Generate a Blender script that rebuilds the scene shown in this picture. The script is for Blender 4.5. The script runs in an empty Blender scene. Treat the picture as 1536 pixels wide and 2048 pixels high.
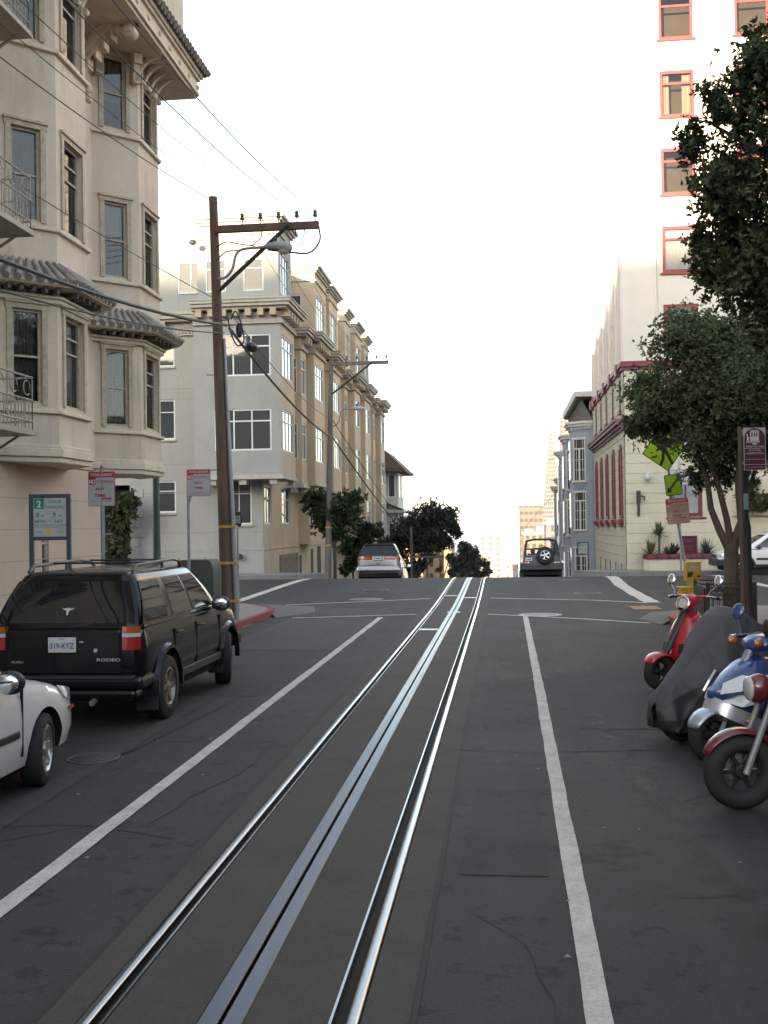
import bpy, math, random
import numpy as np
from mathutils import Vector, Matrix
R = math.radians
scene = bpy.context.scene
COL = scene.collection

# ------------------------------------------------------------------ materials
_mats = {}
def M(name, col, rough=.7, metal=0., var=.12, scale=2.5, bump=0., bscale=40., spec=.5, coat=0., fine=0., emit=0., ior=1.5, stretch=None, stain=0., stain_scale=.5):
    if name in _mats: return _mats[name]
    m = bpy.data.materials.new(name); m.use_nodes = True
    nt = m.node_tree; N = nt.nodes; L = nt.links
    p = N['Principled BSDF']
    p.inputs['Roughness'].default_value = rough; p.inputs['Metallic'].default_value = metal
    p.inputs['Specular IOR Level'].default_value = spec; p.inputs['IOR'].default_value = ior
    p.inputs['Coat Weight'].default_value = coat; p.inputs['Coat Roughness'].default_value = .04
    c = (*col, 1)
    p.inputs['Base Color'].default_value = c
    tc = N.new('ShaderNodeTexCoord'); src = tc.outputs['Object']
    if stretch:
        mp = N.new('ShaderNodeMapping'); mp.inputs['Scale'].default_value = stretch
        L.new(src, mp.inputs['Vector']); src = mp.outputs['Vector']
    if var > 0:
        nz = N.new('ShaderNodeTexNoise'); nz.inputs['Scale'].default_value = scale; nz.inputs['Detail'].default_value = 6
        nz.inputs['Roughness'].default_value = .62
        L.new(src, nz.inputs['Vector'])
        mr = N.new('ShaderNodeMapRange'); mr.inputs['From Min'].default_value = .3; mr.inputs['From Max'].default_value = .7
        mr.inputs['To Min'].default_value = 1 - var; mr.inputs['To Max'].default_value = 1 + var
        L.new(nz.outputs['Fac'], mr.inputs['Value'])
        f = mr.outputs['Result']
        if fine > 0:
            n2 = N.new('ShaderNodeTexNoise'); n2.inputs['Scale'].default_value = bscale; n2.inputs['Detail'].default_value = 3
            L.new(tc.outputs['Object'], n2.inputs['Vector'])
            m2 = N.new('ShaderNodeMapRange'); m2.inputs['From Min'].default_value = .25; m2.inputs['From Max'].default_value = .75
            m2.inputs['To Min'].default_value = 1 - fine; m2.inputs['To Max'].default_value = 1 + fine
            L.new(n2.outputs['Fac'], m2.inputs['Value'])
            mu = N.new('ShaderNodeMath'); mu.operation = 'MULTIPLY'
            L.new(f, mu.inputs[0]); L.new(m2.outputs['Result'], mu.inputs[1]); f = mu.outputs[0]
        if stain > 0:
            n3 = N.new('ShaderNodeTexNoise'); n3.inputs['Scale'].default_value = stain_scale; n3.inputs['Detail'].default_value = 8
            n3.inputs['Roughness'].default_value = .7
            mp3 = N.new('ShaderNodeMapping'); mp3.inputs['Scale'].default_value = (1.6, 1.6, .25); mp3.inputs['Location'].default_value = (3.1, 7.7, 1.3)
            L.new(tc.outputs['Object'], mp3.inputs['Vector']); L.new(mp3.outputs['Vector'], n3.inputs['Vector'])
            m3 = N.new('ShaderNodeMapRange'); m3.inputs['From Min'].default_value = .5; m3.inputs['From Max'].default_value = .72
            m3.inputs['To Min'].default_value = 1; m3.inputs['To Max'].default_value = 1 - stain
            L.new(n3.outputs['Fac'], m3.inputs['Value'])
            mu = N.new('ShaderNodeMath'); mu.operation = 'MULTIPLY'
            L.new(f, mu.inputs[0]); L.new(m3.outputs['Result'], mu.inputs[1]); f = mu.outputs[0]
        vm = N.new('ShaderNodeVectorMath'); vm.operation = 'SCALE'; vm.inputs[0].default_value = col
        L.new(f, vm.inputs['Scale']); L.new(vm.outputs['Vector'], p.inputs['Base Color'])
        rr = N.new('ShaderNodeMapRange'); rr.inputs['From Min'].default_value = .3; rr.inputs['From Max'].default_value = .7
        rr.inputs['To Min'].default_value = max(.02, rough - .06); rr.inputs['To Max'].default_value = min(1, rough + .06)
        L.new(nz.outputs['Fac'], rr.inputs['Value']); L.new(rr.outputs['Result'], p.inputs['Roughness'])
    if bump > 0:
        nb = N.new('ShaderNodeTexNoise'); nb.inputs['Scale'].default_value = bscale; nb.inputs['Detail'].default_value = 4
        L.new(src, nb.inputs['Vector'])
        b = N.new('ShaderNodeBump'); b.inputs['Strength'].default_value = bump; b.inputs['Distance'].default_value = .02
        L.new(nb.outputs['Fac'], b.inputs['Height']); L.new(b.outputs['Normal'], p.inputs['Normal'])
    if emit:
        p.inputs['Emission Color'].default_value = c; p.inputs['Emission Strength'].default_value = emit
    _mats[name] = m
    return m

def glass_mat(name, tint=(.02, .022, .025), through=0., rough=.03, ior=1.55):
    """window glass: dark reflecting pane, or (through > 0) clear glass that shows what is behind it"""
    if name in _mats: return _mats[name]
    m = bpy.data.materials.new(name); m.use_nodes = True
    nt = m.node_tree; N = nt.nodes; L = nt.links
    p = N['Principled BSDF']
    p.inputs['Base Color'].default_value = (*tint, 1); p.inputs['Roughness'].default_value = rough
    p.inputs['IOR'].default_value = ior
    tc = N.new('ShaderNodeTexCoord'); nb = N.new('ShaderNodeTexNoise'); nb.inputs['Scale'].default_value = 1.7
    b = N.new('ShaderNodeBump'); b.inputs['Strength'].default_value = .05; b.inputs['Distance'].default_value = .02
    L.new(tc.outputs['Object'], nb.inputs['Vector']); L.new(nb.outputs['Fac'], b.inputs['Height']); L.new(b.outputs['Normal'], p.inputs['Normal'])
    if through > 0:
        out = N['Material Output']
        tr = N.new('ShaderNodeBsdfTransparent'); tr.inputs['Color'].default_value = (through, through, through, 1)
        gl = N.new('ShaderNodeBsdfGlossy'); gl.inputs['Roughness'].default_value = rough
        fr = N.new('ShaderNodeFresnel'); fr.inputs['IOR'].default_value = ior
        mx = N.new('ShaderNodeMixShader'); L.new(b.outputs['Normal'], gl.inputs['Normal'])
        L.new(fr.outputs['Fac'], mx.inputs['Fac']); L.new(tr.outputs[0], mx.inputs[1]); L.new(gl.outputs[0], mx.inputs[2])
        L.new(mx.outputs[0], out.inputs['Surface'])
    _mats[name] = m
    return m

# ------------------------------------------------------------------ mesh builder
def vadd(a, b): return (a[0]+b[0], a[1]+b[1], a[2]+b[2])
def vsc(a, s): return (a[0]*s, a[1]*s, a[2]*s)

class MB:
    def __init__(s): s.v = []; s.f = []; s.m = []
    def add(s, vs, fs, mi=0):
        o = len(s.v); s.v.extend(tuple(float(c) for c in v) for v in vs)
        for f in fs: s.f.append(tuple(i+o for i in f)); s.m.append(mi)
        return s
    def box(s, x0, x1, y0, y1, z0, z1, mi=0):
        return s.add([(x0,y0,z0),(x1,y0,z0),(x1,y1,z0),(x0,y1,z0),(x0,y0,z1),(x1,y0,z1),(x1,y1,z1),(x0,y1,z1)],
                     [(0,3,2,1),(4,5,6,7),(0,1,5,4),(1,2,6,5),(2,3,7,6),(3,0,4,7)], mi)
    def obox(s, o, u, v, w, mi=0):
        """box from corner o with three edge vectors"""
        o, u, v, w = Vector(o), Vector(u), Vector(v), Vector(w)
        if u.cross(v).dot(w) < 0: u, v = v, u
        p = [o, o+u, o+u+v, o+v, o+w, o+u+w, o+u+v+w, o+v+w]
        return s.add(p, [(0,3,2,1),(4,5,6,7),(0,1,5,4),(1,2,6,5),(2,3,7,6),(3,0,4,7)], mi)
    def quad(s, a, b, c, d, mi=0): return s.add([a,b,c,d], [(0,1,2,3)], mi)
    def poly(s, pts, mi=0): return s.add(pts, [tuple(range(len(pts)))], mi)
    def prism(s, pts, z0, z1, mi=0, cap=True):
        """extrude a plan polygon (x,y) ccw from z0 to z1"""
        n = len(pts)
        vs = [(x,y,z0) for x,y in pts] + [(x,y,z1) for x,y in pts]
        fs = [(i,(i+1)%n,n+(i+1)%n,n+i) for i in range(n)]
        if cap: fs += [tuple(range(n-1,-1,-1)), tuple(range(n,2*n))]
        return s.add(vs, fs, mi)
    def slab(s, pts, d, mi=0):
        """planar 3d polygon pts extruded along vector d"""
        n = len(pts); vs = [tuple(p) for p in pts] + [vadd(p,d) for p in pts]
        return s.add(vs, [(i,(i+1)%n,n+(i+1)%n,n+i) for i in range(n)] + [tuple(range(n-1,-1,-1)), tuple(range(n,2*n))], mi)
    def rings(s, rings, closed=True, cap=(True,True), mi=0):
        n = len(rings[0]); vs = [p for r in rings for p in r]; fs = []
        for k in range(len(rings)-1):
            for i in range(n if closed else n-1):
                j = (i+1) % n
                fs.append((k*n+i, k*n+j, (k+1)*n+j, (k+1)*n+i))
        if cap[0]: fs.append(tuple(range(n-1,-1,-1)))
        if cap[1]: fs.append(tuple((len(rings)-1)*n+i for i in range(n)))
        return s.add(vs, fs, mi)
    def tube(s, pts, r, n=8, cap=True, mi=0):
        pts = [Vector(p) for p in pts]; rs = r if isinstance(r,(list,tuple)) else [r]*len(pts)
        t0 = (pts[1]-pts[0]).normalized()
        a = Vector((0,0,1)) if abs(t0.z) < .9 else Vector((1,0,0))
        u = t0.cross(a).normalized(); rr = []
        for i,p in enumerate(pts):
            t = (pts[min(i+1,len(pts)-1)] - pts[max(i-1,0)]).normalized()
            u = (u - t*u.dot(t)).normalized(); w = t.cross(u)
            rr.append([tuple(p + (u*math.cos(2*math.pi*k/n) + w*math.sin(2*math.pi*k/n))*rs[i]) for k in range(n)])
        return s.rings(rr, True, (cap,cap), mi)
    def lathe(s, prof, n=16, o=(0,0,0), ax='z', mi=0, cap=True):
        rr = []
        for r,h in prof:
            ring = []
            for k in range(n):
                c, q = math.cos(2*math.pi*k/n)*r, math.sin(2*math.pi*k/n)*r
                p = (c,q,h) if ax=='z' else ((h,c,q) if ax=='x' else (q,h,c))
                ring.append(vadd(p,o))
            rr.append(ring)
        return s.rings(rr, True, (cap and prof[0][0]>1e-6, cap and prof[-1][0]>1e-6), mi)
    def ell(s, c, r, nu=12, nv=8, mi=0):
        rr = []
        for j in range(nv+1):
            a = -math.pi/2 + math.pi*j/nv
            a = max(-1.5607, min(1.5607, a))
            rr.append([(c[0]+r[0]*math.cos(a)*math.cos(2*math.pi*k/nu), c[1]+r[1]*math.cos(a)*math.sin(2*math.pi*k/nu), c[2]+r[2]*math.sin(a)) for k in range(nu)])
        return s.rings(rr, True, (True,True), mi)
    def torus(s, c, ax, Rr, r, n=28, k=10, mi=0, squash=1.):
        ax = Vector(ax).normalized(); a = Vector((0,0,1)) if abs(ax.z)<.9 else Vector((1,0,0))
        u = ax.cross(a).normalized(); w = ax.cross(u); rr = []
        for i in range(n+1):
            t = 2*math.pi*i/n; d = u*math.cos(t)+w*math.sin(t)
            rr.append([tuple(Vector(c)+d*(Rr+r*math.cos(2*math.pi*j/k))+ax*(r*squash*math.sin(2*math.pi*j/k))) for j in range(k)])
        return s.rings(rr, True, (False,False), mi)
    def xf(s, m):
        s.v = [tuple(m @ Vector(v)) for v in s.v]; return s
    def mirror_x(s):
        n = len(s.v); s.v += [(-x,y,z) for x,y,z in s.v]; s.f += [tuple(n+i for i in reversed(f)) for f in s.f]; s.m += s.m[:]; return s
    def merge(s, o, mi=None):
        k = len(s.v); s.v += o.v; s.f += [tuple(i+k for i in f) for f in o.f]; s.m += (o.m if mi is None else [mi]*len(o.m)); return s
    def mesh(s, name, mats, smooth=35, weld=False):
        me = bpy.data.meshes.new(name); me.from_pydata(s.v, [], s.f)
        for m in (mats if isinstance(mats,(list,tuple)) else [mats]): me.materials.append(m)
        me.polygons.foreach_set('material_index', s.m)
        if weld or smooth:
            import bmesh
            bm = bmesh.new(); bm.from_mesh(me)
            if weld: bmesh.ops.remove_doubles(bm, verts=bm.verts, dist=1e-4)
            bmesh.ops.recalc_face_normals(bm, faces=bm.faces)
            bm.to_mesh(me); bm.free()
        if smooth:
            me.polygons.foreach_set('use_smooth', [True]*len(me.polygons))
            me.set_sharp_from_angle(angle=R(smooth))
        me.update(); return me

def put(name, mb, mats, parent=None, smooth=35, bevel=0, weld=False, subsurf=0, loc=None):
    me = mb.mesh(name, mats, smooth, weld or bevel > 0 or subsurf > 0) if isinstance(mb, MB) else mb
    o = bpy.data.objects.new(name, me); COL.objects.link(o)
    if parent is not None:
        o.parent = parent
        off = parent.get('_off')
        if off is not None: o.location = (-off[0], -off[1], -off[2])
    if loc is not None: o.location = loc
    if subsurf:
        md = o.modifiers.new('s','SUBSURF'); md.levels = md.render_levels = subsurf
    if bevel:
        md = o.modifiers.new('b','BEVEL'); md.width = bevel; md.segments = 2; md.limit_method = 'ANGLE'; md.angle_limit = R(40)
    return o

def curve(pts, n=6):
    """Catmull-Rom through the points"""
    P = [Vector(p) for p in pts]; P = [P[0]*2-P[1]]+P+[P[-1]*2-P[-2]]; out = []
    for i in range(1,len(P)-2):
        a,b,c,d = P[i-1:i+3]
        for k in range(n):
            t = k/n; out.append(.5*((2*b)+(c-a)*t+(2*a-5*b+4*c-d)*t*t+(3*b-a-3*c+d)*t**3))
    out.append(P[-2]); return out
class Each:
    """like MB, but every shape becomes a part of its own"""
    def __init__(s, name, mats, T, **k): s.a = (name, mats, T, k)
    def _p(s, m): return put(s.a[0], m, s.a[1], s.a[2], **s.a[3])
    def box(s, *a): return s._p(MB().box(*a))
    def prism(s, *a): return s._p(MB().prism(*a))
    def obox(s, *a): return s._p(MB().obox(*a))
    def merge(s, m): return s._p(m)
    def tube(s, *a): return s._p(MB().tube(*a))

def thing(name, label, cat, loc=(0,0,0), rz=0, group=None, world=False):
    """an Empty at the thing's base; world=True: its parts come in world coordinates"""
    o = bpy.data.objects.new(name, None); COL.objects.link(o); o.location = loc; o.rotation_euler = (0,0,rz)
    o.empty_display_size = .2
    o['label'] = label; o['category'] = cat
    if group: o['group'] = group
    if world: o['_off'] = [float(c) for c in loc]
    return o
def tag(o, label, cat, group=None):
    o['label'] = label; o['category'] = cat
    if group: o['group'] = group
    return o
def solo(name, mb, mats, label, cat, group=None, **k):
    return tag(put(name, mb, mats, **k), label, cat, group)
def structure(name, mb, mats, **k):
    o = put(name, mb, mats, **k); o['kind'] = 'structure'; return o
def dup(root, loc=None, rz=None, label=None, scale=None):
    r = root.copy(); COL.objects.link(r)
    if loc is not None: r.location = loc
    if rz is not None: r.rotation_euler = (0,0,rz)
    if label: r['label'] = label
    if scale: r.scale = scale
    for ch in list(root.children):
        c = ch.copy(); COL.objects.link(c); c.parent = r
        for g in list(ch.children):
            d = g.copy(); COL.objects.link(d); d.parent = c
    return r

# ------------------------------------------------------------------ lettering
_txt = {}
def text_mb(body, size, o, u, v, mi=0, width=None, depth=.002, bold=0., align='CENTER'):
    """flat lettering with baseline centre o, running along unit vector u, up v"""
    cu = bpy.data.curves.new('lettering','FONT'); cu.body = body; cu.size = 1; cu.align_x = align; cu.offset = bold; cu.resolution_u = 3
    ob = bpy.data.objects.new('lettering', cu); COL.objects.link(ob)
    dg = bpy.context.evaluated_depsgraph_get(); me = bpy.data.meshes.new_from_object(ob.evaluated_get(dg))
    bpy.data.objects.remove(ob); bpy.data.curves.remove(cu)
    u, v, o = Vector(u).normalized(), Vector(v).normalized(), Vector(o); n = u.cross(v)
    xs = [p.co.x for p in me.vertices]; w = (max(xs)-min(xs)) or 1
    sx = size if width is None else width/w
    mb = MB(); mb.add([tuple(o + u*(p.co.x*sx) + v*(p.co.y*size) + n*depth) for p in me.vertices], [tuple(p.vertices) for p in me.polygons], mi)
    bpy.data.meshes.remove(me); return mb

# ------------------------------------------------------------------ walls with real openings
def wall(mb, o, u, W, H, openings=(), depth=.12, mi=0, mir=None):
    """vertical wall from bottom-left corner o running along unit plan vector u (outside on the right-hand side of u... normal = u x z),
    openings: (u0, u1, z0, z1) measured from o; the reveals go depth inwards"""
    u = Vector((u[0],u[1],0)).normalized(); n = Vector((u.y,-u.x,0)); o = Vector(o); z = Vector((0,0,1))
    mir = mi if mir is None else mir
    us = sorted({0., W, *[a for q in openings for a in q[:2]]}); zs = sorted({0., H, *[a for q in openings for a in q[2:4]]})
    for i in range(len(us)-1):
        for j in range(len(zs)-1):
            cu, cz = (us[i]+us[i+1])/2, (zs[j]+zs[j+1])/2
            if any(q[0]<cu<q[1] and q[2]<cz<q[3] for q in openings): continue
            P = lambda a,b: tuple(o+u*a+z*b)
            mb.quad(P(us[i],zs[j]),P(us[i+1],zs[j]),P(us[i+1],zs[j+1]),P(us[i],zs[j+1]),mi)
    for a,b,c,d in [q[:4] for q in openings]:
        P = lambda s,t,k: tuple(o+u*s+z*t-n*k)
        for (s0,t0),(s1,t1) in (((a,c),(a,d)),((b,d),(b,c)),((a,d),(b,d)),((b,c),(a,c))):
            mb.quad(P(s0,t0,0),P(s1,t1,0),P(s1,t1,depth),P(s0,t0,depth),mir)
    return n

def window(T, o, u, a, b, c, d, depth, fm, gm, cols=1, rows=(.5,), fw=.06, mw=.035, name='window', sill=None, sillm=None, back=None, blind=None, blind_frac=1., room=True, casing=0, casm=None):
    """a window filling opening (a,b,c,d) of a wall: frame mesh with its pane (and blind, sill) as children"""
    u = Vector((u[0],u[1],0)).normalized(); n = Vector((u.y,-u.x,0)); o = Vector(o); z = Vector((0,0,1))
    P = lambda s,t,k=0: o+u*s+z*t-n*k
    mb = MB(); dk = .05
    def bar(s0,s1,t0,t1,k0,k1): mb.obox(P(s0,t0,k1), u*(s1-s0), n*(k1-k0), z*(t1-t0))
    e = .003
    bar(a+e,a+fw,c+e,d-e,depth-.06,depth); bar(b-fw,b-e,c+e,d-e,depth-.06,depth)
    bar(a+fw,b-fw,c+e,c+fw,depth-.058,depth); bar(a+fw,b-fw,d-fw,d-e,depth-.058,depth)
    for k in range(1,cols):
        s = a+fw+(b-a-2*fw)*k/cols; bar(s-mw/2,s+mw/2,c+fw,d-fw,depth-.045,depth-.002)
    for q in rows:
        t = c+fw+(d-c-2*fw)*q; bar(a+fw,b-fw,t-mw/2,t+mw/2,depth-.05,depth-.004)
    if casing:
        cs = casing
        for (s0,s1,t0,t1) in ((a-cs,a,c-cs*.2,d),(b,b+cs,c-cs*.2,d),(a-cs*1.25,b+cs*1.25,d,d+cs)):
            mb.obox(P(s0,t0,0.0), u*(s1-s0), n*.034, z*(t1-t0))
        mb.obox(P(a-cs*1.45,d+cs,0.0), u*(b-a+cs*2.9), n*.065, z*.04)
    w = put(name, mb, fm, T, smooth=0)
    pm = MB(); k = depth-.02
    pm.quad(P(a+fw*.6,c+fw*.6,k),P(b-fw*.6,c+fw*.6,k),P(b-fw*.6,d-fw*.6,k),P(a+fw*.6,d-fw*.6,k))
    put('pane', pm, gm, w, smooth=0)
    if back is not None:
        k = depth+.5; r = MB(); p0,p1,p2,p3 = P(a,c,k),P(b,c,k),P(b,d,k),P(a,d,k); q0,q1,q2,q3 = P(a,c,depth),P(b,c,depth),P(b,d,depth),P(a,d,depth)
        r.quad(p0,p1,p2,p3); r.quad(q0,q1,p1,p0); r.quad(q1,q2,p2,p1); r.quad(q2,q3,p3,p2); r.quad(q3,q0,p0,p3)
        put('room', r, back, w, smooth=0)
    if blind is not None:
        r = MB(); t0 = d-fw-(d-c-2*fw)*blind_frac; nf = 22
        rr = []
        for i in range(nf+1):
            s = a+fw+(b-a-2*fw)*i/nf; kk = depth+.06+.02*math.sin(i*2.1)
            rr.append([tuple(P(s,t0,kk)),tuple(P(s,d-fw,kk))])
        r.rings(rr, False, (False,False)); put('blind', r, blind, w, smooth=60)
    if sill:
        sm = MB(); sm.obox(P(a-sill,c-.09,0.0), u*(b-a+2*sill), n*.09, z*.08); put('sill', sm, sillm or fm, w, smooth=0)
    return w
# ------------------------------------------------------------------ camera
cd = bpy.data.cameras.new('Camera'); cam = bpy.data.objects.new('Camera', cd); COL.objects.link(cam); scene.camera = cam
rho, psi, th = .014, 235.6/2100, 29.3/2100
f_ = Vector((-math.sin(psi)*math.cos(th), math.cos(psi)*math.cos(th), math.sin(th)))
r0 = Vector((math.cos(psi), math.sin(psi), 0)); u0 = r0.cross(f_)
r_ = r0*math.cos(rho) - u0*math.sin(rho); u_ = u0*math.cos(rho) + r0*math.sin(rho)
mt = Matrix.Identity(4)
for i in range(3): mt[i][0], mt[i][1], mt[i][2] = r_[i], u_[i], -f_[i]
mt[2][3] = 2.15
cam.matrix_world = mt
cd.sensor_fit = 'VERTICAL'; cd.sensor_height = 36; cd.lens = 2100/2048*36
cd.clip_start = .1; cd.clip_end = 600000

# ------------------------------------------------------------------ light
SUN_EL, SUN_AZ = R(8), R(20)          # the low sun stands behind the viewer, a little to the left
to_sun = Vector((-math.sin(SUN_AZ)*math.cos(SUN_EL), -math.cos(SUN_AZ)*math.cos(SUN_EL), math.sin(SUN_EL)))
sl = bpy.data.lights.new('Sun','SUN'); sl.energy = 4.2; sl.angle = R(.5); sl.color = (1,.80,.55)
so = bpy.data.objects.new('Sun', sl); COL.objects.link(so); so.rotation_euler = to_sun.to_track_quat('Z','Y').to_euler()
w = bpy.data.worlds.new('World'); scene.world = w; w.use_nodes = True
nt = w.node_tree; bg = nt.nodes['Background']
sky = nt.nodes.new('ShaderNodeTexSky'); sky.sky_type = 'NISHITA'; sky.sun_disc = False
sky.sun_elevation = SUN_EL; sky.sun_rotation = R(180)+SUN_AZ
sky.air_density = 1.0; sky.dust_density = 1.0; sky.ozone_density = 1.0; sky.altitude = 60
hs = nt.nodes.new('ShaderNodeHueSaturation'); hs.inputs['Saturation'].default_value = .62
nt.links.new(sky.outputs[0], hs.inputs['Color']); nt.links.new(hs.outputs[0], bg.inputs['Color'])
bg.inputs['Strength'].default_value = .15
vs = scene.view_settings
scene.display_settings.display_device = 'sRGB'
vs.view_transform = 'Standard'; vs.look = 'None'; vs.gamma = 1; vs.exposure = 2.4
scene.cycles.use_adaptive_sampling = True
scene.cycles.max_bounces = 7; scene.cycles.transparent_max_bounces = 16
scene.cycles.caustics_reflective = False; scene.cycles.caustics_refractive = False
# ------------------------------------------------------------------ terrain profile along the street
def _mkprof():
    ys = np.arange(-60, 1400, .25)
    sl = np.interp(ys, [-60,26,32,38,46.8,100,140,400,800,1400], [0,0,.02,.02,-.2,-.2,-.12,-.09,-.06,-.05])
    z = np.cumsum(sl)*.25; z -= np.interp(0, ys, z)
    return ys, z
_py, _pz = _mkprof()
def gz(y): return float(np.interp(y, _py, _pz))

def strip(mb, x0, x1, ya, yb, dz, mi=0, step=.8, x0b=None, x1b=None):
    """a sheet following the street profile; edges may run from x0 to x0b"""
    n = max(1, int((yb-ya)/step)); x0b = x0 if x0b is None else x0b; x1b = x1 if x1b is None else x1b
    rr = []
    for i in range(n+1):
        t = i/n; y = ya+(yb-ya)*t
        rr.append([(x0+(x0b-x0)*t, y, gz(y)+dz), (x1+(x1b-x1)*t, y, gz(y)+dz)])
    return mb.rings(rr, False, (False,False), mi)
def pline(mb, pts, w, dz, mi=0, jag=0., rnd=None):
    """painted line through plan points with width w, following the ground; jag roughens its edges"""
    P = []
    for (xa,ya),(xb,yb) in zip(pts[:-1], pts[1:]):
        L = math.hypot(xb-xa,yb-ya); n = max(1,int(L/.35))
        for i in range(n): P.append((xa+(xb-xa)*i/n, ya+(yb-ya)*i/n))
    P.append(pts[-1]); rr = []
    for i,(x,y) in enumerate(P):
        a, b = P[max(i-1,0)], P[min(i+1,len(P)-1)]
        d = Vector((b[0]-a[0], b[1]-a[1])).normalized(); n = Vector((-d.y,d.x))
        j1 = (rnd.uniform(-jag,jag) if rnd else 0); j2 = (rnd.uniform(-jag,jag) if rnd else 0)
        p, q = Vector((x,y))+n*(w/2+j1), Vector((x,y))-n*(w/2+j2)
        rr.append([(p.x,p.y,gz(p.y)+dz),(q.x,q.y,gz(q.y)+dz)])
    return mb.rings(rr, False, (False,False), mi)

def asphalt(name, col, spots=.6):
    m = M(name, col, rough=.78, var=.16, scale=.55, bump=.35, bscale=75, fine=.42, spec=.4)
    nt = m.node_tree; N = nt.nodes; L = nt.links; p = N['Principled BSDF']
    src = p.inputs['Base Color'].links[0].from_socket
    tc = N.new('ShaderNodeTexCoord')
    def fac(scale, lo, hi, loc, to, st=(1,1,1), det=5):
        mp = N.new('ShaderNodeMapping'); mp.inputs['Location'].default_value = loc; mp.inputs['Scale'].default_value = st
        nz = N.new('ShaderNodeTexNoise'); nz.inputs['Scale'].default_value = scale; nz.inputs['Detail'].default_value = det; nz.inputs['Roughness'].default_value = .6
        mr = N.new('ShaderNodeMapRange'); mr.inputs['From Min'].default_value = lo; mr.inputs['From Max'].default_value = hi
        mr.inputs['To Min'].default_value = 1; mr.inputs['To Max'].default_value = to
        L.new(tc.outputs['Object'], mp.inputs['Vector']); L.new(mp.outputs['Vector'], nz.inputs['Vector']); L.new(nz.outputs['Fac'], mr.inputs['Value'])
        return mr.outputs['Result']
    fs = [fac(6.5, .56, .66, (2,5,1), 1-spots), fac(1.3, .5, .75, (9,2,1), .72, (1,.25,1)), fac(1.8, .58, .75, (4,12,3), 1.35), fac(1.1, .38, .62, (3,0,0), .80, st=(1.1,.02,1), det=3), fac(55, .66, .72, (1,1,1), 2.1, det=2)]
    for f in fs:
        v = N.new('ShaderNodeVectorMath'); v.operation = 'SCALE'; L.new(src, v.inputs[0]); L.new(f, v.inputs['Scale']); src = v.outputs['Vector']
    L.new(src, p.inputs['Base Color'])
    return m

rnd = random.Random(7)
m_asph = asphalt('asphalt', (.034,.033,.032))
m_asph2 = asphalt('asphalt_patch', (.050,.047,.045), .2)
m_conc = M('track_concrete', (.060,.054,.048), rough=.8, var=.18, scale=1.2, bump=.3, bscale=70, fine=.22, spec=.3, stain=.3, stain_scale=.9)
m_walk = M('pavement_concrete', (.22,.205,.19), rough=.85, var=.14, scale=1.5, bump=.2, bscale=60, fine=.12)
def joints(m, s, w, k):
    """score lines of a pavement cast in squares"""
    nt = m.node_tree; N = nt.nodes; L = nt.links; p = N['Principled BSDF']; src = p.inputs['Base Color'].links[0].from_socket
    tc = N.new('ShaderNodeTexCoord'); sp = N.new('ShaderNodeSeparateXYZ'); L.new(tc.outputs['Object'], sp.inputs[0]); prev = None
    for ax in 'XY':
        a = N.new('ShaderNodeMath'); a.operation='MULTIPLY'; a.inputs[1].default_value=1/s; L.new(sp.outputs[ax], a.inputs[0])
        b = N.new('ShaderNodeMath'); b.operation='FRACT'; L.new(a.outputs[0], b.inputs[0])
        c = N.new('ShaderNodeMath'); c.operation='GREATER_THAN'; c.inputs[1].default_value=w; L.new(b.outputs[0], c.inputs[0])
        if prev: d = N.new('ShaderNodeMath'); d.operation='MULTIPLY'; L.new(prev, d.inputs[0]); L.new(c.outputs[0], d.inputs[1]); prev = d.outputs[0]
        else: prev = c.outputs[0]
    mr = N.new('ShaderNodeMapRange'); mr.inputs['To Min'].default_value = k; L.new(prev, mr.inputs['Value'])
    v = N.new('ShaderNodeVectorMath'); v.operation='SCALE'; L.new(src, v.inputs[0]); L.new(mr.outputs['Result'], v.inputs['Scale']); L.new(v.outputs['Vector'], p.inputs['Base Color'])
joints(m_walk, .92, .018, .5)
m_kerb = M('kerb_stone', (.2,.19,.175), rough=.8, var=.2, scale=3, fine=.15)
m_red = M('red_kerb_paint', (.21,.03,.035), rough=.7, var=.3, scale=6, fine=.2)
m_paint = M('road_paint', (.50,.47,.43), rough=.75, var=.16, scale=4, fine=.2, bscale=60, spec=.3, stain=.25, stain_scale=3)
m_steel = M('rail_steel', (.27,.285,.31), rough=.25, metal=1, var=.12, scale=1.5, stretch=(6,.15,1))
m_plate = M('slot_steel', (.10,.115,.14), rough=.34, metal=1, var=.14, scale=1.2, stretch=(9,.2,1))
m_groove = M('groove_dark', (.012,.011,.010), rough=.9, var=.2)
m_iron = M('cast_iron', (.12,.12,.125), rough=.5, metal=.5, var=.25, scale=9, bump=.5, bscale=60)
m_earth = M('earth', (.12,.11,.09), rough=.95, var=.25, scale=.05)

g = MB(); ys = [-600,-60,0,20]+[26+i*1.5 for i in range(18)]+[60,80,100,120,140,170,200,260,330,400,500,600,700,800,900,1000,1150,1399]
g.rings([[(-6000,y,gz(max(y,-60))-.06),(6000,y,gz(max(y,-60))-.06)] for y in ys], False, (False,False))
structure('ground', g, m_earth)
# unseen hill added behind the viewer so the low sun only reaches upper storeys
h = MB(); HX = [-900+i*45 for i in range(41)]; HY = [-60,-90,-120,-150,-180,-215,-300,-500]; HZ = [-.1,11,24,37,47.2,47.2,38,-2]
hr = []
for y,z in zip(HY,HZ):
    hr.append([(x, y, max(-.2, z + (1.2*math.sin(x*.11)+.8*math.sin(x*.37+1) if 0 > y > -300 and z > 5 else 0))) for x in HX])
h.rings(hr, False, (False,False)); structure('hill', h, M('shade_hill', (.16,.15,.12), rough=.95, var=.3, scale=.05))
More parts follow.
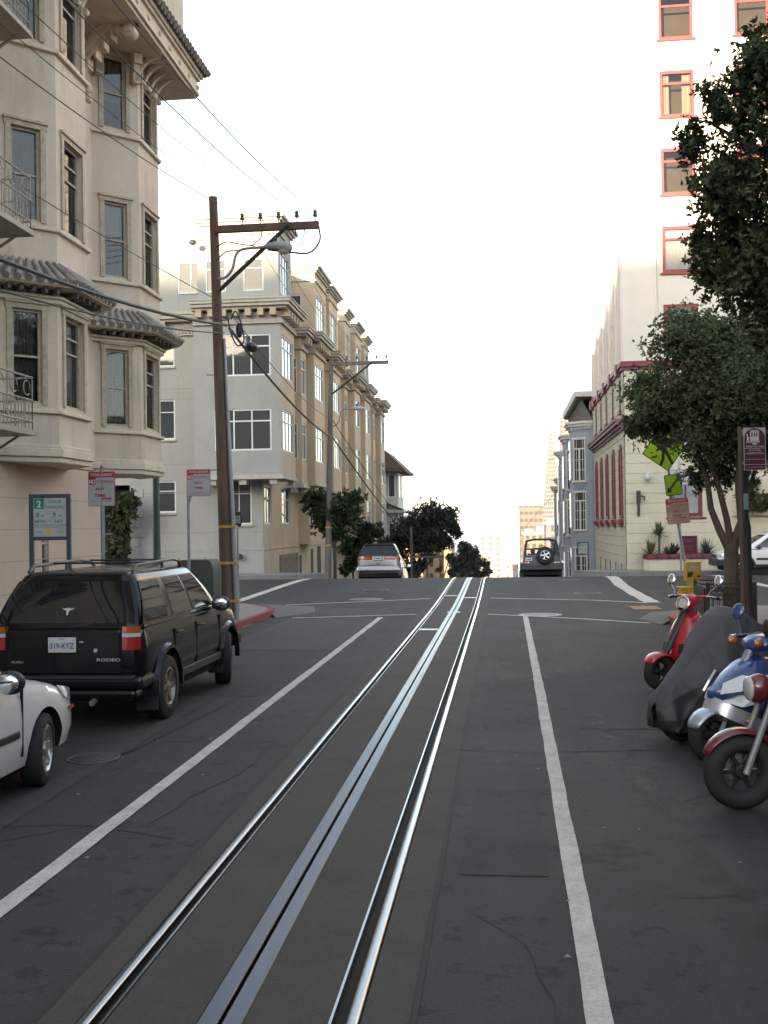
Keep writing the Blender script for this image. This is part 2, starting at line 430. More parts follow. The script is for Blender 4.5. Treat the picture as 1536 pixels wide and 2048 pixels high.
# bay water far below
b = MB(); b.quad((-65000,950,-76),(65000,950,-76),(65000,70000,-76),(-65000,70000,-76))
structure('bay_water', b, M('bay_water', (.10,.13,.15), rough=.35, var=.1, scale=.01))

r = MB()
for (xa,xb,ya,yb,st_) in ((-5.6,3.7,-40,24,16),(-60,60,24,42.8,.8),(-7.3,2.8,42.8,70,1.5)):   # left open where the rails and the slot lie
    for (p,q) in ((xa,-1.885),(-1.758,-1.357),(-1.153,-.785),(-.645,xb)): strip(r, p, q, ya, yb, 0, step=st_)
strip(r, -7.3, 2.8, 70, 140, 0, step=1.5)
structure('road', r, m_asph, smooth=60)
# pale patches of newer asphalt
pt = MB()
strip(pt, -5.2, -2.95, 18.2, 24.3, .004, x0b=-5.0); strip(pt, 1.2, 3.0, 30.2, 36.4, .004); strip(pt, -5.5, -3.6, 4.2, 13.5, .004, x1b=-3.7); strip(pt,-6.8,-3,25.2,27.6,.004)
structure('road_patch', pt, m_asph2, smooth=60)
dk = MB()
for x0,x1,a,b_ in ((-4.4,-3.15,13.2,16.4),(.75,1.75,11.2,13.6),(2.0,3.3,17.5,20.4),(-.3,.25,6.5,8.6),(-5.2,-3.3,30.8,33),(4.6,7.2,31,34.5)): strip(dk, x0, x1, a, b_, .0045, x0b=x0+.06)
structure('road_patch', dk, asphalt('asphalt_dark', (.026,.0255,.025), .3), smooth=60)
# pavements
def arc(cx, cy, rr, a0, a1, n=8): return [(cx+rr*math.cos(R(a0+(a1-a0)*i/n)), cy+rr*math.sin(R(a0+(a1-a0)*i/n))) for i in range(n+1)]
left = [(-60,-40),(-5.6,-40)] + arc(-9.0,24.9,3.4,0,90) + [(-60,28.3)]
right = [(60,-40),(60,25.9)] + arc(6.6,22.8,3.1,90,180) + [(3.62,18),(3.7,-40)]
pv = MB(); pv.prism(left, -.1, .15); pv.prism(right, -.1, .15); structure('pavement', pv, m_walk, bevel=.02)
kb = MB()
def kerb(mb, pts, w=.14, z0=-.05, z1=.154, dzf=None):
    for (xa,ya),(xb,yb) in zip(pts[:-1],pts[1:]):
        d = Vector((xb-xa,yb-ya)); n = Vector((-d.y,d.x)).normalized()*w
        za = dzf(ya) if dzf else 0; zb = dzf(yb) if dzf else 0
        A,B,C_,D = (xa,ya),(xb,yb),(xb+n.x,yb+n.y),(xa+n.x,ya+n.y)
        mb.add([(*A,z0+za),(*B,z0+zb),(*C_,z0+zb),(*D,z0+za),(*A,z1+za),(*B,z1+zb),(*C_,z1+zb),(*D,z1+za)],
               [(0,3,2,1),(4,5,6,7),(0,1,5,4),(1,2,6,5),(2,3,7,6),(3,0,4,7)])
e = .004
kerb(kb, [(-5.6+e,-40),(-5.6+e,19)]); kerb(kb, arc(-9,24.9,3.4+e,62,90,3)+[(-60,28.3+e)])
kerb(kb, [(60,25.9+e)]+arc(6.6,22.8,3.1+e,90,150,5)); kerb(kb, [(3.62-e,18),(3.7-e,-40)])
structure('kerb', kb, m_kerb, bevel=.015)
rk = MB(); kerb(rk, [(-5.6+e,19),(-5.6+e,24.9)]+arc(-9,24.9,3.4+e,0,62,6)); kerb(rk, arc(6.6,22.8,3.1+e,150,180,3)+[(3.62-e,18)])
structure('red_kerb', rk, m_red, bevel=.015)
# wheelchair ramp aprons at the two near corners
ap = MB(); ap.add([(-5.4,24.6,.008),(-4.75,26.2,.008),(-5.1,28.2,.008),(-6.4,28.7,.008),(-6.6,27.2,.159),(-5.95,26,.159)], [(0,1,5),(1,2,4,5),(2,3,4)])
ap.add([(3.3,22.6,.008),(3.0,24.0,.008),(3.5,25.8,.008),(4.6,26.4,.008),(4.9,25.2,.159),(3.85,23.5,.159)], [(0,1,5),(1,2,4,5),(2,3,4)])
structure('ramp', ap, M('ramp_concrete', (.105,.097,.09), rough=.85, var=.15, fine=.15))
# far pavements: level along the cross street, then down the hill
fp = MB()
def fwz(y): return .2 + min(0, gz(y)-gz(42.6))
def downstrip(x0,x1,ya,yb):
    n = int((yb-ya)/1.0); rr = []
    for i in range(n+1):
        y = ya+(yb-ya)*i/n; z = fwz(y); rr.append([(x0,y,z-.4),(x1,y,z-.4),(x1,y,z),(x0,y,z)])
    fp.rings(rr, True, (True,True))
fl = [(-60,42.8),(-10.1,42.8)]+arc(-10.1,45.6,2.8,-90,-20,6)+[(-10.45,45.3),(-60,45.3)]
fr = [(60,42.8),(60,45.3),(5.1,45.3)]+arc(5.4,45.6,2.6,200,270,6)
fp.prism(fl, -.1, .2); fp.prism(fr, -.1, .2)
downstrip(-10.6,-7.3,44.6,140); downstrip(2.8,5.3,44.6,140)
structure('far_pavement', fp, m_walk)

# cable car track
tk = MB(); strip(tk, -2.06, -1.885, -40, 70, .004); strip(tk, -1.758, -1.357, -40, 70, .004); strip(tk, -1.153, -.785, -40, 70, .004); strip(tk, -.645, -.435, -40, 70, .004)
structure('track_bed', tk, m_conc, smooth=60)
gr = MB(); strip(gr,-1.885,-1.758,-40,70,-.035); strip(gr,-.785,-.645,-40,70,-.035); strip(gr,-1.357,-1.153,-40,70,-.04)
structure('rail_groove', gr, m_groove, smooth=60)
def rail(nm, segs, mat, label):
    mb = MB()
    for a,bq in segs:
        n = 140; rr = []
        for i in range(n+1):
            y = -40+110*i/n; z = gz(y); c = (bq-a)*.05
            if nm == 'rail' and bq-a > .03:   # the worn running surface is crowned
                hw_ = (bq-a)/2; rr.append([(a,y,z-.05),(bq,y,z-.05)]+[(a+hw_+hw_*math.cos(R(180*k/8)),y,z+.001+.011*math.sin(R(180*k/8))) for k in range(9)])
            else: rr.append([(a,y,z-.05),(bq,y,z-.05),(bq,y,z+.004),(bq-c,y,z+.0075),(a+c,y,z+.0075),(a,y,z+.004)])
        mb.rings(rr, True, (False,False))
    o = put(nm, mb, mat, smooth=40 if nm == 'rail' else 12); o['kind'] = 'structure'; return o
rail('rail', [(-1.882,-1.822),(-1.776,-1.762)], m_steel, '')
rail('rail', [(-.712,-.650),(-.783,-.769)], m_steel, '')
rail('slot_rail', [(-1.354,-1.264),(-1.244,-1.156)], m_plate, '')
# steel hatch plates beside the slot
for x0,x1,y,dy,lab in ((-1.75,-1.36,21.6,.32,'pale steel hatch plate between left rail and slot, nearest the camera'),(-1.40,-1.08,25.9,.35,'narrow steel plate straddling the cable slot at the crosswalk'),
                   (-1.75,-1.36,31.3,.5,'steel hatch plate beside the slot, inside the intersection'),(-1.15,-.79,30.6,.3,'thin steel strip between slot and right rail')):
    q = MB(); q.box(x0,x1,y,y+dy,gz(y)-.02,gz(y)+.009); 
    solo('hatch_plate', q, m_plate, lab, 'hatch plate', 'steel hatch plates in the cable car track', bevel=.004)

# painted markings
pm = MB()
pline(pm, [(-2.87,-6),(-2.87,9),(-2.9,24.7)], .125, .008, jag=.005, rnd=rnd)
pline(pm, [(.34,-6),(.385,4.7),(.45,14),(.5,25.0)], .118, .008, jag=.005, rnd=rnd)
pline(pm, [(-5.0,24.6),(-2.12,25.5)], .14, .009, jag=.005, rnd=rnd); pline(pm, [(-.38,25.45),(1.6,24.2),(3.1,23.0)], .14, .009, jag=.005, rnd=rnd)
pline(pm, [(-6.0,28.6),(-2.12,30.5)], .14, .009, jag=.005, rnd=rnd); pline(pm, [(-.38,30.55),(2.5,29.6),(3.8,28.7)], .15, .009, jag=.005, rnd=rnd)
pline(pm, [(-7.72,29.9),(-7.6,36),(-7.35,42.4)], .3, .008, jag=.012, rnd=rnd); pline(pm, [(3.95,28.75),(3.82,34.5),(4.05,42.2)], .42, .008, jag=.02, rnd=rnd)
pline(pm, [(9.2,29.0),(8.2,34.5),(7.6,41.5)], .35, .008, jag=.015, rnd=rnd)
structure('road_marking', pm, m_paint, smooth=0)
# tar seams and cracks
ck = MB()
pline(ck, [(-5.5,7.2),(-4.1,8.2),(-3.6,10.0),(-3.35,13.2),(-3.25,17)], .02, .0065, jag=.008, rnd=rnd)
pline(ck, [(-.43,10.1),(.4,10.05),(1.4,10.2)], .022, .0065, jag=.007, rnd=rnd); pline(ck, [(-.43,19.5),(.5,19.45),(3.0,19.9)], .03, .0065, jag=.01, rnd=rnd)
pline(ck, [(-5.4,10.3),(-4.5,10.1),(-3.5,10.4),(-2.1,10.3)], .018, .0065, jag=.008, rnd=rnd); pline(ck, [(1.2,30.3),(1.3,36.3),(3.0,36.4)], .035, .0065, jag=.01, rnd=rnd)
for xx in (-2.075,-.42): pline(ck, [(xx+rnd.uniform(-.008,.008),-6+i*1.1) for i in range(44)], .03, .0065, jag=.005, rnd=rnd)
def crack(x, y, L, a, w):
    pts = [(x,y)]; n = int(L/.22)
    for i in range(n):
        a += rnd.uniform(-.45,.45); x += .22*math.cos(a); y += .22*math.sin(a)
        if -2.2 < x < -.3: break
        pts.append((x,y))
    if len(pts) > 2: pline(ck, pts, w, .0065, jag=w*.35, rnd=rnd)
for (x,y,L,a,w) in ((-4.9,5.5,4,1.2,.012),(-3.3,5.2,3,1.9,.010),(-2.6,7.5,3,1.4,.009),(-4.2,16,4,1.6,.014),(-3.4,18,3,.4,.012),(-5.3,17.5,2.5,.2,.012),(.9,6.2,3,.3,.009),(1.3,8.2,4,1.5,.011),(2.6,11.5,3,2.2,.011),(.1,15,2.2,.5,.010),(2.1,16.8,4,1.2,.013),(.8,21.5,2,.1,.012),(-3.9,21,2,.3,.013),(-6.2,33,5,.1,.02),(-4,35.5,4,.3,.02),(1.2,33.5,3,1.2,.02),(5.2,33,5,.6,.02),(5.5,37,4,2.9,.02),(.2,4.6,2.0,1.2,.008),(2.9,7.0,3,1.7,.010)): crack(x,y,L,a,w)
structure('road_seam', ck, M('tar', (.022,.021,.02), rough=.8, var=.3, scale=6), smooth=0)
# oil stains along the right-hand lane
def stain_mat():
    m = bpy.data.materials.new('oil_stain'); m.use_nodes = True; nt = m.node_tree; N = nt.nodes; L = nt.links
    p = N['Principled BSDF']; p.inputs['Base Color'].default_value = (.018,.017,.017,1); p.inputs['Roughness'].default_value = .6
    tc = N.new('ShaderNodeTexCoord'); nz = N.new('ShaderNodeTexNoise'); nz.inputs['Scale'].default_value = 2.2; nz.inputs['Detail'].default_value = 7
    gr_ = N.new('ShaderNodeSeparateXYZ'); L.new(tc.outputs['UV'], gr_.inputs[0])
    L.new(tc.outputs['Object'], nz.inputs['Vector'])
    a = N.new('ShaderNodeMath'); a.operation='SUBTRACT'; a.inputs[1].default_value=.5; L.new(gr_.outputs['X'], a.inputs[0])
    b2 = N.new('ShaderNodeMath'); b2.operation='ABSOLUTE'; L.new(a.outputs[0], b2.inputs[0])
    c = N.new('ShaderNodeMath'); c.operation='MULTIPLY_ADD'; c.inputs[1].default_value=-.75; L.new(b2.outputs[0], c.inputs[0]); L.new(nz.outputs['Fac'], c.inputs[2])
    mr = N.new('ShaderNodeMapRange'); mr.inputs['From Min'].default_value=.36; mr.inputs['From Max'].default_value=.62; mr.inputs['To Max'].default_value=.62; L.new(c.outputs[0], mr.inputs['Value'])
    L.new(mr.outputs['Result'], p.inputs['Alpha']); return m
st = MB(); P = [(1.55,3.2),(1.45,5.2),(1.28,7.0),(1.1,9),(1.0,12)]; pline(st, P, .5, .0075)
me = st.mesh('road_stain', stain_mat(), 0); uv = me.uv_layers.new()
for pl in me.polygons:
    for k,li in enumerate(pl.loop_indices): uv.data[li].uv = ((0,1)[me.loops[li].vertex_index % 2], 0)
o = put('road_stain', me, None); o['kind'] = 'structure'

# manhole covers
def manhole(x, y, rr, lab, ring=False, mat=None):
    q = MB(); z = gz(y)
    t = thing('manhole_cover', lab, 'manhole cover', (x,y,z), 0, 'manhole covers in the roadway')
    q.lathe([(rr*.86,.006),(rr*.86,.012),(rr*.3,.014),(.0001,.014)], 28)
    for k in range(-4,5):
        w_ = math.sqrt(max(0,(rr*.8)**2-(k*rr*.17)**2)); q.box(-w_,w_,k*rr*.17-.012,k*rr*.17+.012,.0141,.018)
    put('lid', q, mat or m_iron, t)
    q = MB(); q.lathe([(rr,.002),(rr,.012),(rr*.9,.014),(rr*.885,.006)], 28); put('rim', q, M('manhole_rim', (.2,.2,.2), rough=.5, metal=.4) if ring else m_iron, t)
manhole(-3.86,9.55,.25,'small dark iron cover in the left lane beside the white sedan')
manhole(.86,25.2,.52,'large iron cover with pale worn ring on the right crosswalk line', True, M('worn_iron',(.3,.31,.32),rough=.4,metal=.6,var=.3,scale=8))
manhole(-4.0,30.4,.5,'wide worn iron cover on the far crosswalk line, left of the track', True, M('worn_iron',(.3,.31,.32)))
manhole(-4.1,33.8,.45,'iron cover in mid intersection, left of the track')
manhole(2.5,32.0,.4,'iron cover in mid intersection on a grey patch, right of the track', True)
manhole(2.3,37.6,.35,'small iron cover near the crest, right of the track', True)
q = MB(); q.box(3.2,3.9,26.6,27.7,gz(27)-.02,gz(27)+.012); solo('utility_cover', q, M('rusty_plate',(.23,.13,.06),rough=.7,var=.3,scale=6), 'rust brown steel plate in the road off the right near corner', 'cover plate')
# paper scraps and leaves on the right lane
lm = M('leaf_litter', (.26,.23,.18), rough=.8, var=.3)
l = MB()
for i in range(70):
    x,y = rnd.uniform(-.3,3.2), rnd.uniform(4,22); a = rnd.uniform(0,6); s_ = rnd.uniform(.006,.018)
    l.add([(x+math.cos(a+k*1.57)*s_*(1.6 if k%2 else 1), y+math.sin(a+k*1.57)*s_, .009+.006*(k%2)) for k in range(4)], [(0,1,2,3)])
for i in range(30):
    x,y = rnd.uniform(-5.3,-2.2), rnd.uniform(4.5,22); a = rnd.uniform(0,6); s_ = rnd.uniform(.006,.02)
    l.add([(x+math.cos(a+k*1.57)*s_*1.5, y+math.sin(a+k*1.57)*s_, .01+.005*(k%2)) for k in range(4)], [(0,1,2,3)])
o = put('litter', l, lm, smooth=0); o['kind'] = 'stuff'; o['label'] = 'tiny pale scraps and dry leaves scattered over the asphalt'
# ------------------------------------------------------------------ stucco apartment house on the left
m_stucco = M('stucco_grey', (.61,.50,.405), rough=.88, var=.08, scale=1.6, bump=.25, bscale=45, fine=.06, spec=.25, stain=.26, stain_scale=1.3)
m_trim = M('stucco_trim', (.62,.525,.42), rough=.75, var=.12, scale=5, spec=.3, stain=.2, stain_scale=2)
m_ground = M('stucco_peach', (.57,.455,.355), rough=.9, var=.06, scale=1.1, bump=.15, bscale=60, fine=.05, spec=.2, stain=.1)
m_wood = M('weathered_frame', (.44,.36,.275), rough=.7, var=.22, scale=9, stain=.25, stain_scale=4)
m_tile = M('roof_tile', (.27,.235,.205), rough=.85, var=.3, scale=4, fine=.15)
m_dtile = M('dark_tile', (.16,.135,.11), rough=.85, var=.3, scale=4)
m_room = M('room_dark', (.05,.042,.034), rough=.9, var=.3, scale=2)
m_darkmetal = M('dark_metal', (.05,.048,.046), rough=.5, metal=.4, var=.2, scale=8)
m_rail = M('rail_paint', (.30,.26,.22), rough=.6, var=.2, scale=9)
g_clear = glass_mat('clear_glass', through=.8, ior=1.95)
m_cur1 = M('curtain_rust', (.30,.15,.08), rough=.9, var=.2, scale=3, stretch=(6,6,.4))
m_cur2 = M('blind_grey', (.30,.29,.26), rough=.8, var=.15, scale=6, stretch=(.3,.3,18))
m_cur3 = M('blind_white', (.55,.53,.48), rough=.8, var=.1, scale=5, stretch=(.3,.3,14))
WX, BX = -7.9, -7.2
T = thing('apartment_house', 'grey beige stucco apartment house with tile roofed bay windows on the left', 'apartment house', (-8.5,16,.15), world=True)
BAYS = [(16.48,17.73),(20.45,21.68),(8.58,9.83)]
def bayprof(y0, y1, o, back=WX-.06):
    t = o*math.tan(R(22.5)); s = o*1.41421
    return [(back,y0-.7-s),(WX,y0-.7-s),(BX+o,y0-t),(BX+o,y1+t),(WX,y1+.7+s),(back,y1+.7+s)]
# core walls
core = MB()
ops = [(a-.6+2, b+.6+2, .8, 8.3) for a,b in BAYS]
wall(core, (WX,-2,3.3), (0,1), 24.4, 9.2, ops, .05)
wall(core, (WX,22.4,3.3), (-1,0), 10, 9.2); core.quad((WX,20.1,3.3),(WX-10,20.1,3.3),(WX-10,22.4,3.3),(WX,22.4,3.3))
core.quad((WX,20.05,3.302),(BX,20.4,3.302),(BX,21.8,3.302),(WX,22.4,3.302))
wall(core, (WX-10,-2,0), (1,0), 10, 12.5)
put('wall', core, m_stucco, T, smooth=0)
gf = MB(); wall(gf, (WX,-2,.1), (0,1), 22.1, 3.22, [(19.35,19.62,.6,2.5)], .1)
wall(gf, (WX,20.1,.1), (-1,0), 10, 3.22)
for z in (.62,1.14,1.66,2.18,2.7): gf.obox((WX-.05,-2,z),(.0525,0,0),(0,22.1,0),(0,0,.012),1)
put('ground_floor_wall', gf, [m_ground, M('joint_dark',(.36,.28,.22),rough=.9)], T, smooth=0)  # course joints as thin strips in a darker peach
window(T, (WX,-2,.1), (0,1), 19.35,19.62,.6,2.5,.1, m_trim, g_clear, 1,(.33,.66), fw=.03, back=m_room)
LV = [(4.22,5.74),(7.18,8.68),(10.15,11.6)]
looks = {(0,0,'A'):(m_cur2,1.),(0,1,'A'):(m_cur1,1.),(0,2,'A'):(m_cur2,1.),(1,0,'A'):(m_cur2,.97),(1,1,'A'):(m_cur3,.42),(1,2,'A'):(m_cur2,.6),
         (0,0,'B'):(m_cur3,.97),(0,1,'B'):(None,0),(0,2,'B'):(None,0)}
for bi,(y0,y1) in enumerate(BAYS):
    W_ = MB(); zb = 3.3; H = 11.72-zb
    aL = .7*1.41421
    ow = [(.235,.72,a-zb,b-zb) for a,b in LV]
    wall(W_, (WX,y0-.7,zb), (.7071,.7071), aL, H, ow, .1)
    ob = [(.25,1.03,a-zb,b-zb) for a,b in LV]
    wall(W_, (BX,y0,zb), (0,1), y1-y0, H, ob, .12)
    wall(W_, (BX,y1,zb), (-.7071,.7071), aL, H, ow, .1)
    put('bay', W_, m_stucco, T, smooth=0)
    for li in range(3):
        for face in 'AB':
            bl = looks.get((bi,li,face),(m_cur2,.5))
            if face == 'A': o,u,op,d = (WX,y0-.7,zb),(.7071,.7071),ow[li],.1
            else: o,u,op,d = (BX,y0,zb),(0,1),ob[li],.12
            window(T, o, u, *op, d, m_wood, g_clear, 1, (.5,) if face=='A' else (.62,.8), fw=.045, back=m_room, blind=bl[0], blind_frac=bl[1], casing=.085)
        if bi == 2: continue
    bd = Each('moulding', m_trim, T, smooth=0, bevel=.012)
    for z in (4.1,7.08,10.03): bd.prism(bayprof(y0,y1,.07), z-.035, z+.03)
    bd.prism(bayprof(y0,y1,.045), 3.27, 3.36); bd.prism(bayprof(y0,y1,.085), 3.36, 3.50); bd.prism(bayprof(y0,y1,.05), 3.50, 3.56)
    bd.prism(bayprof(y0,y1,.08), 5.86, 5.93); bd.prism(bayprof(y0,y1,.12), 5.93, 5.98)
    # corner pilaster strips of weathered wood between the windows
    # pent roof
    so_ = MB(); so_.prism(bayprof(y0,y1,.40), 6.075, 6.10); so_.prism(bayprof(y0,y1,.43), 6.10, 6.17)
    put('eave', so_, m_trim, T, smooth=0)
    br = Each('bracket', M('dark_bracket',(.13,.11,.095),rough=.8,var=.3,scale=9), T, smooth=0)
    pr = bayprof(y0,y1,.0)
    for (a,b) in ((pr[1],pr[2]),(pr[2],pr[3])):
        n_ = 5
        for i in range(n_):
            t = (i+.5)/n_; x,y = a[0]+(b[0]-a[0])*t, a[1]+(b[1]-a[1])*t
            d = Vector((b[0]-a[0],b[1]-a[1])).normalized(); nn = Vector((d.y,-d.x))
            br.obox((x-d.x*.02,y-d.y*.02,5.98),(d.x*.05,d.y*.05,0),(nn.x*.3,nn.y*.3,0),(0,0,.093))
    rf = MB(); lo, hi = bayprof(y0,y1,.44), bayprof(y0,y1,.0)
    for k in range(1,4):
        a,b,c,d = lo[k],lo[k+1],hi[k+1],hi[k]
        rf.quad((*a,6.172),(*b,6.172),(*c,6.52),(*d,6.52))
        L_ = math.hypot(b[0]-a[0],b[1]-a[1]); n_ = max(3,int(L_/.17))
        for i in range(n_):
            t = (i+.5)/n_
            p0 = Vector((a[0]+(b[0]-a[0])*t, a[1]+(b[1]-a[1])*t, 6.168)); p1 = Vector((d[0]+(c[0]-d[0])*t, d[1]+(c[1]-d[1])*t, 6.54))
            ex = (p0-p1).normalized()*.05
            rf.tube([p0+ex, p0*.5+p1*.5+Vector((0,0,.008)), p1], [.062,.046,.035], 8)
    put('bay_roof', rf, m_tile, T, smooth=50)
# main eave
ev = MB(); ev.box(-8.2,-6.62,-2,22.62,11.72,11.79); ev.box(-8.2,-6.56,-2,22.68,11.79,11.86); ev.box(-8.2,-6.60,-2,22.64,11.86,12.12); ev.box(-8.2,-6.54,-2,22.7,12.12,12.19); ev.box(-8.2,-6.49,-2,22.75,12.19,12.3)
for i in range(34):
    y = 1.2+i*.65; ev.lathe([(.055,0),(.055,.02),(.03,.04),(.0001,.04)], 10, (-6.601,y,11.98), 'x')
put('eave', ev, m_trim, T, smooth=30)
rt = MB(); rt.quad((-6.45,-2,12.31),(-6.45,22.8,12.31),(-7.2,22.8,12.75),(-7.2,-2,12.75)); rt.quad((-6.45,22.8,12.31),(-9,22.8,12.31),(-9,22.0,12.75),(-7.2,22.8,12.75))
for i in range(128):
    y = -2+i*.194+.1; rt.tube([(-6.38,y,12.31),(-6.8,y,12.53),(-7.2,y,12.74)], [.085,.075,.06], 7)
rt.tube([(-6.36,22.8,12.33),(-6.45,22.84,12.36),(-7.2,22.84,12.80)], [.05,.1,.09], 8)
put('roof', rt, m_dtile, T, smooth=50)
up = MB(); up.box(-16,-7.0,-1,22.95,12.5,17); up.box(-16,-6.95,-1,23.0,15.9,16.2); put('attic_wall', up, m_stucco, T, smooth=0)
# consoles under the eave
def console(y, w, x0, z0, x1, z1, thick):
    mb = MB(); n_ = 12; outer=[]; inner=[]
    for i in range(n_+1):
        a = R(90)*i/n_; outer.append((x0+(x1-x0)*(1-math.cos(a)), z0+(z1-z0)*math.sin(a)))
    pts = [(x,z) for x,z in outer] + [(x1+.05,z1+.0)] + [(x - thick*(.35+.65*math.sin(R(90)*i/n_))*0 , min(z1, z+thick*(1.0))) for i,(x,z) in reversed(list(enumerate(outer)))]
    vs = [(x,y-w/2,z) for x,z in pts]
    mb.slab(vs, (0,w,0)); return mb
for y in (19.1,15.05):
    cs = console(y,.2,-7.88,10.5,-6.75,11.72,.22)
    [cs.lathe([(r*.45,-w-.02),(r*.5,-w),(r*.8,-w),(r,-w+.02),(r,w-.02),(r*.8,w),(r*.5,w),(r*.45,w+.02)],16,(x,y,z),'y') for x,z,r,w in ((-7.78,10.6,.13,.12),(-6.86,11.58,.13,.13),(-7.7,10.36,.07,.10),(-7.08,11.62,.09,.11))]; [cs.box(-7.84+k*.16,-7.80+k*.16,y-.125,y+.125,10.75+k*.17,10.95+k*.17) for k in range(5)]; put('console', cs, m_trim, T, smooth=40)
for y0,y1 in BAYS[:2]:
    for i in range(4):
        y = y0+.08+i*(y1-y0-.16)/3; cs = console(y,.09,BX+.01,11.3,BX+.5,11.72,.1); cs.lathe([(.03,-.055),(.06,-.05),(.06,.05),(.03,.055)],12,(BX+.05,y,11.27),'y'); put('console', cs, m_trim, T, smooth=40)
    for t in (.12,.9):
        x,y = WX+.7*t, y0-.7+.7*t; cs = MB()
        cs.obox((x-.04,y-.04,11.12),(.09,.09,0),(.12,-.12,0),(0,0,.58)); cs.obox((x-.02,y-.08,11.16),(.11,.11,0),(.09,-.09,0),(0,0,.16)); cs.obox((x-.055,y-.055,11.5),(.12,.12,0),(.17,-.17,0),(0,0,.2)); put('console', cs, m_trim, T, smooth=40)
# fire escape balconies
for z in (3.68,6.7,9.72):
    fb = MB(); fb.box(WX,-6.98,11.6,15.12,z-.05,z); fb.box(WX,-6.96,11.6,15.14,z-.09,z-.05)
    fb.obox((WX,15.0,z-.5),(.05,0,0),(0,.05,0),(.75,0,.45)); fb.obox((WX,12.2,z-.5),(.05,0,0),(0,.05,0),(.75,0,.45))
    for h_ in (.12,.44,.78): fb.tube([(WX,15.08,z+h_),(-7.0,15.08,z+h_),(-7.0,11.65,z+h_)], .016, 6)
    for i in range(30): fb.tube([(-7.0,15.08-i*.115,z),(-7.0,15.08-i*.115,z+.78 if i%9==0 else z+.44)], .009, 5)
    for i in range(7): fb.tube([(-7.0-i*.13,15.08,z),(-7.0-i*.13,15.08,z+.44)], .009, 5)
    for i in range(8):
        yc = 14.9-i*.42; fb.tube([(-7.0,yc+.11*math.cos(a*.5),z+.61+.11*math.sin(a*.5)) for a in range(12)], .009, 5)
        fb.tube([(-7.0,yc-.2+.07*math.cos(a*.6+1),z+.28+.12*math.sin(a*.6+1)) for a in range(9)], .008, 5)
    put('fire_escape', fb, m_rail, T, smooth=40)
# ------------------------------------------------------------------ the rows of houses the street runs between, beside and behind the viewer
def row_house(lab, xf, y0, y1, zt, side, mat):
    """plain stucco house front on plane x = xf; side = +1: the house lies towards +x"""
    T = thing('row_house', lab, 'house', (xf+side*5,(y0+y1)/2,.1), world=True, group='row houses flanking the street')
    m = MB(); L = y1-y0; ops = []
    for z in (1.2,4.6,7.9,11.2):
        if z+1.9 > zt: continue
        n = int(L/2.6)
        for i in range(n): c = L*(i+.5)/n; ops.append((c-.55,c+.55,z,z+1.7))
    if side > 0: o,u = (xf,y1,.1),(0,-1)
    else: o,u = (xf,y0,.1),(0,1)
    wall(m, o, u, L, zt, ops, .12)
    xb = xf+side*11
    m.quad((xf,y0,.1),(xb,y0,.1),(xb,y0,zt+.1),(xf,y0,zt+.1)); m.quad((xf,y1,.1),(xb,y1,.1),(xb,y1,zt+.1),(xf,y1,zt+.1)); m.quad((xf,y0,zt+.1),(xb,y0,zt+.1),(xb,y1,zt+.1),(xf,y1,zt+.1))
    put('wall', m, mat, T, smooth=0)
    m = MB(); e0,e1 = min(xf-side*.3,xf+side*.1),max(xf-side*.3,xf+side*.1); m.box(e0,e1,y0,y1,zt-.3,zt+.2); m.box(e0+.05,e1-.05,y0,y1,zt-.5,zt-.3); put('cornice', m, m_trim, T, smooth=0)
    uu = Vector((u[0],u[1],0)); nn = Vector((uu.y,-uu.x,0)); fr = MB(); pn = MB()
    for a,b,c,d in ops:
        P = lambda s,z,k: tuple(Vector(o)+uu*s+Vector((0,0,z))-nn*k)
        pn.quad(P(a,c,.1),P(b,c,.1),P(b,d,.1),P(a,d,.1))
        for (s0,s1,t0,t1) in ((a,a+.06,c,d),(b-.06,b,c,d),(a,b,c,c+.07),(a,b,d-.07,d),(a,b,(c+d)/2-.03,(c+d)/2+.03)): fr.obox(P(s0,t0,.09),uu*(s1-s0),nn*.05,(0,0,t1-t0))
    w_ = put('window_frame', fr, m_wood, T, smooth=0); put('pane', pn, glass_mat('row_glass',(.02,.022,.024)), w_, smooth=0)
m_r1 = M('stucco_ochre', (.42,.33,.22), rough=.9, var=.08, scale=1.2); m_r2 = M('stucco_brick', (.30,.19,.14), rough=.9, var=.12, scale=2); m_r3 = M('stucco_cream', (.5,.45,.36), rough=.9, var=.08, scale=1.2)
for i,(a,b,zt,m_) in enumerate(((12,24,5.8,m_r1),(1,12,6.6,m_r2),(-12,1,5.6,m_r3),(-30,-12,6.6,m_r1),(-50,-30,6,m_r2))):
    row_house(['ochre','brick red','cream','ochre','brick red'][i]+' row house '+['nearest the side street','second from the side street','third from the side street','fourth from the side street','farthest from the side street'][i]+' on the right pavement, out of view', 6.75, a, b, zt, 1, m_)
for i,(a,b,zt,m_) in enumerate(((-16,-2.05,6.5,m_r3),(-32,-16,5.8,m_r2),(-50,-32,6.6,m_r1))):
    row_house(['cream','brick red','ochre'][i]+' row house on the left pavement, behind the viewer and out of view', -7.9, a, b, zt, -1, m_)
